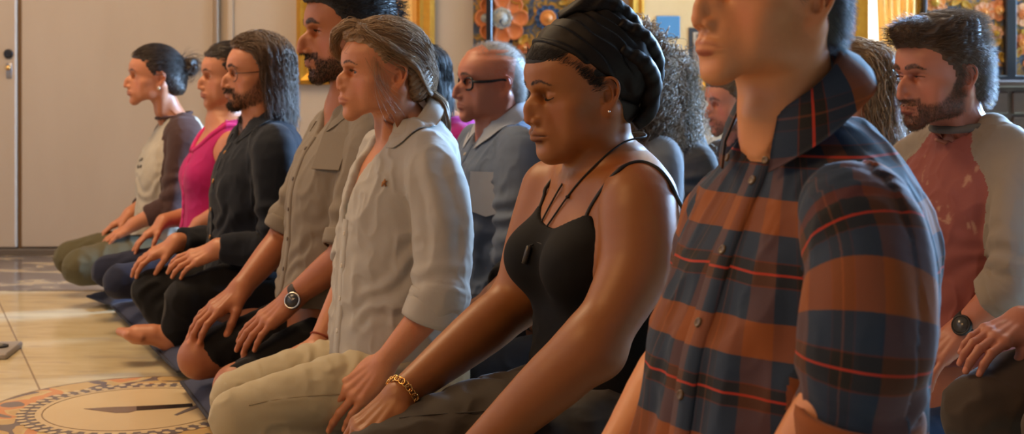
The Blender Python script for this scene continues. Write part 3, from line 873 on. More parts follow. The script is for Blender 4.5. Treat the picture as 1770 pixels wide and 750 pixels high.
def push_out(V, S, m=.003, it=3):
    """keep points at least m outside the surface S"""
    V = np.array(V, float)
    for _ in range(it):
        d = S.at(V); k = d < m
        if not k.any(): break
        V[k] += grad(S, V[k])*np.minimum(m - d[k], .02)[:,None]
    return V
def tuck(s, S, cuts=(), m=.005, reach=.03):
    """draw the skin in under the clothes S, except where the clothes are cut open"""
    V = s.V.copy(); B = SDF()
    for el, wr in s.limbs: B.cap(el*.6+wr*.4, wr + nrm(wr-el)*.15, .062, .085)
    cuts = list(cuts) + ([B] if s.limbs else [])
    for _ in range(3):
        d = S.at(V); k = (d > -m) & (d < reach)
        for c in cuts: k &= c.at(V) > .003
        if not k.any(): break
        V[k] -= grad(S, V[k])*(d[k]+m)[:,None]
    s.V = V; s.o.data.vertices.foreach_set('co', V.astype(f32).ravel()); s.o.data.update()
def torso_sdf(secs, n=2.25, k=0, round_=.02):
    S = SDF(); S.sect(secs, k, n=n, round_=round_); return S
def sleeve_sdf(pts, rs, end=None, k=0, sub=4, flat=None):
    S = SDF(); S.chain(pts, rs, 0, sub=sub, flat=flat)
    if end is not None: S.half(end[0], end[1])
    return S
def arm_coords(pts, V):
    """(distance along, angle around) of points about a polyline"""
    P = crom(np.array(pts, float), 6); best = np.full(len(V), 1e9); T = np.zeros(len(V)); A = np.zeros(len(V)); acc = 0
    for i in range(len(P)-1):
        a, b = P[i], P[i+1]; l = np.linalg.norm(b-a); d = (b-a)/l; q = V-a; t = np.clip(q@d, 0, l); r = q - t[:,None]*d
        dist = np.linalg.norm(r, axis=1); x = nrm(np.cross(d, (1,.15,.1))); y = np.cross(d, x)
        m = dist < best; best[m] = dist[m]; T[m] = acc + t[m]; A[m] = np.arctan2(r[m]@y, r[m]@x); acc += l
    return T, A, acc
def fold_noise(V, seed, scale=(14,14,14), pw=2.0):
    n = fbm(V*np.array(scale), seed, 2); return (1-np.abs(n)*1.6).clip(0,1)**pw
def collar(s, c, r, mat, zb=.030, zf=-.005, leaf=.045, tip=.075, open_=.45, tilt=.30, flare=.018, parent=None, th=.0022, n=72, tipspread=.25, stand=.030, wob=.002, attr=None, name='collar', out=None, lay=.55):
    """shirt collar round the neck: c centre of the neck base, r (front-back, side) radii"""
    a0 = PI - open_; rows = []
    for i in range(n):
        t = i/(n-1)*2-1; a = t*a0                               # 0 = nape
        dirv = V3(-math.cos(a), math.sin(a), 0); f = abs(t); zz = zb*(1-f**1.6) + zf*f**1.6
        base = c + dirv*V3(r[0], r[1], 1)*.98 + V3(0,0, zz - .012)
        top = c + dirv*V3(r[0], r[1], 1)*(1.0) + V3(0,0, zz + stand*(1-.25*f))
        ll = leaf + (tip-leaf)*f**3
        tang = V3(math.sin(a), math.cos(a), 0)*np.sign(t)
        down = nrm(dirv*(flare/leaf + lay*(1-.45*f**3)) + V3(0,0,-1) + tang*tipspread*f**4)
        edge = top + dirv*.006 + down*ll + dirv*wob*math.sin(7*a)
        mid = top*.5+edge*.5 + dirv*(.006+flare*.15)
        rows.append([base, base*.5+top*.5 + dirv*.001, top, top + dirv*.0045 + V3(0,0,.0015), top + dirv*.008 + down*ll*.15, mid, edge*.8+mid*.2, edge])
    G = np.array(rows); R = rot(0, tilt, 0); G = (G - c) @ R.T + c
    m = G.shape[1]; V = G.reshape(-1,3); Q = np.array([(i*m+j, i*m+j+1, (i+1)*m+j+1, (i+1)*m+j) for i in range(n-1) for j in range(m-1)])
    if out is not None: V = push_out(V, out, .004)
    N = vnormals(V, Q); V2 = np.concatenate([V + N*th*.5, V - N*th*.5]); K = len(V)
    Q2 = [tuple(q) for q in Q] + [tuple(q[::-1]+K) for q in Q]
    bd = [i*m for i in range(n)][::-1] + list(range(m)) + [i*m+m-1 for i in range(n)] + [(n-1)*m+j for j in range(m)][::-1]
    for a, b in zip(bd, bd[1:]+bd[:1]):
        if a != b: Q2.append((a, b, b+K, a+K))
    at_ = None
    if attr: at_ = {k: f(V2) for k, f in attr.items()}
    o = mk(name, V2, Q2, mat, parent or s.o, attrs=at_)
    return o, G
def band(pts_c, axis, r, w, th, mat, name, parent, n=40, wob=0, flat=(1,1), ref=(0,0,1), rnd=.5, label=None):
    """a band (strap, cuff) round an axis"""
    axis = nrm(axis); x = nrm(np.cross(axis, ref)); y = np.cross(axis, x); V = []; F = []
    prof = [(-.5,0),(-.46,.8),(-.3,1),(.3,1),(.46,.8),(.5,0),(.44,-.05),(-.44,-.05)]; m = len(prof)
    for i in range(n):
        a = 2*PI*i/n; d = x*math.cos(a)*flat[0] + y*math.sin(a)*flat[1]; rr = r*(1 + wob*math.sin(3*a+1)+wob*.6*math.sin(5*a))
        for u, v in prof: V.append(pts_c + d*(rr + th*v) + axis*w*(u + wob*2*math.sin(2*a+u)))
    for i in range(n):
        for j in range(m): F.append((i*m+j, ((i+1)%n)*m+j, ((i+1)%n)*m+(j+1)%m, i*m+(j+1)%m))
    return mk(name, np.array(V), F, mat, parent, label=label)
def neckband(s, zb, zf, r, mat, par, a0=-.014):
    pts = []
    for a in np.linspace(0, 2*PI, 33)[:-1]:
        d = V3(math.cos(a), math.sin(a), 0); z = zb*(.5-.5*math.cos(a)) + zf*(.5+.5*math.cos(a))
        p, n = surf(s.S, V3(a0,0,z) + d*.12, d); q = V3(a0,0,z) + d*min(max((p-V3(a0,0,z))@d + .0035, .050), .085); pts.append(q)
    pts = np.array(pts); pts = (pts + np.roll(pts,1,0) + np.roll(pts,-1,0))/3
    V, F = tube(pts, r, 8, 2, True); return mk('neck_band', V, F, mat, par)
def disc(name, p, nrm_, r, th, mat, parent, prof=None, n=16, label=None):
    R = axes(np.cross(nrm_, (.3,.2,1)), nrm_); prof = prof or [(r*.2,-th*.3),(r*.9,-th*.3),(r,.15*th),(r*.92,.85*th),(r*.7,th),(r*.55,.7*th),(r*.1,.7*th)]
    V, F = lathe(prof, n, mat4(R, p)); return mk(name, V, F, mat, parent, label=label)
def surf(S, p, d, maxd=.3):
    """march from p along -d to the surface of S; returns the point and the normal"""
    p = np.array(p, float); d = nrm(d); x = p.copy()
    for _ in range(60):
        v = float(S.at(x[None])[0])
        if v < .0004: break
        x = x - d*min(v*.8, .02)
    e = .002; g = V3(*[float(S.at((x+np.eye(3)[i]*e)[None])[0] - S.at((x-np.eye(3)[i]*e)[None])[0]) for i in range(3)])
    return x, nrm(g)
def ring_on(S, c, axis, ref, rr, n=32, off=.001):
    """closed path on the surface S around an axis"""
    axis = nrm(axis); x = nrm(np.cross(axis, ref)); y = np.cross(axis, x); out = []
    for i in range(n):
        a = 2*PI*i/n; d = x*math.cos(a)+y*math.sin(a); p, nn = surf(S, c + d*rr, d); out.append(p + d*off)
    return np.array(out)
# ---------------------------------------------------------------- camera
cam = bpy.data.cameras.new('camera'); co = bpy.data.objects.new('camera', cam); COL.objects.link(co); scene.camera = co
co.location = (0, 0, CAMH); co.rotation_euler = (PI/2, 0, 0)
cam.sensor_width = 36; cam.lens = FPX/1770*36; cam.shift_y = -(375-VH)/1770; cam.clip_start = .05
cam.dof.use_dof = True; cam.dof.focus_distance = 2.15; cam.dof.aperture_fstop = 5.6
vs = scene.view_settings; vs.view_transform = 'Standard'; vs.look = 'None'; vs.gamma = 1; vs.use_curve_mapping = False
vs.exposure = EXPO
scene.cycles.use_denoising = True
scene.cycles.max_bounces = 8; scene.cycles.diffuse_bounces = 3

# ---------------------------------------------------------------- shared materials
SK5 = skin('skin_fair_warm', srgb(186,124,88), srgb(152,82,66), (.05,.025,.012,1), freckle=.25)
SK6 = skin('skin_brown', srgb(150,95,50), srgb(96,48,32), (.012,.007,.005,1))
SK7 = skin('skin_fair_ruddy', srgb(212,146,98), srgb(170,92,68), (.06,.035,.02,1), stub=.35)
SK4 = skin('skin_olive', srgb(166,104,70), srgb(126,66,50), (.010,.007,.005,1))
SK1 = skin('skin_light', srgb(184,122,88), srgb(142,76,62), (.014,.009,.006,1))
SK9 = skin('skin_pink', srgb(186,120,94), srgb(146,76,64), (.035,.018,.009,1))
HBLACK = hairmat('hair_black', (.004,.003,.003,1), (.018,.013,.010,1), .62)
HDARK = hairmat('hair_dark_brown', (.010,.006,.004,1), (.045,.026,.016,1))
HBROWN = hairmat('hair_brown', (.042,.023,.012,1), (.155,.088,.046,1))
HBLOND = hairmat('hair_dark_blonde', (.085,.047,.022,1), (.40,.25,.13,1))
HGREY = hairmat('hair_grey', (.13,.115,.10,1), (.42,.40,.37,1))
HASH = hairmat('hair_ash_curls', (.055,.036,.022,1), (.28,.195,.125,1), .55)
BTN = plain('button_pale', srgb(196,188,174), .35)
def fuzzmap(s, line, lo=None, w=1.0):
    """1 on the scalp above the hairline (head frame)"""
    def f(L):
        x, y, z = L[:,0], L[:,1], L[:,2]; d = z - hl_z(line, x)
        return sstep(-.004, .006, d) * (np.abs(y) < .0765*w+.004) * ((x < .0-.022) | (z > .03) | (np.abs(y) < .071*w))
    return f
# ================================================================ woman in the light blue shirt
def woman_blue():
    s = Person(700, 215, 3.15, 24, 'woman with low blonde ponytail in an untucked light blue shirt and cream trousers, kneeling'); q = s.q; S = s.S
    s.head((680,134), yaw=0, pitch=0, sc=(.92,.92,.90), h=.0022, male=False, eye=.0040, nose=.76, nose_up=.004, nosew=.84, lips=.92, jaw=1.0, gaze=(1,.30,-.05), browth=1.0)
    s.notch = V3(.048, 0, .695)
    s.neck((-.004, 0, .735), r=(.047,.056), top=(-.026, 0, -.055))
    # trunk and arms under the clothes
    S.sect([(.20,.02,.11,.11,.155), (.30,.02,.10,.105,.15), (.42,.012,.095,.10,.125), (.57,.008,.105,.098,.135), (.64,0,.092,.092,.14), (.69,-.008,.066,.082,.13), (.725,-.010,.050,.064,.085), (.75,-.012,.045,.05,.05)], .03)
    sh, el, wr = V3(-.008,.158,.665), q(770,505,.225), q(664,628,.205)
    s.arm(sh, el, wr, r=(.046,.040,.034,.0345,.0245))
    s.arm(V3(-.008,-.158,.665), V3(.03,-.20,.44), q(552,592,-.13), r=(.046,.040,.034,.034,.024))
    s.hand(wr, q(573,712,.165), up=(.15,.62,.77), side=-1, sc=1.0, curl=(.10,.22,.15), spread=.09, th=.95, h=.0019, thumb=(-.25,.2))
    s.hand(q(552,592,-.13), q(452,640,-.10), up=(.25,.1,.95), side=1, sc=.84, curl=(.08,.2,.12), spread=.05, th=.95, h=.0022, thumb=(-.3,.1))
    o = s.build(SK5, h=.006, iris='hazel')
    brows(s, HBROWN, 260, .0075); lashes(s, HBROWN)
    # trousers: thigh, knee, shin folded underneath
    T = SDF()
    for g, hp, kn, an in ((1, q(725,660,.10), q(405,716,.10), q(700,790,.12)), (-1, q(660,640,-.09), q(405,682,-.10), q(600,760,-.11))):
        T.chain([hp + V3(-.01,0,.0), hp*.5+kn*.5+V3(0,0,.012), kn], [.088,.072,.050], .02, sub=4)
        T.chain([kn + V3(-.005,0,-.02), kn*.5+an*.5+V3(0,0,-.028), an], [.048,.046,.036], .018, sub=4)
    T.ell((-.01,0,.20), (.125,.160,.10), .04)
    V, Q = T.mesh(.005); V = relax(V, Q, 1, .3); N = vnormals(V, Q)
    d = fbm(V*np.array([16,10,30])+3, 5, 2); fo = np.sin(V[:,0]*150 + V[:,2]*60 + 4*d) * sstep(.20,.30,V[:,2]+V[:,0]*.25)*sstep(.16,.05,np.abs(V[:,0]-.15))
    V = V + N*(.0022*fo + .0030*fold_noise(V, 8, (18,14,24)))[:,None]
    tr = mk('trousers', V, Q, cloth('twill_cream', srgb(178,166,138), 1200, .8, .06), o)
    # side seam
    sm = [s.on(u,v,T)[0] for u, v in ((430,700),(480,690),(540,684),(600,680),(660,672))]
    V, F = tube([p + V3(0,.0008,0) for p in sm], .0012, 6); mk('seam', V, F, plain('seam_tan', srgb(150,136,108), .8), tr)
    # shirt
    m = cloth('chambray_light_blue', srgb(158,154,148), 1500, .8, .08, fleck=srgb(190,186,180))
    body = torso_sdf([(.155,.035,.115,.135,.158), (.24,.038,.122,.137,.160), (.34,.030,.122,.132,.154), (.43,.020,.127,.128,.150), (.51,.012,.128,.122,.153), (.58,.006,.124,.116,.154), (.64,-.001,.106,.107,.156), (.69,-.010,.075,.094,.146), (.725,-.014,.058,.074,.105), (.755,-.016,.052,.058,.062)])
    pl = [V3(-.010,.120,.690), q(748,298,.155), q(764,360,.185), q(766,440,.20), q(760,505,.220), q(744,546,.220)]
    L = sleeve_sdf(pl, [.040,.057,.059,.057,.060,.056], (pl[-1], pl[-1]-pl[-2]))
    pr = [V3(-.010,-.120,.690), V3(-.006,-.165,.655), V3(.004,-.19,.55), V3(.03,-.205,.46), V3(.06,-.19,.41)]
    R = sleeve_sdf(pr, [.040,.057,.058,.060,.056], (pr[-1], pr[-1]-pr[-2]))
    nk = SDF(); nk.cap((-.012,0,.72), (-.02,0,.85), .054, .058)
    A, B = V3(.145,-.012,.530), V3(.080,-.012,.72)
    for t in np.linspace(0,1,9):
        p = A*(1-t)+B*t; wd = .009+.046*t**1.1; nk.cap(p+V3(-.02,0,0), p+V3(.07,0,.02), wd, wd, .01)
    he = SDF(); he.cap((.12,.24,.165), (.30,.05,.14), .07, .07)          # raised side vent of the hem
    def folds(V, dt, ds):
        f = .0060*fold_noise(V, 3, (15,15,6)) + .0035*fold_noise(V, 6, (22,22,18))
        z = V[:,2]; f = f + .0035*np.sin(z*95 + 9*fbm(V*7, 2, 2) + V[:,0]*40)*sstep(.56,.44,z)*(dt < .02)*sstep(.28,.36,z)
        a, g, n = arm_coords(pl, V); near = (ds[0] < dt-.004)
        e = np.exp(-((a-n*.84)/.04)**2)
        f = np.where(near, f*.6 + .0040*e*np.sin(a*120 + 1.6*np.sin(g+.6) + 3*fbm(V*9,4,2)) + .0085*(np.abs(np.sin(g*2.5+1.2+a*5+1.2*fbm(V*7,5,2)))**1.5-.4)*sstep(0,.1,a)*sstep(n*.85,n*.5,a), f)
        return f + .004*np.sin(V[:,1]*40)*sstep(.27,.20,z)
    sh_o = garment(s, 'shirt', [m, m], body, [L, R], cut=[nk, he], folds=folds, h=.0042, k=.022, flat=True, planes=[(V3(-.01,.142,.66),(.12,.95,-.25)),(V3(-.01,-.142,.66),(.12,-.95,-.25))])
    tuck(s, s.gs, [nk])
    # inside of the open neck: facing and teal vest
    B2 = torso_sdf([(.40,.012,.110,.10,.13), (.50,.010,.115,.10,.14), (.575,.007,.116,.10,.14)], round_=.006)
    V, Q = B2.mesh(.006); mk('vest', V, Q, cloth('jersey_teal', srgb(40,110,130), 1500), o)
    collar(s, V3(-.014,0,.728), (.060,.060), m, zb=.034, zf=-.022, leaf=.040, tip=.064, open_=.95, tilt=.34, flare=.014, lay=.32, parent=sh_o, n=80, tipspread=.5, stand=.030, out=s.gs)
    # placket, buttons, emblem
    U = SDF(); U.comp(body)
    pk = []
    for t in np.linspace(0,1,26):
        z = .535*(1-t)+.185*t; p, n = surf(U, (.5, .012, z), (1,0,0)); pk.append((p, n))
    for off, nm in ((0,'placket'),):
        V = []; F = []
        for p, n in pk:
            w = nrm(np.cross((0,0,1), n))
            for u, hgt in ((-.017,.0005),(-.016,.0035),(.016,.0035),(.017,.0005)): V.append(p + w*u + n*hgt)
        for i in range(len(pk)-1):
            for j in range(3): F.append((i*4+j, i*4+j+1, i*4+j+5, i*4+j+4))
        mk(nm, np.array(V), F, m, sh_o)
    for z in (.505,.435,.365,.295,.225):
        p, n = surf(U, (.5,.012,z), (1,0,0)); disc('button', p+n*.003, n, .0052, .002, BTN, sh_o)
    p, n = s.on(666,317,U); 
    V, F = prism([(-.006,-.008),(-.002,-.007),(0,-.002),(.004,-.008),(.007,-.006),(.003,.0),(.007,.005),(.002,.004),(0,.010),(-.003,.004),(-.006,.002)], .0012, mat4(axes(np.cross((0,0,1),n), n), p+n*.0035)); mk('emblem', V, F, plain('thread_ochre', srgb(150,98,48), .8), sh_o)
    # rolled cuff: two turns
    ax = nrm(pl[-1]-pl[-2]); c = pl[-1]
    sl = [x for x in sh_o.children if x.name.startswith('sleeve')]
    band(c - ax*.006, ax, .0525, .052, .008, m, 'cuff', sl[0], wob=.030, flat=(1,1))
    band(c - ax*.036, ax, .054, .020, .007, m, 'cuff', sl[0], wob=.035)
    # ring and string bracelet
    hd = s.hands[0]; f = hd['fs'][2]; c = hd['fr'].w(f[0]*.45+f[1]*.55); d = hd['fr'].R @ nrm(f[1]-f[0])
    band(c, d, .0079, .005, .0010, plain('silver', (.7,.69,.67,1), .2, 1.0), 'ring', o, n=24)
    wr2 = q(552,592,-.13); ax = nrm(wr2 - V3(.03,-.2,.44)); c = wr2 - ax*.012
    V, F = tube(ring_on(s.S, c, ax, (0,0,1), .06, 28, .0012), .0022, 8, 1, True); mk('string_bracelet', V, F, plain('cord_rust', srgb(130,52,24), .8), o)
    # hair pulled back into a low ponytail over the back
    HLB = [(-.13,-.075), (-.060,-.065), (-.042,-.035), (-.034,.034), (.010,.046), (.017,.030), (.026,.032), (.042,.054), (.057,.070), (.070,.078), (.090,.086), (.13,.086)]
    C = cap_sdf(HLB, .015, soft=.022, extra=(((.050,-.016,.104),(.046,.044,.030),.02), ((-.060,0,.0),(.055,.062,.055),.03)))
    V, Q = C.mesh(.0035); N = vnormals(V, Q)
    tgt = V3(-.118, .012, -.045)
    def flow(P, t):
        d = tgt - P; d /= np.linalg.norm(d, axis=1, keepdims=True)
        fr_ = (P[:,0] > .035)[:,None]
        return d*1.25 + np.where(fr_, np.stack([-1.2*np.ones(len(P)), np.sign(P[:,1]+.012)*.22, .75-8*(P[:,2]-.07)], 1)*.8, np.array([-.1,0,.25]))
    w = V[:,0]*55+V[:,2]*30; V2 = V + N*(.0016*np.sin(V[:,2]*420 + V[:,0]*260 + 5*fbm(V*18,3,2)))[:,None]
    hair = mk('hair', s.fr.w(V2), Q, HBLOND, o, attrs=dict(tone=np.clip(.25+.2*fbm(V*60,2,2),0,1)))
    ok = (V[:,0] > -.11) & outer(V, N, .35, HLB); i = pick(V, 2600, 4, ok); P = grow(V[i]+N[i]*.0015, flow, 22, .0085, off=np.random.default_rng(1).uniform(.014,.021,2600), jit=.14, seed=5, wave=.0018, wl=.06)
    strands('hair_strands', P, .00062, HBLOND, hair, s.fr, seed=6)
    g = np.random.default_rng(21); P = []
    for k in range(900):
        far = k < 520; j = lambda a=.0055: g.normal(0,a,3)
        t = g.random(); a0 = V3(.040+.035*t, .022, .128-.004*t)+j(.004)
        if far: pts = [a0, V3(.094-.02*(1-t), .0, .128)+j(), V3(.110-.012*(1-t), -.036, .104)+j(), V3(.098, -.064, .066)+j(), V3(.070,-.076,.040)+j()]
        else: pts = [a0, V3(.070, .050, .114)+j(), V3(.050-.02*(1-t), .076, .090)+j(), V3(.012, .092, .070)+j(.006), V3(-.042,.092,.040)+j(.008)]
        P.append(crom(np.array(pts), 5))
    strands('forelock', np.array(P), .00058, HBLOND, hair, s.fr)
    # twisted roll above the ear, then the tail
    tw = [V3(.034,.074,.064), V3(-.006,.088,.058), V3(-.052,.086,.024), V3(-.085,.060,-.020), V3(-.115,.030,-.045)]
    g = np.random.default_rng(8); P = []
    for k in range(420):
        a, rr = g.uniform(0,2*PI), .012*math.sqrt(g.random()); c = crom(np.array(tw), 6); n_ = len(c); t = np.arange(n_)/n_
        P.append(c + np.stack([np.zeros(n_), rr*np.cos(a+9*t), rr*np.sin(a+9*t)], 1)*(1-.3*t[:,None]))
    strands('hair_roll', np.array(P), .0007, HBLOND, hair, s.fr)
    tail = [V3(-.105,.016,-.035), V3(-.128,.022,-.060), V3(-.135,.040,-.100), V3(-.128,.060,-.150), V3(-.118,.075,-.200)]; P = []
    for k in range(800):
        a, rr = g.uniform(0,2*PI), .019*math.sqrt(g.random()); c = crom(np.array(tail), 6); n_ = len(c); t = np.linspace(0,1,n_)
        e = np.array([1.1,1.3,1.0,.85,.35]); sc = np.interp(t, np.linspace(0,1,5), e)
        P.append(c + np.stack([rr*np.cos(a+2*t)*sc, rr*np.sin(a+2*t)*sc, np.zeros(n_)], 1) + g.normal(0,.0012,3))
    strands('ponytail', np.array(P), .0008, HBLOND, hair, s.fr)
    # loose wisps by the temple and ear
    P = []
    for k in range(22):
        a = V3(.045+g.normal(0,.010), .070+g.normal(0,.003), .050+g.normal(0,.008)); e = V3(.010+g.normal(0,.018), .083+g.normal(0,.004), -.055+g.normal(0,.03)) if k < 26 else V3(-.05+g.normal(0,.02), .092, -.03+g.normal(0,.02))
        m_ = (a+e)/2 + V3(.016+g.normal(0,.010), .012, -.004+g.normal(0,.006)); P.append(crom(np.array([a, m_, e, e+V3(g.normal(-.012,.012),.004,-.012)]), 6))
    strands('wisps', np.array(P), .00034, HBLOND, hair, s.fr)
    i = pick(V, 90, 14, (V[:,2] > .03) & outer(V, N, .35, HL['back'])); P = grow(V[i]+N[i]*.004, lambda p, t: flow(p, t)+np.array([0,0,.35]), 14, .008, off=np.random.default_rng(3).uniform(.014,.024,90), jit=.32, seed=15, wave=.003, wl=.06)
    strands('flyaways', P, .00028, HBLOND, hair, s.fr, seed=16)
    return s
# ================================================================ woman in the black head wrap
def woman_wrap():
    s = Person(1045, 262, 2.41, 24, 'woman in a black head wrap and black strappy top with a cord necklace, eyes lowered'); q = s.q; S = s.S
    s.head((1040,166), yaw=0, pitch=9, sc=(.94,.94,.94), h=.0021, male=False, eye=0, nose=.80, nose_up=.002, nosew=1.18, lips=1.22, jaw=1.04, cheek=1.05, fat=.006, browth=.95, browz=.001)
    s.notch = V3(.066, 0, .672)
    s.neck((-.002, 0, .700), r=(.052,.064), top=(-.024, 0, -.05), clav=True)
    S.sect([(.20,.02,.13,.15,.185), (.30,.01,.112,.135,.170), (.40,.005,.096,.115,.148), (.47,.002,.100,.115,.150), (.55,-.002,.108,.115,.158), (.62,-.004,.092,.105,.160), (.665,-.008,.074,.092,.150), (.70,-.012,.055,.076,.105), (.725,-.014,.05,.055,.06)], .035)
    S.ell((.074,.072,.538), (.070,.068,.062), .035); S.ell((.074,-.072,.538), (.070,.068,.062), .035)
    sh, el, wr = q(1102,352,.168), q(1022,598,.215), q(800,800,.13)
    S.chain([sh+V3(-.02,-.02,.004), sh, q(1101,450,.195), q(1062,535,.21), el], [.056,.060,.058,.048,.043], .035, sub=4)
    S.chain([el, el*.72+wr*.28, wr*.85+el*.15, wr], [.046,.047,.031,.0275], .03, sub=4); S.ball(el+V3(-.014,.006,-.012), .033, .022)
    # hand on the thigh, below the frame
    s.hand(wr, q(700,880,.10), up=(.5,.2,.85), side=-1, sc=.9, curl=(.25,.3,.2), h=.004)
    sr, er, wr2 = V3(.015,-.168,.640), q(895,520,-.205), q(692,684,-.12)
    S.chain([sr, sr*.5+er*.5, er], [.060,.056,.044], .035, sub=5); S.chain([er, er*.7+wr2*.3, wr2*.85+er*.15, wr2], [.044,.047,.031,.027], .025, sub=4)
    s.hand(wr2, q(600,772,-.10), up=(.32,.35,.88), side=1, sc=1.0, curl=(.40,.50,.35), spread=.03, th=1.0, h=.0020, thumb=(-.15,.45))
    o = s.build(SK6, h=.005)
    brows(s, HBLACK, 300, .0075, .00024); lashes(s, HBLACK, 84, .00026)
    # grey trousers
    T = SDF()
    for g, hp, kn in ((1, q(1100,760,.12), q(790,890,.16)), (-1, q(950,730,-.08), q(650,800,-.09))):
        T.chain([hp+V3(-.08,0,.02), hp, hp*.5+kn*.5+V3(0,0,.01), kn], [.10,.100,.085,.062], .03, sub=4)
        T.chain([kn+V3(-.02,0,-.03), kn*.4+hp*.6+V3(0,0,-.13), hp+V3(-.15,0,-.12)], [.055,.055,.045], .02, sub=4)
    T.ell((-.04,0,.23), (.16,.19,.12), .05)
    V, Q = T.mesh(.005); V = relax(V, Q, 1, .3); N = vnormals(V, Q)
    V = V + N*(.0030*np.sin(V[:,0]*115+V[:,2]*50+6*fbm(V*8,3,2))*sstep(-.1,.05,V[:,0])*sstep(.34,.2,V[:,0]) + .003*fold_noise(V, 5, (16,16,20)))[:,None]
    tr = mk('trousers', V, Q, cloth('twill_grey_brown', srgb(70,64,56), 1200, .85, .08), o)
    p = [s.on(u,v,T)[0] for u, v in ((690,722),(750,716),(820,712),(890,706))]
    V, F = tube([a+V3(0,.0008,0) for a in p], .0012, 6); mk('seam', V, F, plain('seam_dark', srgb(54,48,42), .85), tr)
    # black top: the skin swollen slightly, cut at the neckline and the arms
    body = torso_sdf([(.24,.014,.120,.140,.178), (.30,.012,.115,.138,.174), (.40,.007,.100,.119,.152), (.47,.004,.104,.119,.154), (.55,.0,.112,.119,.162), (.62,-.002,.096,.109,.164), (.665,-.006,.078,.096,.15)], round_=.008)
    body.ell((.074,.072,.538), (.0750,.0730,.0665), .035); body.ell((.074,-.072,.538), (.0750,.0730,.0665), .035)
    nk = SDF()
    # neckline scoops: front scoop, sides under the arms, low back
    for b, a, z, r in ((0,.20,.668,.080), (.09,.19,.69,.075), (-.09,.19,.69,.075), (0,.12,.69,.09), (.0,0,.72,.15)): nk.ball((a,b,z), r, .03)
    for g in (1,-1):
        nk.chain([(.17, g*.185, .655), (.06, g*.20, .595), (-.04, g*.20, .565), (-.16, g*.15, .57)], [.062,.056,.056,.06], .02)
        nk.chain([(.10, g*.155, .655),(0,g*.16,.65)], [.06,.07], .02)
    nk.chain([(-.15,.12,.60), (-.16,0,.62), (-.15,-.12,.60)], [.07,.08,.07], .02)
    jet = cloth('jersey_black', (.0035,.003,.003,1), 1500, .8, .15, sheen=.0)
    top = garment(s, 'vest_top', [jet], body, [], cut=[nk], h=.0038, kcut=.003, folds=lambda V, d, e: .0024*fold_noise(V, 4, (10,10,26))*sstep(.50,.40,V[:,2]))
    def along(pix, r, name, m, par, b0=.4, sub=4, off=.0012, extra=()):
        pts = [s.on(u,v)[0] for u, v in pix]; pts = pts + [np.array(e) for e in extra]
        n = [V3(0,1,0)*off]*len(pts); V, F = tube([a+b for a, b in zip(pts, n)], r, 8, sub); return mk(name, V, F, m, par)
    strapm = plain('strap_black', (.006,.006,.006,1), .6)
    along([(1006,392),(1018,362),(1038,330),(1062,300),(1085,284),(1110,280),(1136,291),(1155,312),(1168,338)], .0034, 'strap', strapm, top, extra=[(-.108,.10,.60),(-.112,.09,.55)])
    V, F = tube([surf(S, V3(.35, -.085-.01*i*.3, z), (1,.0,0))[0]+V3(.002,0,0) for i, z in enumerate((.60,.62,.64,.66))] + [V3(.0,-.105,.705), V3(-.07,-.105,.68), V3(-.11,-.10,.60)], .0034, 8); mk('strap', V, F, strapm, top)
    # cord necklace with a small bar pendant
    cord = plain('cord_black', (.010,.009,.008,1), .7)
    near = [s.on(u,v)[0] for u, v in ((1084,243),(1055,262),(1030,285),(1004,312),(982,340),(960,372),(941,400),(929,420))]
    far = [s.on(u,v)[0] for u, v in ((923,412),(937,384),(955,350),(972,320))]
    pe = near[-1]; bust = surf(S, V3(.4,.010,pe[2]-.002), (1,0,0))[0]
    back = [V3(-.045,-.050,.742), V3(-.066,0,.752), V3(-.052,.045,.747)]
    loop = near + [bust] + far + [V3(.030,-.058,.690), V3(.005,-.068,.718)] + back
    V, F = tube([p + nrm(V3(p[0]+.02, p[1], 0))*.0018 for p in loop], .0016, 8, 4, True); nl = mk('necklace', V, F, cord, o)
    a = q(917,424,.06); b = q(908,455,.06); a = s.on(917,424,body)[0]+V3(.004,.004,0); b = s.on(908,455,body)[0]+V3(.004,.004,0)
    V, F = tube([pe, a], .0012, 6, 1); mk('cord', V, F, cord, nl)
    V, F = tube([a, a*.95+b*.05, a*.5+b*.5, b], [.0030,.0048,.0050,.0046], 10, 1); mk('pendant', V, F, plain('pendant_stone', srgb(62,58,54), .35, .2), nl, label='dark bar pendant')
    kn = near[4]; V, F = lathe([(.001,-.003),(.0032,-.0015),(.0032,.0015),(.001,.003)], 10, mat4(np.eye(3), kn+V3(.003,.003,0))); mk('bead', V, F, cord, nl)
    # gold link bracelet
    ax = nrm(wr2-er); ring = ring_on(S, wr2 - ax*.006, ax, (0,0,1), .07, 22, .0035); gold = plain('gold', (.75,.42,.13,1), .22, 1.0)
    br = None
    for i in range(22):
        c = ring[i]; t = nrm(ring[(i+1)%22]-ring[i-1]); n = nrm(c-(wr2-ax*.006)); n = nrm(n - t*np.dot(n,t)); w = np.cross(t, n)
        if i % 2: w, n = nrm(w+n*.6), nrm(n-w*.6)
        pts = [c + t*.0068*math.cos(a) + w*.0050*math.sin(a) for a in np.linspace(0,2*PI,13)[:-1]]
        V, F = tube(pts, .0014, 6, 1, True)
        if br is None: br = mk('bracelet', V, F, gold, o)
        else: mk('link', V, F, gold, br)
    # ear studs
    st = plain('stud_silver', (.85,.83,.8,1), .12, 1.0)
    for L in (V3(-.006,.083,-.028), V3(-.030,.088,.012)):
        p, n = surf(S, s.fr.w(L + V3(0,.03,0)), s.fr.R @ V3(0,1,0)); V, F = lathe([(.0005,-.001),(.0024,0),(.0026,.0012),(.0012,.0026),(.0002,.003)], 12, mat4(axes((1,0,0), n), p)); mk('ear_stud', V, F, st, o)
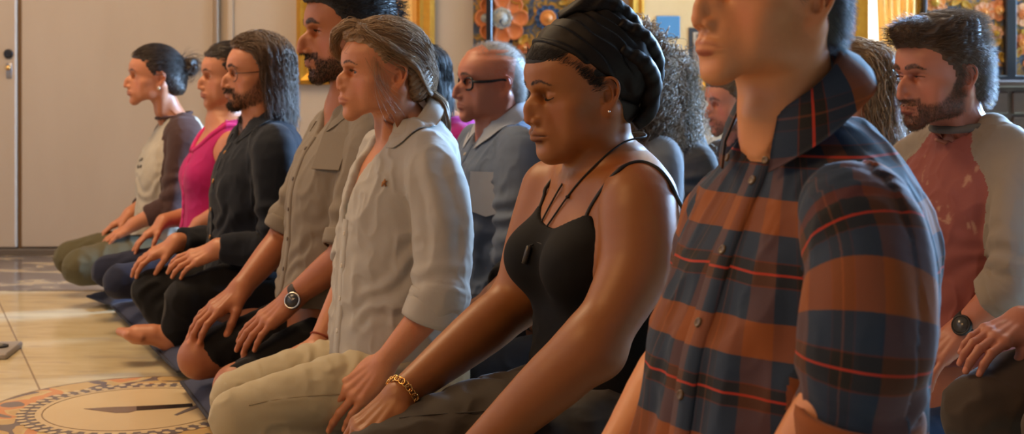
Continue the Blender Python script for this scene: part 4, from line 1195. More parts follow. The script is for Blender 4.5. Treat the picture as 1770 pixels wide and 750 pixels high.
    # hair under the wrap and the wrap itself
    HLW = [(-.13,-.070),(-.055,-.062),(-.034,-.030),(-.026,.022),(.004,.030),(.010,-.012),(.022,-.010),(.030,.024),(.050,.046),(.070,.062),(.088,.070),(.13,.070)]; C = cap_sdf(HLW, .0062, soft=.004); lx = np.linspace(-.14,.16,61); lz = hl_z([(-.16,-.075), (-.040,-.022), (-.024,.028), (.000,.042), (.025,.060), (.050,.086), (.072,.106), (.095,.122), (.13,.135)], lx)
    C.ops.append(('&', lambda x, y, z: (z - np.interp(x, lx, lz).astype(f32) - f32(.010))*f32(.75), None, None, .004)); V, Q = C.mesh(.003); N = vnormals(V, Q)
    hair = mk('hair', s.fr.w(V), Q, HBLACK, o, attrs=dict(tone=np.zeros(len(V))))
    lw = [(-.16,-.075), (-.040,-.022), (-.024,.028), (.000,.042), (.025,.060), (.050,.086), (.072,.106), (.095,.122), (.13,.135)]
    i = pick(V, 2200, 3, (V[:,0] > -.02) & outer(V, N, .25, HLW) & (V[:,2] < hl_z(lw, V[:,0])-.022)); P = grow(V[i]+N[i]*.0005, lambda p, t: np.stack([-.9*np.ones(len(p)), .25*np.sign(p[:,1]), .45-4*(p[:,2]-.06)],1), 6, .004, off=np.full(2200,.0070), jit=.3, seed=3)
    strands('hairline', P, .0003, HBLACK, hair, s.fr)
    W = SDF(); W.ell((-.018,0,.060), (.1130,.0905,.0860), 0); W.ell((-.074,0,.052), (.052,.066,.068), .04); W.ell((-.060,0,-.008), (.050,.060,.052), .03); W.ell((-.055,0,.128), (.052,.046,.030), .03)
    lw = [(-.16,-.075), (-.070,-.060), (-.040,-.022), (-.024,.028), (.000,.042), (.025,.060), (.050,.086), (.072,.106), (.095,.122), (.13,.135)]
    xs = np.linspace(-.17,.16,67); zs = hl_z(lw, xs)
    W.ops.append(('&', lambda x, y, z: ((np.interp(x, xs, zs).astype(f32) - z)*f32(.75)), None, None, .008))
    V, Q = W.mesh(.0028); V = relax(V, Q, 1, .4); N = vnormals(V, Q)
    # bands sweep from the brow over and down to the nape
    u = V[:,2]*.64 - (V[:,0]+.06)*.77 + .012*fbm(V*12,5,2); r = np.hypot(V[:,0]+.06, V[:,2]-.02)
    fr_ = (u/.0235) % 1.0; ridge = np.where(fr_ < .82, fr_/.82, (1-fr_)/.18)
    back = sstep(-.045,-.085,V[:,0]+.25*(V[:,2]-.06)); th = np.arctan2(V[:,2]-.045, -(V[:,0]+.02))
    sw = np.sin(th*3.2 + V[:,1]*25 + 2*fbm(V*14,6,2))
    V = V + N*((.0050*(ridge-.5))*(1-back) + back*.0055*sw + .0012*fbm(V*30,9,2))[:,None]
    wrapm = cloth('wrap_black', (.0065,.0048,.0042,1), 1100, .55, .2, sheen=.0)
    wr_ = mk('head_wrap', s.fr.w(V), Q, wrapm, o)
    # twisted end tucked in at the crown and the back
    for k, pts in enumerate(([V3(.020,-.010,.146), V3(-.020,.018,.158), V3(-.065,.030,.150), V3(-.105,.026,.115), V3(-.130,.015,.070)], [V3(-.060,.060,.120), V3(-.100,.062,.090), V3(-.128,.045,.045), V3(-.125,.034,-.002), V3(-.098,.036,-.045)], [V3(-.045,.082,.075), V3(-.085,.080,.045), V3(-.108,.060,.005), V3(-.095,.050,-.050), V3(-.070,.048,-.066)])):
        c = crom(np.array(pts), 8); V, F = tube(c, [.010,.017,.019,.016,.008], 16, 1); V = np.array(V); V = V + .0022*np.sin(V[:,2:3]*210+V[:,0:1]*160)
        mk('twist', s.fr.w(V), F, wrapm, wr_)
    return s
# ================================================================ man in the plaid shirt
def plaid_mat():
    m = NT('flannel_plaid'); u = m.attr('pu').outputs['Fac']; v = m.attr('pv').outputs['Fac']
    OR, BL, BK, RD, DR = srgb(140,74,26), srgb(26,48,72), srgb(12,12,14), srgb(178,46,22), srgb(92,34,22)
    st = [(0,OR),(.29,BL),(.505,DR),(.517,BK),(.60,RD),(.618,BK),(.705,DR),(.717,BL)]
    def stripes(x, red=True):
        s_ = [(p, (c if red or c is not RD else OR)) for p, c in st]
        return m.ramp(m.math('FRACT', m.math('DIVIDE', x, .132)), s_, 'CONSTANT')
    h = stripes(v); w = stripes(m.math('ADD', u, .035), False)
    # twill: fine diagonal weave of the two thread colours
    tw = m.math('FRACT', m.math('MULTIPLY', m.math('ADD', u, v), 700)); tw = m.math('MULTIPLY_ADD', m.math('GREATER_THAN', tw, .5), .22, .16)
    b = m.mix(tw, h, w); red = m.math('FRACT', m.math('DIVIDE', v, .132))
    isr = m.math('MULTIPLY', m.math('GREATER_THAN', red, .60), m.math('LESS_THAN', red, .618))
    b = m.mix(m.math('MULTIPLY', isr, .75), b, RD)
    n = m.noise(m.coord(), 700, 2); b = m.mix(m.math('MULTIPLY', n, .09), b, srgb(110,100,94))
    m.base(b); m.set(Roughness=.9, Sheen_Weight=.08, Sheen_Roughness=.4); m.bump(m.math('ADD', n, tw), .25, .0007)
    return m.m
def man_plaid():
    s = Person(1370, 215, 1.74, 27, 'man in a dark blue and rust plaid flannel shirt, nearest the camera'); q = s.q; S = s.S
    s.head((1396,6), yaw=2, pitch=-2, sc=(.94,.94,.94), h=.0021, nose=.92, lips=.82, jaw=1.02, nose_up=.002, gaze=(1,0,0), chin=-.001)
    s.notch = V3(.046,0,.750)
    s.neck((.000,0,.785), r=(.056,.064), top=(-.020,0,-.05), apple=True)
    S.sect([(.24,.04,.14,.14,.18), (.36,.03,.13,.13,.165), (.50,.02,.118,.13,.165), (.62,.006,.105,.13,.168), (.68,-.006,.085,.115,.150), (.72,-.012,.068,.10,.125), (.765,-.014,.055,.08,.085), (.80,-.014,.05,.06,.06)], .03)
    sh, el, wr = q(1478,384,.168), q(1490,645,.230), q(1330,860,.16)
    s.limbs.append((el, wr)); s.S.chain([sh, q(1497,455,.205), q(1497,535,.226), el], [.050,.046,.042,.036], .03, sub=3); s.S.chain([el, el*.7+wr*.3, wr*.85+el*.15, wr], [.036,.041,.031,.029], .02, sub=3)
    s.hand(wr, q(1180,960,.12), up=(.5,.2,.85), side=-1, sc=.95, curl=(.25,.3,.2), h=.004)
    er, wr2 = q(1195,600,-.185), q(1062,790,-.14)
    s.arm(V3(-.015,-.165,.665), er, wr2, r=(.052,.048,.042,.046,.029))
    s.hand(wr2, q(960,900,-.1), up=(.5,-.2,.85), side=1, sc=.95, curl=(.25,.3,.2), h=.004)
    s.beard = lambda x, y, z, p: .22*beard_full()(x, y, z, p)*(z > -.12)
    o = s.build(SK7, h=.006, iris='blue')
    brows(s, HDARK, 260); lashes(s, HDARK)
    # hair: cropped, grown in close strands
    C = cap_sdf([(x, z-.004) for x, z in HL['short']], .007, extra=(((.05,0,.115),(.05,.055,.03),.03),)); V, Q = C.mesh(.003); N = vnormals(V, Q)
    hair = mk('hair', s.fr.w(V), Q, HDARK, o, attrs=dict(tone=np.full(len(V),.2)))
    i = pick(V, 7000, 5, outer(V, N, .35, HL['short'])); P = grow(V[i]-N[i]*.001, lambda p, t: np.stack([-.55*np.ones(len(p)), .25*np.sign(p[:,1]), -.8*np.ones(len(p))],1)+.35*(p-CR[0])/.08, 5, .0042, off=np.random.default_rng(2).uniform(.005,.010,7000), jit=.25, seed=4)
    strands('hair_strands', P, .00030, HDARK, hair, s.fr)
    m = plaid_mat()
    body = torso_sdf([(.20,.045,.160,.145,.195), (.32,.045,.150,.150,.190), (.44,.035,.135,.160,.188), (.52,.024,.130,.165,.186), (.58,.010,.120,.165,.180), (.64,-.002,.108,.155,.176), (.69,-.012,.092,.135,.162), (.73,-.018,.076,.112,.140), (.765,-.020,.062,.090,.105), (.80,-.020,.050,.064,.066)])
    pl = [V3(-.016,.120,.690), q(1478,380,.175), q(1497,455,.210), q(1497,535,.230), q(1490,630,.235), q(1480,738,.220)]
    L = sleeve_sdf(pl, [.052,.064,.067,.068,.066,.058], (q(1480,752,.223), pl[-1]-pl[-2]))
    pr = [V3(-.016,-.120,.690), V3(-.020,-.160,.655), V3(-.015,-.178,.57), V3(-.005,-.185,.49)]
    R = sleeve_sdf(pr, [.052,.062,.062,.058], (pr[-1], pr[-1]-pr[-2]))
    nk = SDF(); nk.cap((-.010,0,.775), (-.02,0,.90), .056, .062)
    A, B = V3(.10,0,.758), V3(.06,0,.80)
    for t in np.linspace(0,1,6):
        p = A*(1-t)+B*t; wd = .006+.036*t; nk.cap(p+V3(-.02,0,0), p+V3(.07,0,.02), wd, wd, .01)
    def pu(V, i):
        if i == 0: return np.arctan2(V[:,1], V[:,0]-.0)*.175
        P_ = pl if i == 1 else pr; a, g, n = arm_coords([P_[0]*2-P_[1]] + list(P_), V); return g*.07+.05
    def pv(V, i):
        if i == 0: return -V[:,2]*1.0 + .003*fbm(V*8,3,2) + .048
        P_ = pl if i == 1 else pr; a, g, n = arm_coords([P_[0]*2-P_[1]] + list(P_), V); return a*1.0 + .0925 - np.linalg.norm(P_[1]-P_[0])
    def folds(V, dt, ds):
        f = .0040*fold_noise(V, 3, (12,12,6)) + .0026*fold_noise(V, 6, (22,22,12)) + .004*np.sin(V[:,1]*60+V[:,2]*18+4*fbm(V*6,2,2))*sstep(.66,.5,V[:,2])
        a, g, n = arm_coords(pl, V); near = ds[0] < dt-.004
        e = np.exp(-((a-n*.97)/.05)**2)
        return np.where(near, f*.5 + .0052*e*np.sin(a*130+1.4*np.sin(g)+3*fbm(V*9,4,2)) + .004*np.sin(g*2.6+a*9)*sstep(.02,.1,a), f)
    so = garment(s, 'shirt', [m, m], body, [L, R], cut=[nk], folds=folds, h=.0042, k=.020, attrs=dict(pu=pu, pv=pv), flat=True, pgap=.020, planes=[(V3(-.015,.138,.655),(.12,.95,-.30)),(V3(-.015,-.138,.655),(.12,-.95,-.30))])
    tuck(s, s.gs, [nk])
    sl = [x for x in so.children if x.name.startswith('sleeve')]
    # shoulder seam welt
    c0 = q(1480,318,.185)
    ca, G = collar(s, V3(-.010,0,.803), (.064,.064), m, zb=.036, zf=.000, leaf=.050, tip=.072, open_=.62, tilt=.34, flare=.018, lay=.42, parent=so, n=90, tipspread=.35, stand=.034, th=.003, out=s.gs,
        attr=dict(pu=lambda V: V[:,2]*1.0+.02+.3*V[:,0], pv=lambda V: np.arctan2(V[:,1],-V[:,0]-.02)*.08+.04))
    # placket, buttons
    U = SDF(); U.comp(body); pk = []
    for t in np.linspace(0,1,30):
        z = .758*(1-t)+.21*t; pk.append(surf(U, (.5, .004+.012*t, z), (1,0,0)))
    V = []; F = []
    for p, n in pk:
        w = nrm(np.cross((0,0,1), n))
        for x, hg in ((-.018,.001),(-.017,.0045),(.016,.0045),(.0175,.0005)): V.append(p+w*x+n*hg)
    for i in range(len(pk)-1):
        for j in range(3): F.append((i*4+j, i*4+j+1, i*4+j+5, i*4+j+4))
    V = np.array(V); mk('placket', V, F, m, so, attrs=dict(pu=np.arctan2(V[:,1],V[:,0])*.175, pv=-V[:,2]+.048))
    horn = plain('button_horn', srgb(96,72,40), .3)
    U2 = SDF(); U2.comp(body)
    for v_, u_ in ((315,1272),(434,1238),(558,1210),(681,1178)):
        z = q(u_, v_, .0)[2]; p, n = surf(U, (.5,.006,z), (1,0,0)); disc('button', p+n*.0045, n, .0062, .0026, horn, so)
    tip = G[-1,-1]; tipr = G[0,-1]
    for t in (tip, tipr):
        p = t + V3(-.010, -.008*np.sign(t[1]), .012); disc('button', p + V3(.008,.0,.002), (1,.3*np.sign(t[1]),.3), .0050, .002, horn, ca)
    # rolled cuff
    ax = nrm(pl[-1]-pl[-2]); band(q(1480,742,.224), ax, .060, .05, .009, m, 'cuff', sl[0], wob=.02)
    # trousers below the frame
    T = SDF()
    for g in (1,-1):
        T.chain([(-.04,g*.09,.22), (.15,g*.13,.22), (.38,g*.16,.20)], [.10,.09,.065], .03, sub=3); T.chain([(.36,g*.16,.16), (.1,g*.15,.13), (-.14,g*.13,.13)], [.06,.055,.04], .02, sub=3)
    T.ell((-.05,0,.23), (.15,.19,.11), .05); V, Q = T.mesh(.008); mk('trousers', V, Q, cloth('denim_dark', srgb(40,44,58), 1200), o)
    return s
# ================================================================ shared pieces for the other sitters
def TS(zn, H=.54, w=1., d=1., off=0., a=0., zlo=None, female=False):
    zs = zn - H; g = lambda t: zs + t*H
    R = [(-.12,.03,.125,.13,.168), (.12,.03,.118,.125,.160 if not female else .158), (.38,.020,.108,.113,.146 if not female else .128), (.60,.010,.116,.114,.158 if not female else .140),
         (.76,.000,.102,.107,.166 if not female else .146), (.87,-.010,.076,.095,.156 if not female else .138), (.945,-.014,.058,.075,.110 if not female else .098), (1.01,-.016,.050,.058,.062)]
    o = [(g(t), c + a*(1-t), f*d+off, b*d+off, hw*w+off) for t, c, f, b, hw in R]
    return [r for r in o if zlo is None or r[0] > zlo]
def arms_of(s, zn, female=False, L=None, R=None, w=1.0, curl=(.15,.25,.2), h=.0035, r=None, hs=.9, upL=(.3,.15,.93), upR=(.3,-.05,.95), thumb=(-.1,.2), spread=.07):
    """L, R: dicts with el / wr / tip local points; defaults rest on the thighs"""
    if s.T is None: default_legs(s, None, zn)
    sw = (.150 if female else .172)*w; out = []; r = r or ((.043,.038,.033,.034,.025) if female else (.050,.044,.038,.040,.028))
    for sd, A in ((1, L), (-1, R)):
        if A is None: A = {}
        sh = A.get('sh', V3(-.008, sd*sw, zn-.085)); el = A.get('el', V3(.035, sd*(sw+.045), zn-.315)); wr = A.get('wr', V3(.20, sd*.13, zn-.408)); tip = A.get('tip', wr+V3(.15, -sd*.02, -.06))
        hf = s.hand(wr, tip, up=upL if sd > 0 else upR, side=-sd, sc=hs*(.92 if female else 1), curl=A.get('curl', curl), h=A.get('h', h), thumb=thumb, spread=A.get('spread', spread), th=.98)
        tip = tip + (hf.t - wr); wr = hf.t; s.arm(sh, el, wr, r=r)
        out.append((sh, el, wr, tip))
    return out
def sleeves_of(AR, end, r=(.050,.060,.058,.058,.054), lean=(.125,.02)):
    """end: fraction along shoulder-elbow-wrist (0..1 elbow, 1..2 wrist) where each sleeve stops"""
    out = []; pls = []
    for sd, (sh, el, wr, tip) in zip((1,-1), AR):
        p = [V3(sh[0]-.004, sd*.115, sh[2]+.022), sh, sh*.5+el*.5, el]
        if end <= 1: p = p[:2] + [sh*(1-end*.55)+el*end*.55, sh*(1-end)+el*end]
        else: p = p + [el*(1-(end-1)*.5)+wr*(end-1)*.5, el*(2-end)+wr*(end-1)]
        rr = np.interp(np.linspace(0,1,len(p)), np.linspace(0,1,len(r)), r)
        out.append(sleeve_sdf(p, rr, (p[-1], p[-1]-p[-2]))); pls.append(p)
    return out, pls
def std_folds(pls, seed=3, amp=1.0, elbow=.62):
    def folds(V, dt, ds):
        f = .0045*fold_noise(V, seed, (13,13,6)) + .0025*fold_noise(V, seed+4, (24,24,14))
        f = f + .0025*np.sin(V[:,2]*90+8*fbm(V*7,seed,2)+V[:,0]*40)*sstep(.2,0,np.abs(V[:,2]-.40))
        for k, pl in enumerate(pls):
            a, g, n = arm_coords(pl, V); nr = ds[k] < dt-.004
            f = np.where(nr, f*.5 + .0055*np.exp(-((a-n*elbow)/.07)**2)*np.sin(a*115+1.5*np.sin(g)+3*fbm(V*9,seed+1,2)) + .003*np.sin(g*3+a*9+seed), f)
        return f*amp
    return folds
def neck_hole(zn, r=.055, a=-.012, v=0., dz=0.):
    nk = SDF(); nk.cap((a,0,zn-.03+dz), (a-.01,0,zn+.12), r, r+.006)
    nk.cap((a+.03,0,zn-.02+dz), (a+.06,0,zn+.06), r*.8, r*.8, .02)
    if v > 0:
        for t in np.linspace(0,1,6):
            p = V3(.12,0,zn-.05-v)*(1-t) + V3(.05,0,zn)*t; wd = .004+.042*t; nk.cap(p+V3(-.03,0,0), p+V3(.08,0,.02), wd, wd, .01)
    return nk
def legs(s, mat, hips, knees, ankles, name='trousers', r=(.084,.068,.052), rs=(.050,.046,.036), h=.0065, seat=True, seed=5, amp=1.0, ends=None, zs=.2):
    T = SDF()
    for i, (hp, kn) in enumerate(zip(hips, knees)):
        T.chain([hp+V3(-.05,0,0), hp*.5+kn*.5+V3(0,0,.012), kn], r, .025, sub=4)
        if ankles is not None: T.chain([kn, kn*.5+ankles[i]*.5+V3(0,0,-.01), ankles[i]], rs, .02, sub=4)
    if seat: T.ell((-.05,0,zs+.02), (.15,.17,.11), .05)
    for p, n in (ends or []): T.half(p, n)
    s.T = T
    if s.o is None: return
    V, Q = T.mesh(h); V = relax(V, Q, 1, .3); N = vnormals(V, Q)
    V = V + N*(amp*(.0016*np.sin(V[:,0]*80+V[:,2]*70+V[:,1]*30+9*fbm(V*6,3,2))*sstep(-.2,.5,fbm(V*5,8,2)) + .004*fold_noise(V, seed, (13,13,17))))[:,None]
    return mk(name, V, Q, mat, s.o)
def default_legs(s, mat, zn, H=.54, **kw):
    zs = zn-H
    return legs(s, mat, [V3(0,.09,zs-.005), V3(0,-.09,zs-.005)], [V3(.36,.13,zs-.005), V3(.36,-.13,zs-.005)], [V3(-.02,.12,zs-.045), V3(-.02,-.12,zs-.045)], zs=zs, **kw)
def placket(s, U, z0, z1, m, par, b=0., attrs=None, w_=.016, n=24):
    V = []; F = []
    for t in np.linspace(0,1,n):
        p, nn = surf(U, (.5, b, z1*(1-t)+z0*t), (1,0,0)); w = nrm(np.cross((0,0,1), nn))
        for x, hg in ((-w_-.001,.0005),(-w_,.004),(w_,.004),(w_+.001,.0005)): V.append(p+w*x+nn*hg)
    for i in range(n-1):
        for j in range(3): F.append((i*4+j, i*4+j+1, i*4+j+5, i*4+j+4))
    return mk('placket', np.array(V), F, m, par)
def glasses(s, mat, wid=.024, hgt=.017, r=.0016, z=.010, lens=True, round_=False, x=.0935):
    rim = []; g = None; L0 = lambda *a: s.fr.w(np.array(a, float))
    for sd in (1,-1):
        c = V3(x-.004, sd*.0335, z); n = 24; p = []
        for k in range(n):
            a = 2*PI*k/n; e = 2 if round_ else 3.2
            ca, sa = math.cos(a), math.sin(a); rr = (abs(ca)**e+abs(sa)**e)**(-1/e)
            p.append(c + V3(-abs(ca*rr)*0 - .006*max(0, ca*rr)*1.0, sd*ca*rr*wid, sa*rr*hgt))
        P = np.array(p); V, F = tube(P, r, 8, 2, True)
        if g is None: g = mk('eyeglasses', s.fr.w(V), F, mat, s.o)
        else: mk('rim', s.fr.w(V), F, mat, g)
        if lens:
            gl = MATS.get('lens') or NT('lens').m; MATS['lens'] = gl
            b = gl.node_tree.nodes['Principled BSDF']; b.inputs['Transmission Weight'].default_value = 1; b.inputs['Roughness'].default_value = .02; b.inputs['IOR'].default_value = 1.05; b.inputs['Base Color'].default_value = (1,1,1,1)
            vv, ff = jn((np.concatenate([P+V3(.0004,0,0), P-V3(.0004,0,0)]), [tuple(range(n)), tuple(range(2*n-1,n-1,-1))] + [(k,n+k,n+(k+1)%n,(k+1)%n) for k in range(n)])); mk('lens', s.fr.w(vv), ff, gl, g, smooth=False)
        V, F = tube([V3(x-.010, sd*(.0335+wid), z+.006), V3(x-.028, sd*.0715, z+.006), V3(.03, sd*.077, z+.008), V3(-.005, sd*.079, z+.012), V3(-.022, sd*.078, z+.002)], [r*1.1,r*1.3,r*1.2,r,r], 8, 4); mk('temple', s.fr.w(V), F, mat, g)
    V, F = tube([V3(x-.004,.011,z+.004), V3(x+.002,0,z+.007), V3(x-.004,-.011,z+.004)], r, 8, 4); mk('bridge', s.fr.w(V), F, mat, g)
    return g
def hairdo(s, line, off, mat, n, flow, seg, step, r=.0006, jit=.15, extra=(), capn=None, offr=None, seed=4, wave=0, wl=.06, curl=0, cl=.03, tone=.3, groove=.0012, mask=None, h=.0045, hname='hair_strands', soft=.010, lift=0):
    C = cap_sdf(line, off, extra, soft=soft); V, Q = C.mesh(h); N = vnormals(V, Q)
    V2 = V + N*(groove*np.sin(V[:,2]*300+V[:,0]*240+6*fbm(V*20,seed,2)) + groove*1.2*fbm(V*45,seed+3,2))[:,None]
    hr = mk('hair', s.fr.w(V2), Q, mat, s.o, attrs=dict(tone=np.clip(tone+.25*fbm(V*50,2,2),0,1)))
    k = outer(V, N, .35, line) if mask is None else mask(V) & outer(V, N, .35, line)
    i = pick(V, n, seed, k); o_ = np.random.default_rng(seed).uniform(off*.8, off*1.5+.003, n)
    P = grow(V[i]+N[i]*(.001+lift), flow, seg, step, off=o_, jit=jit, seed=seed+1, wave=wave, wl=wl, curl=curl, cl=cl)
    strands(hname, P, r, mat, hr, s.fr, seed=seed+2)
    return hr
def fl_back(tgt, up=.1, pull=1.0):
    tgt = np.array(tgt, float)
    def f(P, t):
        d = tgt-P; d /= np.linalg.norm(d, axis=1, keepdims=True)+1e-9
        return d*pull + np.where((P[:,0] > .03)[:,None], np.array([-.5,0,.6])*np.clip((.10-P[:,2:3])*12,0,1), np.array([-.05,0,up]))
    return f
def fl_down(side=.35, back=-.25):
    def f(P, t):
        fr_ = sstep(.03,.08,P[:,0]); top = sstep(.06,.11,P[:,2]); back_ = -1.3*sstep(.012,.055,P[:,0])
        return np.stack([back*(1-.2*t)*sstep(-.09,-.03,P[:,0]) + back_, np.sign(P[:,1]+1e-6)*(side*top+.02), -.25-1.0*(1-top)-1.1*sstep(.08,.45,np.full(len(P),t))], 1)
    return f
def fl_short(back=-.6, down=-.5, out=.5):
    def f(P, t):
        q = (P-CR[0])/CR[1]; q /= np.linalg.norm(q, axis=1, keepdims=True)
        return q*out + np.stack([np.full(len(P), back), .1*np.sign(P[:,1]), down*sstep(.09,.02,P[:,2])], 1)
    return f
# ================================================================ tall bearded man, grey-beige shirt, black shorts
def man_beige():
    s = Person(602, 182, 3.65, 24, 'tall dark-haired bearded man in a grey-beige button shirt, black shorts and steel watch'); q = s.q; zn = s.zn
    s.head((621,60), yaw=-1, pitch=4, sc=(1.12,1.12,1.12), h=.003, eye=.0030, nose=1.08, bump=.001, brow=1.25, browth=1.5, lips=.9, gaze=(1,0,-.25), jaw=1.03)
    s.neck((.0,0,zn-.01), r=(.056,.062), top=(-.02,0,-.05)); s.S.sect(TS(zn, .56), .03)
    kR, kL = q(345,618,-.12), q(408,668,.12); LA = dict(hips=[V3(0,.09,zn-.56), V3(0,-.09,zn-.56)], knees=[kL + V3(-.02,0,.004), kR + V3(-.02,0,.004)], ankles=None, name='shorts', r=(.085,.068,.058), zs=zn-.57, amp=1.3)
    legs(s, None, **LA)
    AR = arms_of(s, zn, L=dict(el=q(600,440,.22), wr=q(508,522,.14), tip=q(402,612,.10), h=.0022, curl=(.12,.22,.15)), R=dict(el=q(492,410,-.21), wr=q(418,508,-.13), tip=q(340,572,-.11), h=.0025, curl=(.12,.3,.25)), hs=1.0, upL=(.45,.30,.85), upR=(.45,.25,.85), spread=.10)
    # bare knees
    for g, k in ((-1,kR),(1,kL)):
        s.S.chain([V3(.02,g*.09,zn-.56), k], [.060,.052], .02); s.S.chain([k, k*.5+V3(-.02,g*.12,.12)*.5, V3(-.06,g*.12,.12)], [.050,.048,.04], .02); s.fine.append((k-.12, k+.12, .005))
    s.beard = beard_full(.95, .9)
    o = s.build(SK4, h=.007)
    brows(s, HBLACK, 420, .009, .0003); lashes(s, HBLACK, 40, .0004)
    fuzz(s, 'beard', lambda L: beard_full(1,.9)(L[:,0],L[:,1],L[:,2],s.hp), 3800, .006, lambda L: np.tile([.15,0,-1.],(len(L),1)), HBLACK, .00035)
    hairdo(s, HL['short'], .012, HBLACK, 4200, lambda P, t: fl_short(-.5,-.5,.7)(P,t)+np.where((P[:,:1] > .03) & (P[:,2:] > .085) & (np.abs(P[:,1:2])<.05), np.array([[.75,0,.9]]), 0), 7, .0050, r=.0006, jit=.3, extra=(((.052,0,.118),(.062,.058,.036),.03),((.0,0,.125),(.08,.06,.030),.03)), curl=.002, cl=.02, tone=.15)
    i = np.random.default_rng(5); n = 500; R0 = np.stack([i.uniform(.070,.100,n), i.uniform(-.05,.05,n), i.uniform(.100,.135,n)],1)
    P = grow(R0, lambda P, t: np.stack([np.full(len(P),1.0), P[:,1]*4, .55-.8*t*np.ones(len(P))],1), 7, .006, off=np.full(n,.004), jit=.3, seed=6); strands('forelock', P, .0006, HBLACK, o, s.fr)
    m = cloth('linen_grey_beige', srgb(116,106,94), 900, .85, .1, fleck=srgb(140,130,118))
    body = torso_sdf(TS(zn, .56, off=.016, a=.02, zlo=.20), round_=.01)
    sl, pls = sleeves_of(AR, .92, r=(.052,.064,.060,.060,.058))
    nk = neck_hole(zn, v=.03); so = garment(s, 'shirt', [m,m], body, sl, cut=[nk], folds=std_folds(pls, 3, 1.1, .9), h=.0055, k=.025, flat=True); tuck(s, s.gs, [nk])
    sls = [c for c in so.children if c.name.startswith('sleeve')]
    for c, pl in zip(sls, pls): band(pl[-1]-nrm(pl[-1]-pl[-2])*.01, pl[-1]-pl[-2], .060, .04, .007, m, 'cuff', c, wob=.02)
    collar(s, V3(-.012,0,zn-.012), (.062,.062), m, zb=.034, zf=-.018, leaf=.046, tip=.066, open_=.75, tilt=.30, flare=.02, parent=so, n=60, out=s.gs)
    U = SDF(); U.comp(body); placket(s, U, .25, zn-.08, m, so)
    for k in range(5): p, n_ = surf(U, (.5,0,zn-.11-.075*k), (1,0,0)); disc('button', p+n_*.0045, n_, .0055, .002, plain('button_brown', srgb(88,72,58), .4), so)
    p, n_ = s.on(575,262,U); V, F = box((-.045,-.05,-.001), (.045,.05,.003), .0, mat4(axes(np.cross((0,0,1),n_), n_), p+n_*.003)); mk('pocket', V, F, m, so, smooth=False)
    # shorts
    k0 = cloth('cotton_black', srgb(18,17,18), 1100, .85)
    legs(s, k0, ends=[(kL+V3(-.012,0,0), (1.,0,-.9))], **LA)
    # watch
    wr, el = AR[0][2], AR[0][1]; ax = nrm(wr-el); c = wr - ax*.014
    st = band(c, ax, .0285, .020, .003, plain('strap_leather', srgb(46,32,24), .6), 'watch', o, flat=(1.05,.92))
    p, n_ = s.on(507,520); n_ = nrm(n_*.7+s.hands[0]['fr'].R[:,2]*.5)
    disc('watch_case', p, n_, .021, .010, plain('steel', (.55,.54,.52,1), .22, 1.0), st, prof=[(.017,-.003),(.0205,0),(.0215,.005),(.020,.009),(.0175,.0095),(.0172,.0082),(.001,.0082)], n=32)
    disc('watch_dial', p+n_*.0085, n_, .0168, .0006, plain('dial_dark', srgb(52,54,60), .25), st, prof=[(.0005,0),(.0168,0),(.0168,.0006),(.0005,.0007)], n=32)
    R = axes(np.cross((0,0,1),n_), n_)
    for a, l in ((.6,.009),(2.4,.013)):
        d = R @ V3(math.cos(a),math.sin(a),0); V, F = tube([p+n_*.0096, p+n_*.0096+d*l], .0006, 6, 1); mk('watch_hand', V, F, plain('hand_pale', srgb(200,196,186), .3), st)
    return s
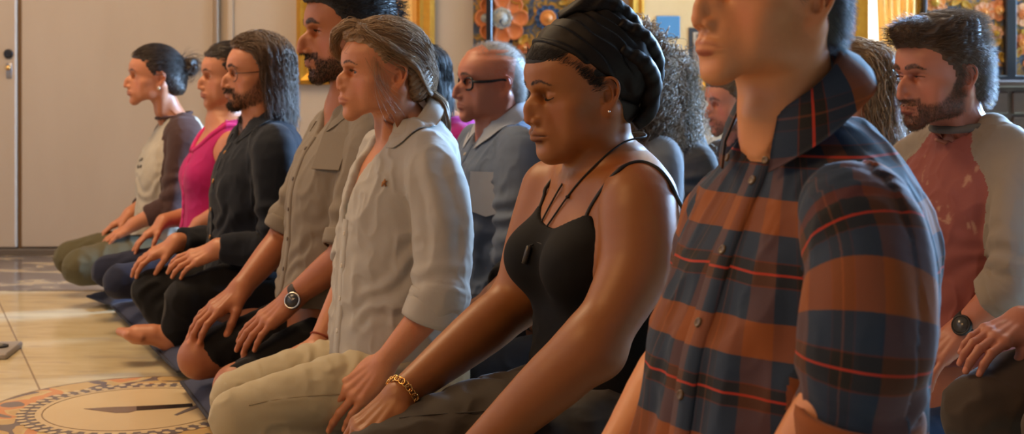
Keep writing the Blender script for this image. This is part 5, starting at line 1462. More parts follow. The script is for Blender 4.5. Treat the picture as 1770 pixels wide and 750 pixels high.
# ================================================================ man with long hair and glasses
def man_longhair():
    s = Person(447, 207, 4.39, 24, 'man with shoulder-length brown hair, glasses and goatee in a dark navy shirt'); q = s.q; zn = s.zn
    s.head((457,133), yaw=0, pitch=1, sc=(.95,.95,.95), h=.0032, eye=.0034, nose=1.0, browth=1.2)
    s.neck((0,0,zn-.01), r=(.054,.06)); s.S.sect(TS(zn,.54), .03)
    kL, kR = q(322,516,.12), q(262,502,-.12); aL = q(300,588,.10)
    LA = dict(hips=[V3(0,.09,zn-.50), V3(0,-.09,zn-.50)], knees=[kL,kR], ankles=[aL+V3(-.005,0,.01), q(330,600,-.02)], name='trousers', r=(.088,.074,.056), rs=(.058,.055,.045), zs=zn-.54)
    legs(s, None, **LA)
    AR = arms_of(s, zn, L=dict(el=q(478,432,.23), wr=q(378,462,.15), tip=q(284,502,.11), h=.0026, curl=(.12,.35,.3)), R=dict(el=q(405,420,-.22), wr=q(305,440,-.11), tip=q(236,478,-.13), h=.003, curl=(.2,.35,.3)), upL=(.4,.45,.8), upR=(.4,.2,.9), spread=.12)
    s.S.chain([kL, aL], [.05,.038], .02)
    # bare foot, toes to the left
    hl, ball_, toe = q(292,588,.10), q(238,578,.085), q(213,576,.075)
    s.S.chain([hl, hl*.5+ball_*.5+V3(0,0,.008), ball_], [.034,.036,.034], .02, flat=((0,0,1),.85))
    for k in range(5):
        b = (k-2)*.017; s.S.chain([ball_+V3(0,b,.002-.002*abs(k)), toe+V3(.004-.007*k*.5,b,.0)], [.013,.0125 if k < 4 else .015], .010)
    s.fine.append((np.minimum(hl,toe)-.07, np.maximum(hl,toe)+.07, .0035))
    gb = lambda x,y,z,p: np.maximum(beard_full(.55,.9)(x,y,z,p), sstep(.028,.018,np.abs(y))*sstep(-.072,-.080,z)*(x>.06))
    s.beard = gb
    o = s.build(SK1, h=.007); brows(s, HDARK, 260, .009, .0004)
    fuzz(s, 'beard', lambda L: gb(L[:,0],L[:,1],L[:,2],s.hp)**2, 2200, .012, lambda L: np.tile([.1,0,-1.],(len(L),1)), HDARK, .0005)
    line = [(-.13,-.135),(-.03,-.135),(-.012,-.105),(.004,-.05),(.012,0),(.022,.035),(.036,.062),(.055,.080),(.075,.093),(.095,.100),(.13,.100)]
    hairdo(s, line, .014, HBROWN, 3600, fl_down(.30,-.30), 17, .0105, r=.0009, jit=.09, extra=(((-.050,0,-.06),(.058,.078,.070),.03),), wave=.004, wl=.075, tone=.25, mask=lambda V: (V[:,2] > -.02), groove=.0025)
    glasses(s, plain('wire_dark', srgb(40,34,30), .35, .6), round_=True, wid=.0235, hgt=.021, r=.0011, z=.008)
    m = cloth('denim_navy', srgb(14,17,25), 1000, .85, .12, fleck=srgb(28,34,46))
    body = torso_sdf(TS(zn,.54,off=.016,zlo=.19), round_=.01); sl, pls = sleeves_of(AR, 1.93, r=(.052,.064,.060,.056,.050,.040))
    nk = neck_hole(zn, v=.02); so = garment(s, 'shirt', [m,m], body, sl, cut=[nk], folds=std_folds(pls,5,1.2,.55), h=.006, k=.025); tuck(s, s.gs, [nk])
    collar(s, V3(-.012,0,zn-.012), (.062,.062), m, zb=.034, zf=-.016, leaf=.046, tip=.066, open_=.6, tilt=.28, parent=so, n=50, out=s.gs)
    U = SDF(); U.comp(body); placket(s, U, .24, zn-.07, m, so)
    for k in range(4): p, n_ = surf(U, (.5,0,zn-.10-.085*k), (1,0,0)); disc('button', p+n_*.0045, n_, .0070, .002, plain('button_brass', srgb(176,124,64), .35, .7), so)
    k0 = cloth('cotton_black', srgb(26,24,25)) if 'cotton_black' not in MATS else MATS['cotton_black']
    legs(s, k0, **LA)
    return s
# ================================================================ woman in the magenta lace top
def woman_magenta():
    s = Person(383, 203, 4.9, 24, 'woman with dark tied-back hair in a magenta top trimmed with lace'); q = s.q; zn = s.zn
    s.head((406,137), yaw=2, pitch=2, sc=(.93,.93,.93), h=.0034, male=False, eye=.0036, nose=.92, lips=1.05, browth=1.2)
    s.neck((0,0,zn-.012), r=(.046,.053), top=(-.026,0,-.055)); s.S.sect(TS(zn,.52,female=True), .03)
    for g in (1,-1): s.S.ell((.075,g*.058,zn-.20), (.052,.054,.052), .035)
    AR = arms_of(s, zn, True, L=dict(el=q(398,360,.20), wr=q(345,432,.13), tip=q(300,470,.1)), R=dict(el=q(335,372,-.19), wr=q(283,432,-.12), tip=q(240,468,-.12)), h=.004)
    o = s.build(SK1, h=.0065); brows(s, HDARK, 200, .009, .0004)
    hairdo(s, HL['back'], .008, HDARK, 1500, fl_back((-.12,0,-.02)), 18, .010, r=.0007, jit=.1, extra=(((-.125,0,-.01),(.03,.032,.035),.02),), tone=.3)
    m = cloth('jersey_magenta', srgb(168,22,96), 1300, .75); la = cloth('lace_magenta', srgb(190,40,110), 500, .8, bump=.6)
    body = torso_sdf(TS(zn,.52,female=True,off=.004,zlo=.17), round_=.01)
    for g in (1,-1): body.ell((.075,g*.058,zn-.20), (.056,.058,.056), .035)
    nk = SDF(); nk.chain([(-.015,0,zn-.02),(.07,0,zn-.03),(.13,0,zn-.07)], [.075,.075,.06], .02)
    for g in (1,-1): nk.chain([(.07,g*.175,zn-.06),(-.01,g*.172,zn-.15),(-.08,g*.175,zn-.07)], [.055,.055,.055], .02)
    so = garment(s, 'vest_top', [m], body, [], cut=[nk], h=.0045, folds=lambda V,d,e: .002*fold_noise(V,4,(14,14,14)))
    # scalloped lace round the neckline and down the front
    pts = []
    for t in np.linspace(0,1,40):
        b = .006; z = (zn-.125)*(1-t) + (zn-.42)*t; p, n_ = surf(body, (.5,b,z), (1,0,0)); pts.append((p, n_))
    V = []; F = []
    for i, (p, n_) in enumerate(pts):
        w = nrm(np.cross((0,0,1),n_)); sc_ = .012+.004*math.sin(i*1.5)
        for x, hg in ((-sc_,.001),(-sc_*.8,.004),(0,.0055),(sc_*.8,.004),(sc_,.001)): V.append(p+w*x+n_*hg)
    for i in range(len(pts)-1):
        for j in range(4): F.append((i*5+j,i*5+j+1,i*5+j+6,i*5+j+5))
    mk('lace_trim', np.array(V), F, la, so)
    for g in (1,-1):
        P = [surf(s.S, V3(.5,g*b,z), (1,0,0))[0] for b, z in ((.015,zn-.115),(.055,zn-.09),(.085,zn-.055),(.095,zn-.03))] + [surf(s.S, V3(x,g*.095,zn+.2), (0,0,1))[0] for x in (.0,-.05,-.08)]
        V, F = tube(np.array(P)+V3(.001,0,.001), [.011,.011,.012,.012,.012,.010,.010], 8, 4); V = np.array(V); mk('lace_strap', V, F, la, so)
    default_legs(s, cloth('denim_indigo', srgb(34,38,58), 1000), zn, .52)
    return s
# ================================================================ woman with the bun
def woman_bun():
    s = Person(302, 205, 5.4, 24, 'woman with a dark hair bun in a white tee with dark raglan sleeves'); q = s.q; zn = s.zn
    s.head((273,137), yaw=0, pitch=0, sc=(.93,.93,.93), h=.0034, male=False, eye=.0036, nose=1.0, lips=.95)
    s.neck((0,0,zn-.012), r=(.046,.053), top=(-.026,0,-.055)); s.S.sect(TS(zn,.52,female=True), .03)
    AR = arms_of(s, zn, True, L=dict(el=q(298,358,.19), wr=q(232,412,.14), tip=q(176,446,.12), h=.0035), R=dict(wr=q(225,420,-.10), tip=q(180,452,-.12)), h=.005)
    o = s.build(SK1, h=.007); brows(s, HDARK, 200, .008, .0004)
    hr = hairdo(s, HL['back'], .009, HDARK, 1800, fl_back((-.130,0,.045)), 18, .010, r=.0007, jit=.08, tone=.3, extra=(((-.085,0,-.035),(.04,.05,.04),.02),))
    B = SDF(); B.ell((-.142,0,.052), (.033,.036,.036), 0); V, Q = B.mesh(.004); N = vnormals(V,Q); V = V+N*(.004*np.sin(np.arctan2(V[:,2]-.052,V[:,0]+.142)*3+V[:,1]*120))[:,None]; mk('bun', s.fr.w(V), Q, HDARK, hr, attrs=dict(tone=np.full(len(V),.3)))
    P = grow(np.random.default_rng(4).normal(0,.020,(260,3))+V3(-.142,0,.052), lambda P,t: np.cross(P-V3(-.142,0,.052), [0,1,.2])*30+np.random.default_rng(1).normal(0,.3,P.shape), 12, .007, off=np.full(260,.002), jit=.3); strands('bun_strands', P, .0007, HDARK, hr, s.fr)
    p, n_ = surf(s.S, s.fr.w((-.004,.11,-.034)), s.fr.R@V3(0,1,0)); disc('earring', p+n_*.002, n_, .007, .004, plain('earring_pale', (.8,.78,.74,1), .15, .8), o)
    w = cloth('jersey_white', srgb(170,162,148), 1300, .85); d = cloth('jersey_plum_brown', srgb(66,46,44), 1300, .85)
    body = torso_sdf(TS(zn,.52,female=True,off=.012,zlo=.17), round_=.01); sl, pls = sleeves_of(AR, 1.62, r=(.060,.060,.054,.048,.042))
    for S_, sd in zip(sl,(1,-1)): S_.chain([V3(-.02,sd*.05,zn-.012), V3(-.012,sd*.10,zn-.05), V3(-.008,sd*.135,zn-.10)], [.040,.062,.062], .02)
    for S_, pl in zip(sl, pls): S_.ops.append(S_.ops.pop(1))
    nk = neck_hole(zn+.012, .052); so = garment(s, 'raglan_tee', [w,d], body, sl, cut=[nk], folds=std_folds(pls,7,1,.6), h=.006, k=.02, seam=-.004); tuck(s, s.gs, [nk])
    neckband(s, zn+.024, zn+.002, .0060, d, so)
    U = SDF(); U.comp(body)
    for k, (b, z) in enumerate(((.02,zn-.15),(-.01,zn-.155),(.035,zn-.175),(.005,zn-.18),(-.02,zn-.178))):
        p, n_ = surf(U, (.5,b,z), (1,0,0)); V, F = prism([(-.010,-.004),(-.002,-.007),(.009,-.003),(.010,.004),(.001,.006),(-.009,.005)], .001, mat4(axes(np.cross((0,0,1),n_),n_), p+n_*.0025)); mk('print_mark', V, F, plain('print_grey', srgb(92,88,86), .8), so)
    default_legs(s, cloth('cotton_olive', srgb(86,80,58), 1000), zn, .52, r=(.10,.088,.066))
    return s
# ================================================================ second row
def man_glasses():
    s = Person(858, 213, 4.15, 22, 'balding man with dark-rimmed glasses and cropped grey hair in a blue shirt'); q = s.q; zn = s.zn
    s.head((866,150), yaw=0, pitch=0, sc=(.98,.98,.98), h=.0028, nose=1.05, lips=.75, fore=.002, gaze=(1,0,0), eye=.0036)
    s.neck((0,0,zn-.01), r=(.055,.062), apple=True); s.S.sect(TS(zn,.56), .03)
    AR = arms_of(s, zn, L=dict(el=q(893,440,.23), wr=q(872,508,.13), tip=q(800,536,.10), h=.0028, curl=(.15,.4,.3)), upL=(.2,.1,.95), spread=.12)
    o = s.build(SK9, h=.006); brows(s, HBROWN, 200, .008, .0003)
    C = cap_sdf(HL['bald'], .0028, soft=.006); V, Q = C.mesh(.004); N = vnormals(V,Q); hr = mk('hair', s.fr.w(V), Q, HGREY, o, attrs=dict(tone=np.full(len(V),.4)))
    i = pick(V, 4000, 3); P = grow(V[i]-N[i]*.0008, fl_short(-.4,-.6,.5), 5, .0026, off=np.random.default_rng(2).uniform(.002,.006,4000), jit=.3); strands('hair_strands', P, .00035, HGREY, hr, s.fr)
    glasses(s, plain('acetate_black', (.006,.006,.007,1), .25), wid=.0255, hgt=.0175, r=.0034, z=.009)
    m = cloth('oxford_blue', srgb(92,106,128), 1100, .8, .08, fleck=srgb(122,134,152)); inn = cloth('collar_pale', srgb(170,176,186), 1100, .8)
    body = torso_sdf(TS(zn,.56,off=.017,zlo=.18), round_=.01); sl, pls = sleeves_of(AR, 1.80, r=(.054,.068,.064,.060,.052,.046))
    nk = neck_hole(zn, v=.015); so = garment(s, 'shirt', [m,m], body, sl, cut=[nk], folds=std_folds(pls,9,1.3,.6), h=.0055, k=.025); tuck(s, s.gs, [nk])
    collar(s, V3(-.012,0,zn-.010), (.064,.062), inn, zb=.036, zf=-.014, leaf=.046, tip=.068, open_=.5, tilt=.26, parent=so, n=60, out=s.gs)
    U = SDF(); U.comp(body); placket(s, U, .24, zn-.06, m, so)
    for k in range(4): p, n_ = surf(U, (.5,0,zn-.09-.08*k), (1,0,0)); disc('button', p+n_*.0045, n_, .0055, .002, BTN, so)
    p, n_ = s.on(842,328,U); V, F = prism([(-.052,-.05),(.052,-.05),(.052,.06),(0,.075),(-.052,.06)][::-1], -.003, mat4(axes(-np.cross((0,0,1),n_), n_), p+n_*.004)); mk('pocket', V, F, inn, so, smooth=False)
    default_legs(s, cloth('chino_dark', srgb(40,40,48), 1000), zn, .56)
    return s
def man_raglan():
    s = Person(1668, 228, 3.2, 24, 'bearded young man in a red and grey raglan tee with a black watch'); q = s.q; zn = s.zn
    s.head((1664,137), yaw=0, pitch=6, sc=(.985,.985,.985), h=.0024, eye=.0026, gaze=(1,0,-.3), nose=1.0, browth=1.35, brow=1.15, lips=.95)
    s.neck((0,0,zn-.01), r=(.056,.064), apple=True); s.S.sect(TS(zn,.56,w=1.04), .03)
    default_legs(s, None, zn, .66); AR = arms_of(s, zn, w=1.04, L=dict(el=q(1755,490,.235), wr=q(1668,566,.14), tip=q(1580,640,.10), h=.0022, curl=(.15,.35,.25)), R=dict(), hs=1.0, upL=(.45,.25,.85), spread=.13)
    s.beard = beard_full(.85,.8)
    o = s.build(SK9, h=.006, iris='hazel'); brows(s, HDARK, 300, .008, .00028); lashes(s, HDARK, 40, .0004)
    fuzz(s, 'beard', lambda L: beard_full(1,.8)(L[:,0],L[:,1],L[:,2],s.hp), 4200, .006, lambda L: np.tile([.1,0,-1.],(len(L),1)), HBROWN, .0003)
    hairdo(s, HL['short'], .011, HBROWN, 5600, lambda P,t: fl_short(-.8,-.75,-.02)(P,t)+np.where((P[:,:1]>.045)&(P[:,2:]>.085)&(np.abs(P[:,1:2])<.05), np.array([[1.25,.25,.02]]), 0), 8, .0050, r=.0004, jit=.10, extra=(((.045,-.006,.112),(.066,.062,.032),.025),((-.03,0,.118),(.075,.066,.032),.025)), wave=.003, wl=.035, tone=.3, groove=.0018)
    rd = cloth('jersey_faded_red', srgb(132,70,66), 1200, .85, .12, fleck=srgb(160,104,94), col2=srgb(172,128,108)); gy = cloth('jersey_grey', srgb(142,130,116), 1200, .85)
    body = torso_sdf(TS(zn,.56,w=1.04,off=.014,zlo=.19), round_=.01); sl, pls = sleeves_of(AR, 1.42, r=(.058,.068,.064,.060,.056))
    for S_, sd in zip(sl,(1,-1)): S_.chain([V3(-.02,sd*.06,zn-.005), V3(-.012,sd*.11,zn-.045), V3(-.008,sd*.15,zn-.095)], [.046,.064,.068], .02); S_.ops.append(S_.ops.pop(1))
    # worn print on the chest: broken strokes of a paler ink
    U = SDF(); U.comp(body); SG = []
    for u0, v0, u1, v1, wd in ((1600,270,1594,330,.004),(1618,268,1610,350,.003),(1632,282,1622,352,.003),(1626,360,1640,378,.008),(1640,352,1648,370,.006),(1618,352,1630,368,.006),(1664,335,1682,300,.009),(1668,310,1690,290,.007),(1668,372,1676,396,.004),(1680,378,1686,402,.004),(1640,385,1612,372,.004),(1606,300,1604,318,.004),(1624,412,1622,440,.003),(1630,420,1634,450,.003)): SG.append((s.on(u0,v0,U)[0], s.on(u1,v1,U)[0], wd))
    def zone(V, i):
        z = np.zeros(len(V))
        if i: return z
        for p0, p1, wd in SG:
            d = p1-p0; t = np.clip(((V-p0)@d)/(d@d+1e-9), 0, 1); z = np.maximum(z, sstep(wd*1.25, wd*.5, np.linalg.norm(V-p0-t[:,None]*d, axis=1)))
        return z*sstep(-.15, .25, fbm(V*70, 3, 2))*1.0
    nk = neck_hole(zn+.020, .054); so = garment(s, 'raglan_tee', [rd,gy], body, sl, attrs=dict(zone=zone), cut=[nk], folds=std_folds(pls,11,1.1,.75), h=.0038, k=.02, seam=-.004); tuck(s, s.gs, [nk])
    neckband(s, zn+.034, zn+.006, .0090, cloth('rib_grey', srgb(104,98,90), 800), so)
    wr, el = AR[0][2], AR[0][1]; ax = nrm(wr-el); c = wr - ax*.010; bk = plain('rubber_black', (.010,.010,.011,1), .5)
    st = band(c, ax, .0295, .024, .004, bk, 'watch', o, flat=(1.05,.95)); p, n_ = s.on(1664,563); n_ = nrm(n_*.8+s.hands[0]['fr'].R[:,2]*.4)
    disc('watch_case', p, n_, .021, .010, bk, st, prof=[(.018,-.004),(.0215,0),(.0225,.006),(.021,.0105),(.0185,.011),(.018,.0095),(.001,.0095)], n=32)
    disc('watch_dial', p+n_*.0098, n_, .0175, .0006, plain('dial_grey', srgb(70,68,66), .2), st, prof=[(.0005,0),(.0175,0),(.0175,.0005),(.0005,.0006)], n=32)
    default_legs(s, cloth('denim_blue', srgb(34,62,98), 900), zn, .66)
    return s
def backrow(u, v, D, label, ear, female=True, yaw=22, hy=0, pitch=0, sc=.97, sk=None, hair=None, hairk=None, top=None, topc=None, slv=.5, folds=5, legc=None, neckv=0., Larm=None, Rarm=None, hh=.0038, H=.54, w=1.0, headkw=None, gname='tee', noleg=False, hand_at=None):
    s = Person(u, v, D, yaw, label); zn = s.zn
    if hand_at: Larm = dict(wr=s.q(*hand_at[0], .13), tip=s.q(*hand_at[1], .10), curl=(.15,.4,.3))
    s.head(ear, yaw=hy, pitch=pitch, sc=(sc,)*3, h=hh, male=not female, eye=.0034, **(headkw or {}))
    s.neck((0,0,zn-.012), r=(.048,.055) if female else (.056,.062), top=(-.026,0,-.05)); s.S.sect(TS(zn,H,w=w,female=female), .03)
    AR = arms_of(s, zn, female, L=Larm, R=Rarm, w=w, h=.0045); s.AR = AR
    o = s.build(sk, h=.0075); brows(s, HDARK, 160, .009, .0004)
    body = torso_sdf(TS(zn,H,w=w,female=female,off=.014,zlo=zn-H-.02), round_=.01); sl, pls = sleeves_of(AR, slv)
    nk = neck_hole(zn+.008, .054, v=neckv); so = garment(s, gname, [top,top], body, sl, cut=[nk], folds=std_folds(pls,folds,1.1,.7), h=.007, k=.025); tuck(s, s.gs, [nk]); s.shirt = so
    if not noleg: default_legs(s, legc, zn, H)
    return s
def second_row():
    ch = cloth('chino_charcoal', srgb(48,46,48), 1000)
    # dark-haired woman in magenta, mostly hidden
    s = backrow(768, 205, 4.75, 'dark-haired person in a magenta top, mostly hidden behind the ponytail', (735,145), sk=SK4, top=cloth('jersey_magenta_deep', srgb(150,26,116), 1200), legc=ch, sc=.95, H=.54)
    hairdo(s, HL['long'], .012, HBLACK, 1200, fl_down(.2,-.35), 14, .010, r=.0010, jit=.12, extra=(((-.07,0,-.05),(.05,.072,.07),.03),), tone=.2)
    # person in black behind the head wrap
    s = backrow(1014, 240, 3.6, 'person in a black V-neck, face hidden behind the woman in the head wrap', (1030,165), female=False, sk=SK4, top=cloth('knit_black', srgb(18,17,18), 900), legc=ch, slv=1.8, neckv=.10, sc=.95, hand_at=((948,585),(922,648)))
    s_ = s; hairdo(s, HL['short'], .010, HBLACK, 900, fl_short(), 5, .005, r=.0008)
    # curly heads
    s = backrow(1098, 225, 4.06, 'person with big ash-brown curls in a pale grey-blue shirt behind the head wrap', (1088,145), sk=SK1, top=cloth('oxford_grey_blue', srgb(134,140,148), 1000), legc=ch, slv=1.6, sc=1.02, H=.55)
    hairdo(s, HL['long'], .030, HASH, 2600, fl_down(.25,-.30), 26, .0075, r=.0015, jit=.28, extra=(((-.055,0,-.03),(.075,.098,.095),.03),((-.01,0,.10),(.095,.085,.055),.03)), curl=.0125, cl=.046, tone=.3, groove=.006, mask=lambda V: V[:,2] > -.06, lift=.003)
    s = backrow(1166, 240, 4.55, 'woman with long frizzy light brown curls, black cord necklace and charcoal tee', (1150,165), sk=SK9, top=cloth('jersey_charcoal', srgb(62,60,60), 1000), legc=ch, slv=.5, sc=.95)
    hairdo(s, HL['long'], .022, HASH, 2000, fl_down(.25,-.42), 26, .0085, r=.0014, jit=.30, extra=(((-.070,0,-.05),(.062,.088,.090),.03),), curl=.008, cl=.036, tone=.5, groove=.005, mask=lambda V: V[:,2] > -.06)
    zn = s.zn; V, F = tube(push_out(np.array([V3(-.010+.064*math.cos(a), .062*math.sin(a), zn+.012-.022*math.cos(a)) for a in np.linspace(0,2*PI,25)[:-1]]), s.S, .002), .0028, 8, 2, True); mk('necklace', V, F, plain('cord_black', (.01,.009,.008,1), .7), s.o)
    # man seen past the plaid collar
    s = backrow(1282, 235, 5.1, 'man with short beard, face seen below the chin of the plaid man', (1284,182), female=False, sk=SK9, top=cloth('knit_navy', srgb(38,42,54), 900), legc=ch, slv=1.7, sc=.95, pitch=8, headkw=dict(browth=1.4))
    fuzz(s, 'beard', lambda L: beard_full(.8,.8)(L[:,0],L[:,1],L[:,2],s.hp), 1200, .007, lambda L: np.tile([.1,0,-1.],(len(L),1)), HBROWN, .0006)
    hairdo(s, HL['short'], .010, HBROWN, 1200, fl_short(), 6, .006, r=.0009)
    # long straight hair behind the plaid shoulder
    s = backrow(1432, 232, 4.4, 'woman with long straight greyish-brown hair just behind the plaid collar', (1416,140), sk=SK1, top=cloth('jersey_slate', srgb(70,74,80), 1000), legc=ch, sc=.97)
    hairdo(s, HL['long'], .013, HBROWN, 2000, fl_down(.3,-.32), 30, .0105, r=.0010, jit=.10, extra=(((-.06,0,-.07),(.058,.085,.10),.03),), wave=.003, wl=.10, tone=.45, groove=.002, mask=lambda V: V[:,2] > -.05)
    s = backrow(1520, 240, 3.8, 'woman with long light-streaked brown hair beside the bearded man', (1500,160), sk=SK1, top=cloth('jersey_dusk', srgb(84,78,74), 1000), legc=ch, sc=.97)
    hairdo(s, HL['long'], .013, HBLOND, 2400, fl_down(.3,-.36), 34, .0105, r=.0010, jit=.11, extra=(((-.06,0,-.07),(.060,.085,.10),.03),), wave=.005, wl=.09, tone=.25, groove=.002, mask=lambda V: V[:,2] > -.05)
    # at the right edge: forearm, hand with a pale nail, brown shorts
    s = Person(1965, 225, 2.6, 24, 'person at the right edge in brown shorts, hand on knee'); q = s.q; zn = s.zn
    s.head((1975,120), sc=(.97,)*3, h=.004, male=False); s.neck((0,0,zn-.012), r=(.048,.055), top=(-.026,0,-.05)); s.S.sect(TS(zn,.54,female=True), .03)
    kn = q(1690,722,-.08); LA = dict(hips=[V3(0,.09,zn-.50), V3(0,-.08,zn-.48)], knees=[V3(.30,.13,zn-.50), kn+V3(-.01,0,.006)], ankles=None, name='shorts', r=(.10,.088,.072), zs=zn-.54, amp=1.2); legs(s, None, **LA)
    AR = arms_of(s, zn, True, L=dict(el=V3(.03,.21,zn-.30), wr=V3(.19,.13,zn-.40)), R=dict(el=q(1842,560,-.20), wr=q(1768,588,-.10), tip=q(1652,655,-.08), h=.0022, curl=(.15,.45,.35)), hs=1.0, upR=(.35,.35,.87), spread=.05, thumb=(-.1,.45))
    s.S.chain([V3(0,-.08,zn-.5), kn], [.070,.050], .02); s.S.chain([kn, kn+V3(-.10,0,-.20)], [.050,.042], .02)
    o = s.build(SK9, h=.007)
    hairdo(s, HL['back'], .010, HBROWN, 600, fl_back((-.12,0,-.02)), 14, .011, r=.001)
    m = cloth('cotton_pale', srgb(168,170,172), 1000); body = torso_sdf(TS(zn,.54,female=True,off=.014,zlo=zn-.56), round_=.01); sl, pls = sleeves_of(AR, 1.3); nk = neck_hole(zn+.008,.054)
    garment(s, 'shirt', [m,m], body, sl, cut=[nk], folds=std_folds(pls,4), h=.006, k=.025); tuck(s, s.gs, [nk])
    legs(s, cloth('cotton_umber', srgb(74,62,52), 1000), ends=[(kn+V3(-.0,0,-.045), (.1,0,-1.0))], **LA)
# ================================================================ the room
YW, XL, XR, YB, ZC = 6.62, -3.4, 4.6, -1.6, 3.1
def struct(name, V, F, m, smooth=False, parent=None):
    o = mk(name, V, F, m, parent, smooth)
    if parent is None: o['kind'] = 'structure'
    return o
def plaster():
    m = NT('plaster_cream'); n = m.noise(m.coord(), 3, 4); m.base(m.mix(n, srgb(178,162,144), srgb(190,174,156))); m.set(Roughness=.75); m.bump(m.noise(m.coord(), 120, 2), .05, .002); return m.m
def marble():
    m = NT('marble_floor'); c = m.coord(); v = m.noise(m.coord(scale=(1,3.5,1)), 3.2, 8, .62, .6); n = m.noise(c, 1.1, 3)
    a = m.ramp(v, [(.30,srgb(166,152,132)),(.48,srgb(198,182,146)),(.60,srgb(210,194,160)),(.72,srgb(178,164,142))])
    b = m.mix(m.math('MULTIPLY', n, .5), a, srgb(202,184,142))
    # joints between the slabs, turned with the row
    def along(vec):
        d = m.add('ShaderNodeVectorMath', operation='DOT_PRODUCT'); m.l(c, d.inputs[0]); d.inputs[1].default_value = vec; return d.outputs['Value']
    ja = m.math('SUBTRACT', along((.916,.40,0)), .366-.625); jb = m.math('ADD', along((.40,-.916,0)), 3.3+1.25)
    def joint(x, per): return m.math('LESS_THAN', m.math('ABSOLUTE', m.math('SUBTRACT', m.math('FRACT', m.math('DIVIDE', x, per)), .5)), .0028/per)
    j = m.math('MAXIMUM', joint(ja, 1.25), joint(jb, 2.5))
    b = m.mix(m.math('MULTIPLY', j, .8), b, srgb(120,98,72)); m.base(b)
    m.set(Roughness=.16); m.b.inputs['Specular IOR Level'].default_value = .5; m.bump(n, .02, .002); return m.m
def band_mat():
    m = NT('marble_band'); c = m.coord(); n = m.noise(m.coord(scale=(1,2.2,1)), 3.2, 3, .5, 1.0)
    m.base(m.ramp(n, [(.36,srgb(104,92,84)),(.5,srgb(138,122,104)),(.56,srgb(176,152,116)),(.66,srgb(120,106,94))], 'CONSTANT')); m.set(Roughness=.2); return m.m
def room():
    pl = plaster(); fl = marble()
    struct('floor', *box((XL,YB,-.1),(XR,YW+.2,0)), fl)
    struct('ceiling', *box((XL,YB,ZC),(XR,YW+.2,ZC+.1)), plain('ceiling_dark_unseen', srgb(120,100,80), .8))  # out of view; tone kept dark to hold back bounced light
    pn = plain('wall_dark_unseen', srgb(84,62,46), .6)  # dark tone for the unseen walls, chosen to cut fill light and keep contrast
    struct('wall_left', *box((XL-.1,YB,0),(XL,YW+.2,ZC)), pl); struct('wall_front', *box((XL,YB-.1,0),(XR,YB,ZC)), pn)
    # right wall with its window opening
    wy0, wy1, wz0, wz1 = 2.6, 5.4, .95, 2.75
    V, F = jn(box((XR,YB,0),(XR+.1,3.5,ZC)), box((XR,5.0,0),(XR+.1,YW+.2,ZC)), box((XR,3.5,0),(XR+.1,5.0,wz0)), box((XR,3.5,wz1),(XR+.1,5.0,ZC))); struct('wall_right', V, F, pn); wx0, wx1 = 2.75, 4.45
    wf = plain('window_paint', srgb(210,200,184), .4)
    V, F = jn(*[box((wx0+i*(wx1-wx0)/2-.03,YW-.02,wz0),(wx0+i*(wx1-wx0)/2+.03,YW+.1,wz1)) for i in range(3)], box((wx0,YW-.02,wz0-.04),(wx1,YW+.1,wz0+.03)), box((wx0,YW-.02,wz1-.03),(wx1,YW+.1,wz1+.04))); w2 = struct('window_2', V, F, wf); em2 = NT('sky_glass'); em2.b.inputs['Emission Color'].default_value = (.45,.68,1,1); em2.b.inputs['Emission Strength'].default_value = 2.5; em2.base((.5,.6,.7,1)); V, F = box((wx0,YW+.16,wz0),(wx1,YW+.17,wz1)); mk('glass', V, F, em2.m, w2, smooth=False)
    V, F = jn(*[box((XR-.02,3.5+i*.75-.03,wz0),(XR+.06,3.5+i*.75+.03,wz1)) for i in range(3)], box((XR-.02,3.5,wz0-.04),(XR+.06,5.0,wz0+.03)), box((XR-.02,3.5,wz1-.03),(XR+.06,5.0,wz1+.04))); w3 = struct('window_3', V, F, wf)
    V, F = box((XR+.085,3.5,wz0),(XR+.095,5.0,wz1)); mk('glass', V, F, em2.m, w3, smooth=False)
    # far wall with the opening of the curtained window
    a, b, z0, z1 = px_x(1478), px_x(1592), .80, 2.6
    V, F = jn(box((XL,YW,0),(a,YW+.2,ZC)), box((b,YW,0),(wx0,YW+.2,ZC)), box((wx1,YW,0),(XR,YW+.2,ZC)), box((wx0,YW,0),(wx1,YW+.2,wz0)), box((wx0,YW,wz1),(wx1,YW+.2,ZC)), box((a,YW,0),(b,YW+.2,z0)), box((a,YW,z1),(b,YW+.2,ZC))); struct('wall_far', V, F, pl)
    # sliding door leaves at the left
    dm = NT('door_cream'); n = dm.noise(dm.coord(scale=(1,1,.3)), 6, 3); dm.base(dm.mix(n, srgb(172,155,137), srgb(182,166,149))); dm.set(Roughness=.55); dm = dm.m
    e0, e1, e2, y = px_x(38), px_x(376), px_x(470), YW
    for i, (x0, x1, d) in enumerate(((XL+.02, e0-.012, .045), (e0+.006, e1-.010, .03))):
        struct('door_%d'%(i+1), *box((x0,y-d,.035),(x1,y-.004,ZC-.25), .006), dm)
    struct('trim_1', *box((e0-.012,y-.010,0),(e0+.006,y,ZC-.25)), plain('groove_dark', srgb(120,96,72), .7))
    struct('trim_2', *box((e1-.010,y-.05,0),(e1+.012,y,ZC-.2), .004), plain('jamb_dark', srgb(140,118,94), .6))
    struct('trim_3', *box((e1+.05,y-.02,0),(e1+.075,y,ZC-.2), .003), pl)
    struct('baseboard_far', *box((XL,y-.05,0),(e1,y-.003,.03), .004), plain('threshold', srgb(92,80,68), .5))
    struct('trim_4', *box((XL,5.52,0),(px_x(175)+.9,y-.06,.0022)), band_mat())
    # lock on the left leaf
    yd = y-.045
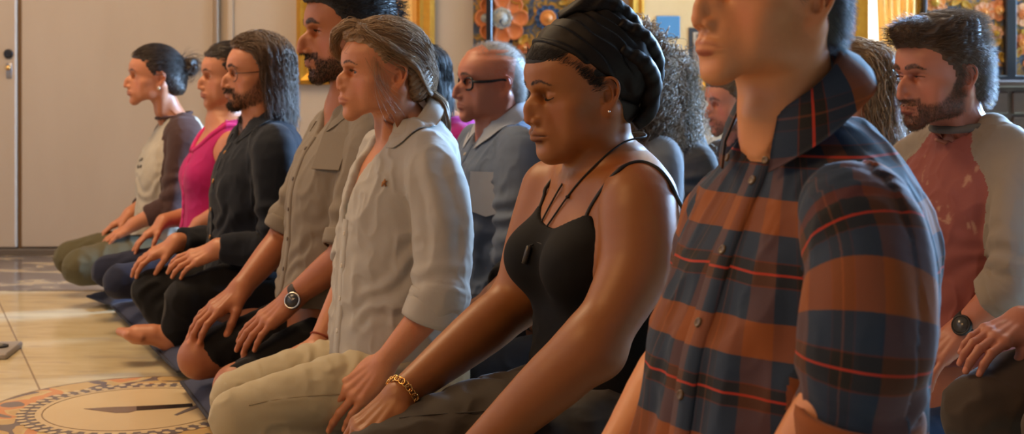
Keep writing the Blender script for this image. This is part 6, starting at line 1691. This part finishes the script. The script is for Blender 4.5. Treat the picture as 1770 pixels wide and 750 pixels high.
    lx = px_x(21); V, F = lathe([(.006,.0),(.022,0),(.022,.008),(.018,.012),(.008,.010),(.001,.010)], 20, mat4(axes((1,0,0),(0,-1,0)), (lx,yd,.86-(93-VH)/FPX*(yd)))); lk = mk('door_lock', V, F, plain('lock_dark', srgb(46,46,50), .35, .6)); tag(lk, 'small round dark lock set in the left sliding door', 'lock')
    t = bpy.data.objects.new('door_latch', None); COL.objects.link(t); t.location = (lx+.002, yd, .86-(120-VH)/FPX*yd); tag(t, 'brass thumb turn on a small steel plate under the round lock', 'latch')
    V, F = box((-.013,-.004,-.042),(.013,.0005,.030), .002); mk('plate', V, F, plain('plate_steel', srgb(150,146,146), .35, .8), t)
    V, F = lathe([(.004,0),(.011,.004),(.013,.014),(.009,.022),(.001,.024)], 16, mat4(axes((1,0,0),(0,-1,0)), (0,-.004,.008))); mk('knob', V, F, plain('brass_bright', (.75,.45,.16,1), .25, 1.), t)
def px_x(u, y=None): return (u-CX)/FPX*(YW if y is None else y)
def px_z(v, y=None): return CAMH - (v-VH)/FPX*(YW if y is None else y)

def picture(name, label, cat, u0, v0, u1, v1, mats, fw=.045, d=.05, inner=(), arch=False, ztop=None):
    y = YW - .004; x0, x1 = px_x(u0,y), px_x(u1,y); z0 = px_z(v1,y); z1 = px_z(v0,y) if ztop is None else ztop
    t = bpy.data.objects.new(name, None); COL.objects.link(t); t.location = ((x0+x1)/2, y, z0); tag(t, label, cat)
    w = (x1-x0)/2; h = z1-z0
    V, F = box((-w+fw*.6,-d*.45,fw*.6),(w-fw*.6,0,h-fw*.6)); mk('canvas', V, F, mats[1], t, smooth=False)
    prof = [(0,0),(0,d*.6),(fw*.25,d),(fw*.6,d*.8),(fw*.8,d*.95),(fw,d*.5),(fw,0)]
    cs = [(-w,0,1,1),(w,0,-1,1),(w,h,-1,-1),(-w,h,1,-1)]; V = []; F = []; m = len(prof)
    for cx, cz, sx, sz in cs:
        for o_, dd in prof: V.append((cx+sx*o_, -dd, cz+sz*o_))
    for i in range(4):
        for j in range(m-1): F.append((i*m+j, ((i+1)%4)*m+j, ((i+1)%4)*m+j+1, i*m+j+1))
    mk('frame', V, F, mats[0], t, smooth=False)
    for nm, (a0,b0,a1,b1), mm, dd in inner:
        V, F = box((px_x(a0,y)-t.location.x, -d*.45-dd, px_z(b1,y)-z0),(px_x(a1,y)-t.location.x, -d*.44, px_z(b0,y)-z0), .003); mk(nm, V, F, mm, t, smooth=False)
    return t
def gilt(): 
    m = NT('gilt'); n = m.noise(m.coord(), 30, 4); m.base(m.mix(n, srgb(168,112,24), srgb(214,158,52))); m.set(Metallic=.55, Roughness=.38); m.bump(n, .3, .004); return m.m
def blotch(name, stops, scale=8, rough=.5, dist=.8):
    m = NT(name); n = m.noise(m.coord(), scale, 4, .6, dist); m.base(m.ramp(n, stops)); m.set(Roughness=rough); return m.m
def petal(r0, r1, w, d=.02, n=10, rim=.012):
    """a cupped petal pointing along +x from r0 to r1, rising to d out of the panel"""
    V = []; F = []; c = (r0+r1)/2; a = (r1-r0)/2
    rings = [(1.0,0),(1.0,d*.8),(.90,d),(.74,d*.55),(.4,d*.30),(.05,d*.26)]; k = 20
    for s_, z in rings:
        for i in range(k): t = 2*PI*i/k; V.append((c + a*s_*math.cos(t), w*s_*math.sin(t)*(1+.18*math.cos(t)), z))
    for j in range(len(rings)-1):
        for i in range(k): F.append((j*k+i, j*k+(i+1)%k, (j+1)*k+(i+1)%k, (j+1)*k+i))
    F.append(tuple((len(rings)-1)*k+i for i in range(k)))
    return V, F
def flower(par, x, z, R, n, mp, mc, name='flower', phase=0, y=-.032, arc=None, rc=.42):
    M = mat4(np.array([[1,0,0],[0,0,-1],[0,1,0]]), (x, y, z))
    V, F = lathe([(R*rc,0),(R*rc,.014),(R*rc*.85,.022),(R*rc*.7,.016),(R*rc*.45,.026),(R*rc*.2,.034),(.001,.035)], 20, M); f = mk(name, V, F, mc, par)
    for i in range(n):
        a = phase + 2*PI*i/n
        if arc and not (arc[0] <= (a % (2*PI)) <= arc[1]): continue
        V, F = petal(R*rc*.75, R, R*.30*8/n*1.05, R*.16); c, s_ = math.cos(a), math.sin(a); V = np.array(V); V = np.stack([V[:,0]*c-V[:,1]*s_, V[:,0]*s_+V[:,1]*c, V[:,2]], 1)
        mk('petal', V @ M[:3,:3].T + M[:3,3], F, mp, f)
    return f
def screen_panel(label, u0, u1, v1, dividers, flowers, leaves, seed=1):
    """carved and painted wall panel with black uprights"""
    y = YW-.004; x0, x1 = px_x(u0,y), px_x(u1,y); z0 = px_z(v1,y); z1 = 2.3
    t = bpy.data.objects.new('carved_panel', None); COL.objects.link(t); t.location = ((x0+x1)/2, y, z0); tag(t, label, 'wall panel'); w = (x1-x0)/2; h = z1-z0
    m = NT('panel_ground_%d'%seed); c = m.coord(scale=(1,.2,1), loc=(seed,0,0)); vo = m.add('ShaderNodeTexVoronoi', feature='SMOOTH_F1'); m.l(c, vo.inputs['Vector']); vo.inputs['Scale'].default_value = 17
    n = m.noise(c, 14, 3, .6, 1.2)
    b = m.ramp(n, [(.30,srgb(40,44,56)),(.44,srgb(60,74,96)),(.52,srgb(110,88,36)),(.58,srgb(172,122,34)),(.64,srgb(70,78,92)),(.74,srgb(96,62,34))])
    b = m.mix(m.ramp(vo.outputs['Distance'], [(.12,(1,1,1,1)),(.2,(0,0,0,1))]), b, srgb(190,132,44)); m.base(b); m.set(Roughness=.5); m.bump(n, .6, .01)
    V, F = box((-w,-.03,0),(w,0,h), .004); mk('board', V, F, m.m, t, smooth=False)
    bk = plain('lacquer_black', srgb(24,22,22), .35)
    for u, wd in dividers:
        x = px_x(u,y)-t.location.x; V, F = box((x-wd/2,-.075,0),(x+wd/2,0,h), .006); mk('upright', V, F, bk, t, smooth=False)
    V, F = box((-w,-.075,-.03),(w,0,.012), .006); mk('rail', V, F, bk, t, smooth=False)
    g = np.random.default_rng(seed)
    X = lambda u: px_x(u,y)-t.location.x; Z = lambda v: px_z(v,y)-z0
    for u, v, R, n, mp, mc, kw in flowers: flower(t, X(u), Z(v), R, n, mp, mc, **kw)
    for u, v, l, a, mm in leaves:
        V, F = petal(0, l, l*.28, .014); c_, s_ = math.cos(a), math.sin(a); V = np.array(V); V = np.stack([X(u)+V[:,0]*c_-V[:,1]*s_, -.032-V[:,2], Z(v)+V[:,0]*s_+V[:,1]*c_], 1); mk('leaf', V, [f[::-1] for f in F], mm, t)
    return t
def decor():
    G = gilt(); cream = plain('mount_cream', srgb(222,196,152), .7, noise=.05)
    picture('picture', 'large gilt framed picture with a glowing amber field behind the blonde woman', 'picture', 514, -400, 752, 146, (G, blotch('amber_field', [(.3,srgb(226,158,70)),(.5,srgb(240,182,96)),(.7,srgb(232,166,80))], 2)), fw=.085,
            inner=(('painted_patch', (672,10,690,21), plain('paint_coral', srgb(226,96,84), .6), .004), ('painted_patch', (690,-40,714,60), plain('paint_pale_amber', srgb(240,190,110), .6), .003)), ztop=2.2)
    sc = plain('gilt_scroll', srgb(206,150,44), .35, .5)
    picture('picture', 'gilt frame holding small pictures on a cream mount behind the curly hair', 'picture', 1087, -300, 1262, 156, (G, cream), fw=.070,
            inner=(('sky_picture', (1133,28,1174,66), plain('paint_sky', srgb(84,140,190), .5), .008), ('dark_picture', (1189,48,1222,126), plain('frame_slate', srgb(54,58,66), .5), .010), ('photo_print', (1196,56,1220,120), blotch('photo_mottle', [(.35,srgb(84,70,64)),(.5,srgb(150,130,116)),(.6,srgb(196,180,160)),(.7,srgb(60,60,80))], 22), .014)), ztop=2.0)
    pe = plain('petal_terracotta', srgb(196,112,58), .45, noise=.12, nscale=60); bl = blotch('boss_blue_cream', [(.35,srgb(70,84,110)),(.5,srgb(176,170,150)),(.62,srgb(120,130,140))], 40); yl = plain('leaf_ochre', srgb(176,132,36), .5, noise=.15); bu = plain('ring_blue', srgb(44,78,124), .45); og = plain('boss_orange', srgb(206,130,60), .45)
    pk = plain('petal_pale', srgb(206,150,112), .45, noise=.1)
    screen_panel('carved painted panel with a large terracotta flower behind the balding man', 818, 1051, 142, [(846,.028),(1049,.018)],
        [(867,32,.125,8,pe,bl,{}), (905,82,.030,6,pe,og,dict(rc=.5)), (947,32,.062,10,bu,og,dict(rc=.62)), (1022,18,.070,8,pk,bl,dict(phase=.3)), (839,32,.05,8,pe,bl,{}), (905,-60,.09,8,pe,bl,{}), (990,-50,.09,8,pk,og,{})],
        [(912,25,.06,2.2,yl),(912,60,.06,-2.3,yl),(985,25,.06,.9,yl),(985,62,.05,-.9,yl),(925,95,.05,-1.0,yl),(880,100,.05,-1.6,yl),(834,70,.05,-1.4,yl),(1030,70,.06,-1.8,yl),(965,8,.05,.4,yl),(900,5,.05,2.8,yl)], 1)
    screen_panel('carved painted panel with garlands and black uprights behind the man in red and grey', 1586, 1800, 134, [(1592,.018),(1739,.050),(1797,.02)],
        [(1722,18,.052,8,pe,og,{}), (1697,22,.050,8,pk,og,dict(phase=.2)), (1702,48,.035,7,pk,yl,{}), (1717,58,.035,7,pk,yl,{}), (1620,22,.045,8,pk,og,{}), (1612,4,.05,8,og,yl,{}), (1763,26,.055,8,pk,pe,{}), (1762,76,.050,8,pe,og,{}), (1700,112,.03,6,pe,og,{}), (1782,110,.05,8,pe,yl,{})],
        [(1680,42,.06,-.6,yl),(1690,70,.06,-1.2,yl),(1706,80,.06,.5,yl),(1700,98,.06,2.6,yl),(1640,10,.06,.7,yl),(1675,18,.06,2.4,yl),(1752,100,.05,1.2,yl),(1760,52,.05,-.6,yl),(1600,60,.06,-1.4,yl),(1640,60,.05,.3,yl),(1725,90,.05,-1.3,yl),(1768,4,.05,.8,yl)], 2)
    # curtained window
    y = YW; a, b, z0, z1 = px_x(1478), px_x(1592), .80, 2.6
    fr_ = MATS.setdefault('x_gilt', gilt())
    V, F = jn(box((a-.005,y-.03,z0-.03),(a+.055,y+.1,z1+.03)), box((b-.05,y-.03,z0-.03),(b+.005,y+.1,z1+.03)), box((a,y-.03,z0-.03),(b,y+.1,z0+.03)), box((a,y-.03,z1-.03),(b,y+.1,z1+.03))); wn = struct('window_1', V, F, fr_)
    em = NT('daylit_glass'); em.base((.8,.85,.9,1)); em.b.inputs['Emission Color'].default_value = (1,.93,.80,1); em.b.inputs['Emission Strength'].default_value = 2.2
    V, F = box((a+.05,y+.06,z0),(b-.04,y+.07,z1)); mk('glass', V, F, em.m, wn, smooth=False)
    cm = NT('curtain_amber'); n = cm.noise(cm.coord(scale=(1,1,.35)), 26, 3, .6, .5)
    cm.base(cm.ramp(n, [(.40,srgb(244,208,130)),(.55,srgb(252,230,176)),(.66,srgb(200,168,118))])); cm.set(Roughness=.7, Transmission_Weight=0)
    tr = cm.add('ShaderNodeBsdfTranslucent'); tr.inputs[0].default_value = srgb(255,238,190); mx = cm.add('ShaderNodeMixShader'); mx.inputs[0].default_value = .55; out = cm.n['Material Output']; cm.l(cm.b.outputs[0], mx.inputs[1]); cm.l(tr.outputs[0], mx.inputs[2]); cm.l(mx.outputs[0], out.inputs[0])
    nx, nz = 90, 60; x0, x1 = px_x(1507), px_x(1581); V = []; F = []
    for j in range(nz+1):
        zz = z0-.10 + (z1+.12-z0+.10)*j/nz; pinch = .10*math.exp(-((zz-.92)/.30)**2)
        for i in range(nx+1):
            t = i/nx; x = x0 + (x1-x0)*(t*(1-pinch)+pinch*.85); V.append((x, y-.055 + .022*math.sin(t*34+.6*math.sin(zz*3)) + .006*math.sin(t*80+zz*4), zz))
    for j in range(nz):
        for i in range(nx): F.append((j*(nx+1)+i, j*(nx+1)+i+1, (j+1)*(nx+1)+i+1, (j+1)*(nx+1)+i))
    K = len(V); V = np.array(V); V = np.concatenate([V, V-np.array([0,.004,0])]); F = F + [tuple(k+K for k in f[::-1]) for f in F]
    cu = mk('curtain', V, F, cm.m); tag(cu, 'amber patterned curtain gathered over the bright window', 'curtain')
    # dark bench-height cabinets under the panels
    wd = NT('dark_wood'); n = wd.noise(wd.coord(scale=(1,8,8)), 5, 4); wd.base(wd.mix(n, srgb(34,22,16), srgb(60,38,24))); wd.set(Roughness=.4); wd = wd.m
    for u0, u1, v0, lab in ((1592,1830,134,'dark wooden sideboard below the garland panel at the right'),(893,1075,150,'dark wooden sideboard below the flower panel')):
        y1 = YW-.09; y0 = y1-.34; x0, x1 = px_x(u0,y0), px_x(u1,y0); zt = px_z(v0+5,y0)
        t = bpy.data.objects.new('sideboard', None); COL.objects.link(t); t.location = ((x0+x1)/2, y1, 0); tag(t, lab, 'sideboard'); w = (x1-x0)/2
        V, F = box((-w,-.32,.08),(w,0,zt-.03), .004); mk('carcass', V, F, wd, t, smooth=False)
        V, F = box((-w-.02,-.35,zt-.03),(w+.02,0,zt), .006); mk('top', V, F, wd, t, smooth=False)
        V, F = box((-w+.02,-.30,0),(w-.02,-.02,.08)); mk('plinth', V, F, wd, t, smooth=False)
        k = 3
        for i in range(k):
            xa, xb = -w+.02+(2*w-.04)*i/k+.008, -w+.02+(2*w-.04)*(i+1)/k-.008
            V, F = box((xa,-.335,.11),(xb,-.319,zt-.16), .006); dr = mk('door', V, F, wd, t, smooth=False)
            V, F = box((xa,-.335,zt-.145),(xb,-.319,zt-.05), .006); dw = mk('drawer', V, F, wd, t, smooth=False)
            for par, zz in ((dr,zt-.22),(dw,zt-.097)): V, F = lathe([(.005,0),(.012,.006),(.014,.014),(.009,.020),(.001,.021)], 12, mat4(axes((1,0,0),(0,-1,0)), ((xa+xb)/2,-.335,zz))); mk('knob', V, F, plain('brass_dull', (.35,.22,.08,1), .4, 1.), par)
    # a low grey bench in front of the left part of the flower panel
def on_floor(u, v, z=0.):
    D = FPX*(CAMH-z)/(v-VH); return V3((u-CX)/FPX*D, D, z)
def cushion(name, label, c, ax, L, W, h, m, group=None, seed=1, dent=(), z0=0., piping=True, cat='cushion'):
    """a stuffed flat mat: centre c, long axis ax"""
    ax = nrm(V3(ax[0],ax[1],0)); R = np.stack([ax, np.cross((0,0,1),ax), V3(0,0,1)], 1); nx, ny = 44, 32; top = []; 
    V = []; F = []
    for sgn in (1,-1):
        for j in range(ny+1):
            for i in range(nx+1):
                u, v = i/nx*2-1, j/ny*2-1; e = (1-abs(u)**5)*(1-abs(v)**5); hh = h*.5*(max(e,0)**.32)
                x, y = u*L/2*(1-.03*(1-abs(v))*abs(u)), v*W/2*(1-.03*(1-abs(u))*abs(v)); z = sgn*hh
                if sgn > 0:
                    z += .005*math.sin(u*6+seed)*math.sin(v*5+seed*2)*e
                z = max(z, -h*.5)
                V.append((x, y, z+h*.5))
    K = (nx+1)*(ny+1)
    for s_ in (0,1):
        for j in range(ny):
            for i in range(nx):
                q = (s_*K+j*(nx+1)+i, s_*K+j*(nx+1)+i+1, s_*K+(j+1)*(nx+1)+i+1, s_*K+(j+1)*(nx+1)+i); F.append(q if s_ == 0 else q[::-1])
    V = np.array(V)
    if dent:
        wv = V @ R.T + np.array([c[0],c[1],z0])
        for dx, dy, dr, dz in dent:
            k = np.exp(-((wv[:,0]-dx)**2+(wv[:,1]-dy)**2)/dr**2); V[:K,2] -= (k*dz)[:K]*(V[:K,2] > h*.3)
    o = mk(name, V @ R.T, F, m); o.location = (c[0],c[1],z0); tag(o, label, cat, group)
    if piping:
        pts = []
        for t in np.linspace(0,1,97)[:-1]:
            s_ = t*4; k = int(s_); f = s_-k; u, v = ((f*2-1,-1),(1,f*2-1),(1-f*2,1),(-1,1-f*2))[k]; pts.append(R @ V3(u*L/2*.995, v*W/2*.995, h*.5))
        vv, ff = tube(pts, .005, 8, 1, True); mk('piping', vv, ff, plain('piping_navy', srgb(30,32,46), .8), o)
    return o
def medallion():
    c = on_floor(236, 707); t = bpy.data.objects.new('floor_medallion', None); COL.objects.link(t); t.location = c; tag(t, 'round inlaid marble medallion with a brush emblem in the floor at bottom left', 'floor inlay')
    def ring(r0, r1, z, nm, m, n=120, wob=0, k=0):
        V = []; F = []
        for r, zz in ((r0,z-.0012),(r0,z),(r1,z),(r1,z-.0012)):
            for i in range(n): a = 2*PI*i/n; rr = r*(1+(wob*math.sin(k*a) if r == r1 else 0)); V.append((rr*math.cos(a), rr*math.sin(a), zz))
        for j in range(3):
            for i in range(n): F.append((j*n+i, (j+1)*n+i, (j+1)*n+(i+1)%n, j*n+(i+1)%n))
        return mk(nm, V, [f[::-1] for f in F], m, t, smooth=False)
    m = NT('inlay_mixed'); n = m.noise(m.coord(), 7.5, 1, .4, .6)
    m.base(m.ramp(n, [(.34,srgb(112,100,98)),(.43,srgb(196,164,112)),(.53,srgb(206,178,124)),(.57,srgb(206,140,92)),(.64,srgb(120,108,104))], 'CONSTANT')); m.set(Roughness=.2)
    gr = plain('inlay_grey', srgb(112,104,106), .22, noise=.1); wh = plain('inlay_cream', srgb(212,190,152), .2, noise=.06, nscale=6); dk = plain('inlay_edge', srgb(120,98,74), .3)
    ring(.372,.380,.0020,'edge_line',dk); ring(.285,.372,.0020,'mixed_ring',m.m); ring(.245,.287,.0024,'grey_ring',gr, wob=.018, k=36)
    V = []; F = []
    for rr, nn, rad in ((.279,56,.0095),(.253,48,.0085)):
        for k in range(nn):
            a = 2*PI*(k+.5)/nn; b = len(V); V += [(rr*math.cos(a)+rad*1.3*math.cos(q)*math.cos(a)-rad*math.sin(q)*math.sin(a), rr*math.sin(a)+rad*1.3*math.cos(q)*math.sin(a)+rad*math.sin(q)*math.cos(a), .0032) for q in np.linspace(0,2*PI,11)[:-1]]; F.append(tuple(range(b,b+10)))
    mk('bead_border', V, F, wh, t, smooth=False)
    n = 96; V = [(.245*math.cos(2*PI*i/n), .245*math.sin(2*PI*i/n), .0026) for i in range(n)]; mk('cream_disc', V, [tuple(range(n))], wh, t, smooth=False)
    ring(.226,.229,.0032,'fine_line',dk)
    def shape(nm, pix, mm, z=.0036):
        P = [on_floor(u,v)-c for u, v in pix]; V = [(p[0],p[1],z) for p in P] + [(p[0],p[1],z-.003) for p in P]; k = len(P)
        return mk(nm, V, [tuple(range(k)), tuple(range(2*k-1,k-1,-1))] + [(i,k+i,k+(i+1)%k,(i+1)%k) for i in range(k)], mm, t, smooth=False)
    shape('brush_head', [(145,708.5),(170,707),(200,705.5),(236,704.2),(236,711.5),(222,715),(200,715.5),(175,712.5)], plain('inlay_taupe', srgb(120,100,92), .25))
    shape('brush_handle', [(236,704.2),(285,702),(332,699.2),(334,705),(285,708.5),(236,711.5)], plain('inlay_black', srgb(30,24,24), .25))
    shape('sprig', [(301,719),(318,711),(334,704),(346,700),(348,704),(336,709),(322,714),(306,720)], gr)
def props():
    navy = cloth('cotton_navy', srgb(50,54,76), 700, .85, .12); na2 = cloth('cotton_ink', srgb(40,42,58), 700, .85, .12)
    d = nrm(V3(.41,-.91,0)); bk = V3(.91,.41,0)
    def mat_on(u0, v0, u1, v1, dep, label, m, h=.06, seed=1, grp=None):
        a, b = on_floor(u0,v0,h*.5), on_floor(u1,v1,h*.5); ax = nrm(b-a); pr = V3(-ax[1],ax[0],0); pr = pr if pr@bk > 0 else -pr
        L = np.linalg.norm(b-a); c = (a+b)/2 + pr*dep/2; return cushion('floor_mat', label, c, ax, L, dep, h, m, seed=seed, cat='floor mat')
    mat_on(190,527,306,642,.85,'dark navy floor mat under the bare foot of the long-haired man', navy, seed=1)
    mat_on(312,660,470,870,.85,'blue floor mat under the knees of the bearded man and the blonde woman', navy, seed=2)
    mat_on(150,512,188,526,.8,'navy floor mat under the woman with the bun', na2, h=.05, seed=3)
    rust = cloth('patch_rust', srgb(176,84,40), 700, .85, .1)  # added slab in place of an orange patch of floor
    mat_on(742,640,880,715,.62,'rust orange slab standing for the floor patch behind the blonde woman', rust, h=.03, seed=5)
    mat_on(796,630,935,700,.75,'dark navy mat behind the arm of the woman in the head wrap', na2, h=.07, seed=6)
    mat_on(1490,690,1655,742,.7,'dark navy mat at bottom right beside the plaid sleeve', na2, h=.08, seed=7)
    # one round cushion under every sitter, a mat under those whose ground is seen
    seats = dict(SEATS)
    for lab, (c, th, zs, kind) in seats.items():
        F_ = V3(-math.cos(th), -math.sin(th), 0); p = c - F_*.07; r_ = .125; h_ = max(zs-.12, .05); m = (navy, na2)[kind]
        prof = [(.02,0),(r_*.88,0),(r_*.97,.012),(r_,h_*.35),(r_,h_*.65),(r_*.96,h_*.9),(r_*.86,h_),(r_*.4,h_+.006),(.01,h_+.004)]
        V, F = lathe(prof, 48); V = np.array(V); a = np.arctan2(V[:,1],V[:,0]); V[:,:2] *= (1+.012*np.cos(a*24))[:,None]
        o = mk('meditation_cushion', V, F, m); o.location = (p[0],p[1],.0); tag(o, lab, 'cushion', 'round cushions under the sitters')
    return navy, na2
def small_props(navy, na2):
    p = on_floor(4,600,.02); t = bpy.data.objects.new('floor_box', None); COL.objects.link(t); t.location = (p[0]-.055,p[1],0); t.rotation_euler = (0,0,.1); tag(t, 'flat grey metal floor box with a dark socket at the left edge', 'floor box')
    V, F = box((-.09,-.10,0),(.09,.10,.018), .004); mk('housing', V, F, plain('zinc', srgb(156,150,146), .45, .3), t, smooth=False)
    V, F = lathe([(.004,0),(.024,0),(.024,.006),(.018,.006),(.017,.002),(.001,.002)], 20, mat4(np.eye(3),(.045,.01,.018))); mk('socket', V, F, plain('socket_black', srgb(28,26,28), .4), t)
def area(name, loc, target, size, power, col, sy=None):
    l = bpy.data.lights.new(name, 'AREA'); l.energy = power; l.color = col; l.shape = 'RECTANGLE'; l.size = size; l.size_y = sy or size
    o = bpy.data.objects.new(name, l); COL.objects.link(o); o.location = loc
    o.rotation_euler = (Vector(target)-Vector(loc)).to_track_quat('-Z','Y').to_euler(); return o
w = bpy.data.worlds.new('world'); scene.world = w; w.use_nodes = True; bg = w.node_tree.nodes['Background']
bg.inputs[0].default_value = (1,.72,.48,1); bg.inputs[1].default_value = .03
area('window_daylight', (3.6,6.75,1.9), (.1,2.6,.6), 1.7, 2500, (.36,.62,1), 1.8)
area('window_daylight', (4.56,4.25,1.8), (.0,2.6,.7), 1.4, 90, (.38,.63,1), 1.7)
area('ceiling_lamp', (-1.9,4.4,3.05), (-1.9,4.6,0), 1.4, 66, (1,.68,.38))
area('ceiling_lamp', (-2.0,1.2,3.05), (-1.2,2.0,0), 1.4, 66, (1,.53,.20))
area('ceiling_lamp', (1.6,5.4,3.05), (1.6,6,0), 1.2, 36, (1,.76,.5))
cam.dof.focus_distance = 2.5; cam.dof.aperture_fstop = 7.0
import time as _t
t0 = _t.time()
room(); decor(); medallion()
for fn in (woman_blue, woman_wrap, man_plaid, man_beige, man_longhair, woman_magenta, woman_bun, man_glasses, man_raglan, second_row):
    fn(); print('built', fn.__name__, round(_t.time()-t0,1))
WHO = ['woman in the light blue shirt', 'woman in the black head wrap', 'man in the plaid shirt', 'bearded man in the grey-beige shirt', 'long-haired man with glasses', 'woman in the magenta lace top', 'woman with the bun', 'balding man with glasses', 'man in the red and grey tee',
       'person in deep magenta', 'person in the black V-neck', 'person with ash curls', 'woman with the black cord necklace', 'man seen below the plaid chin', 'woman behind the plaid collar', 'woman with light-streaked hair', 'person at the right edge']
for i, (p_, who) in enumerate(zip(PEOPLE, WHO)):
    SEATS['round dark cushion under the ' + who] = (p_.O, p_.th, p_.zn-(.56 if i in (0,1,2) else .57), i % 2)
nv = props(); small_props(*nv)
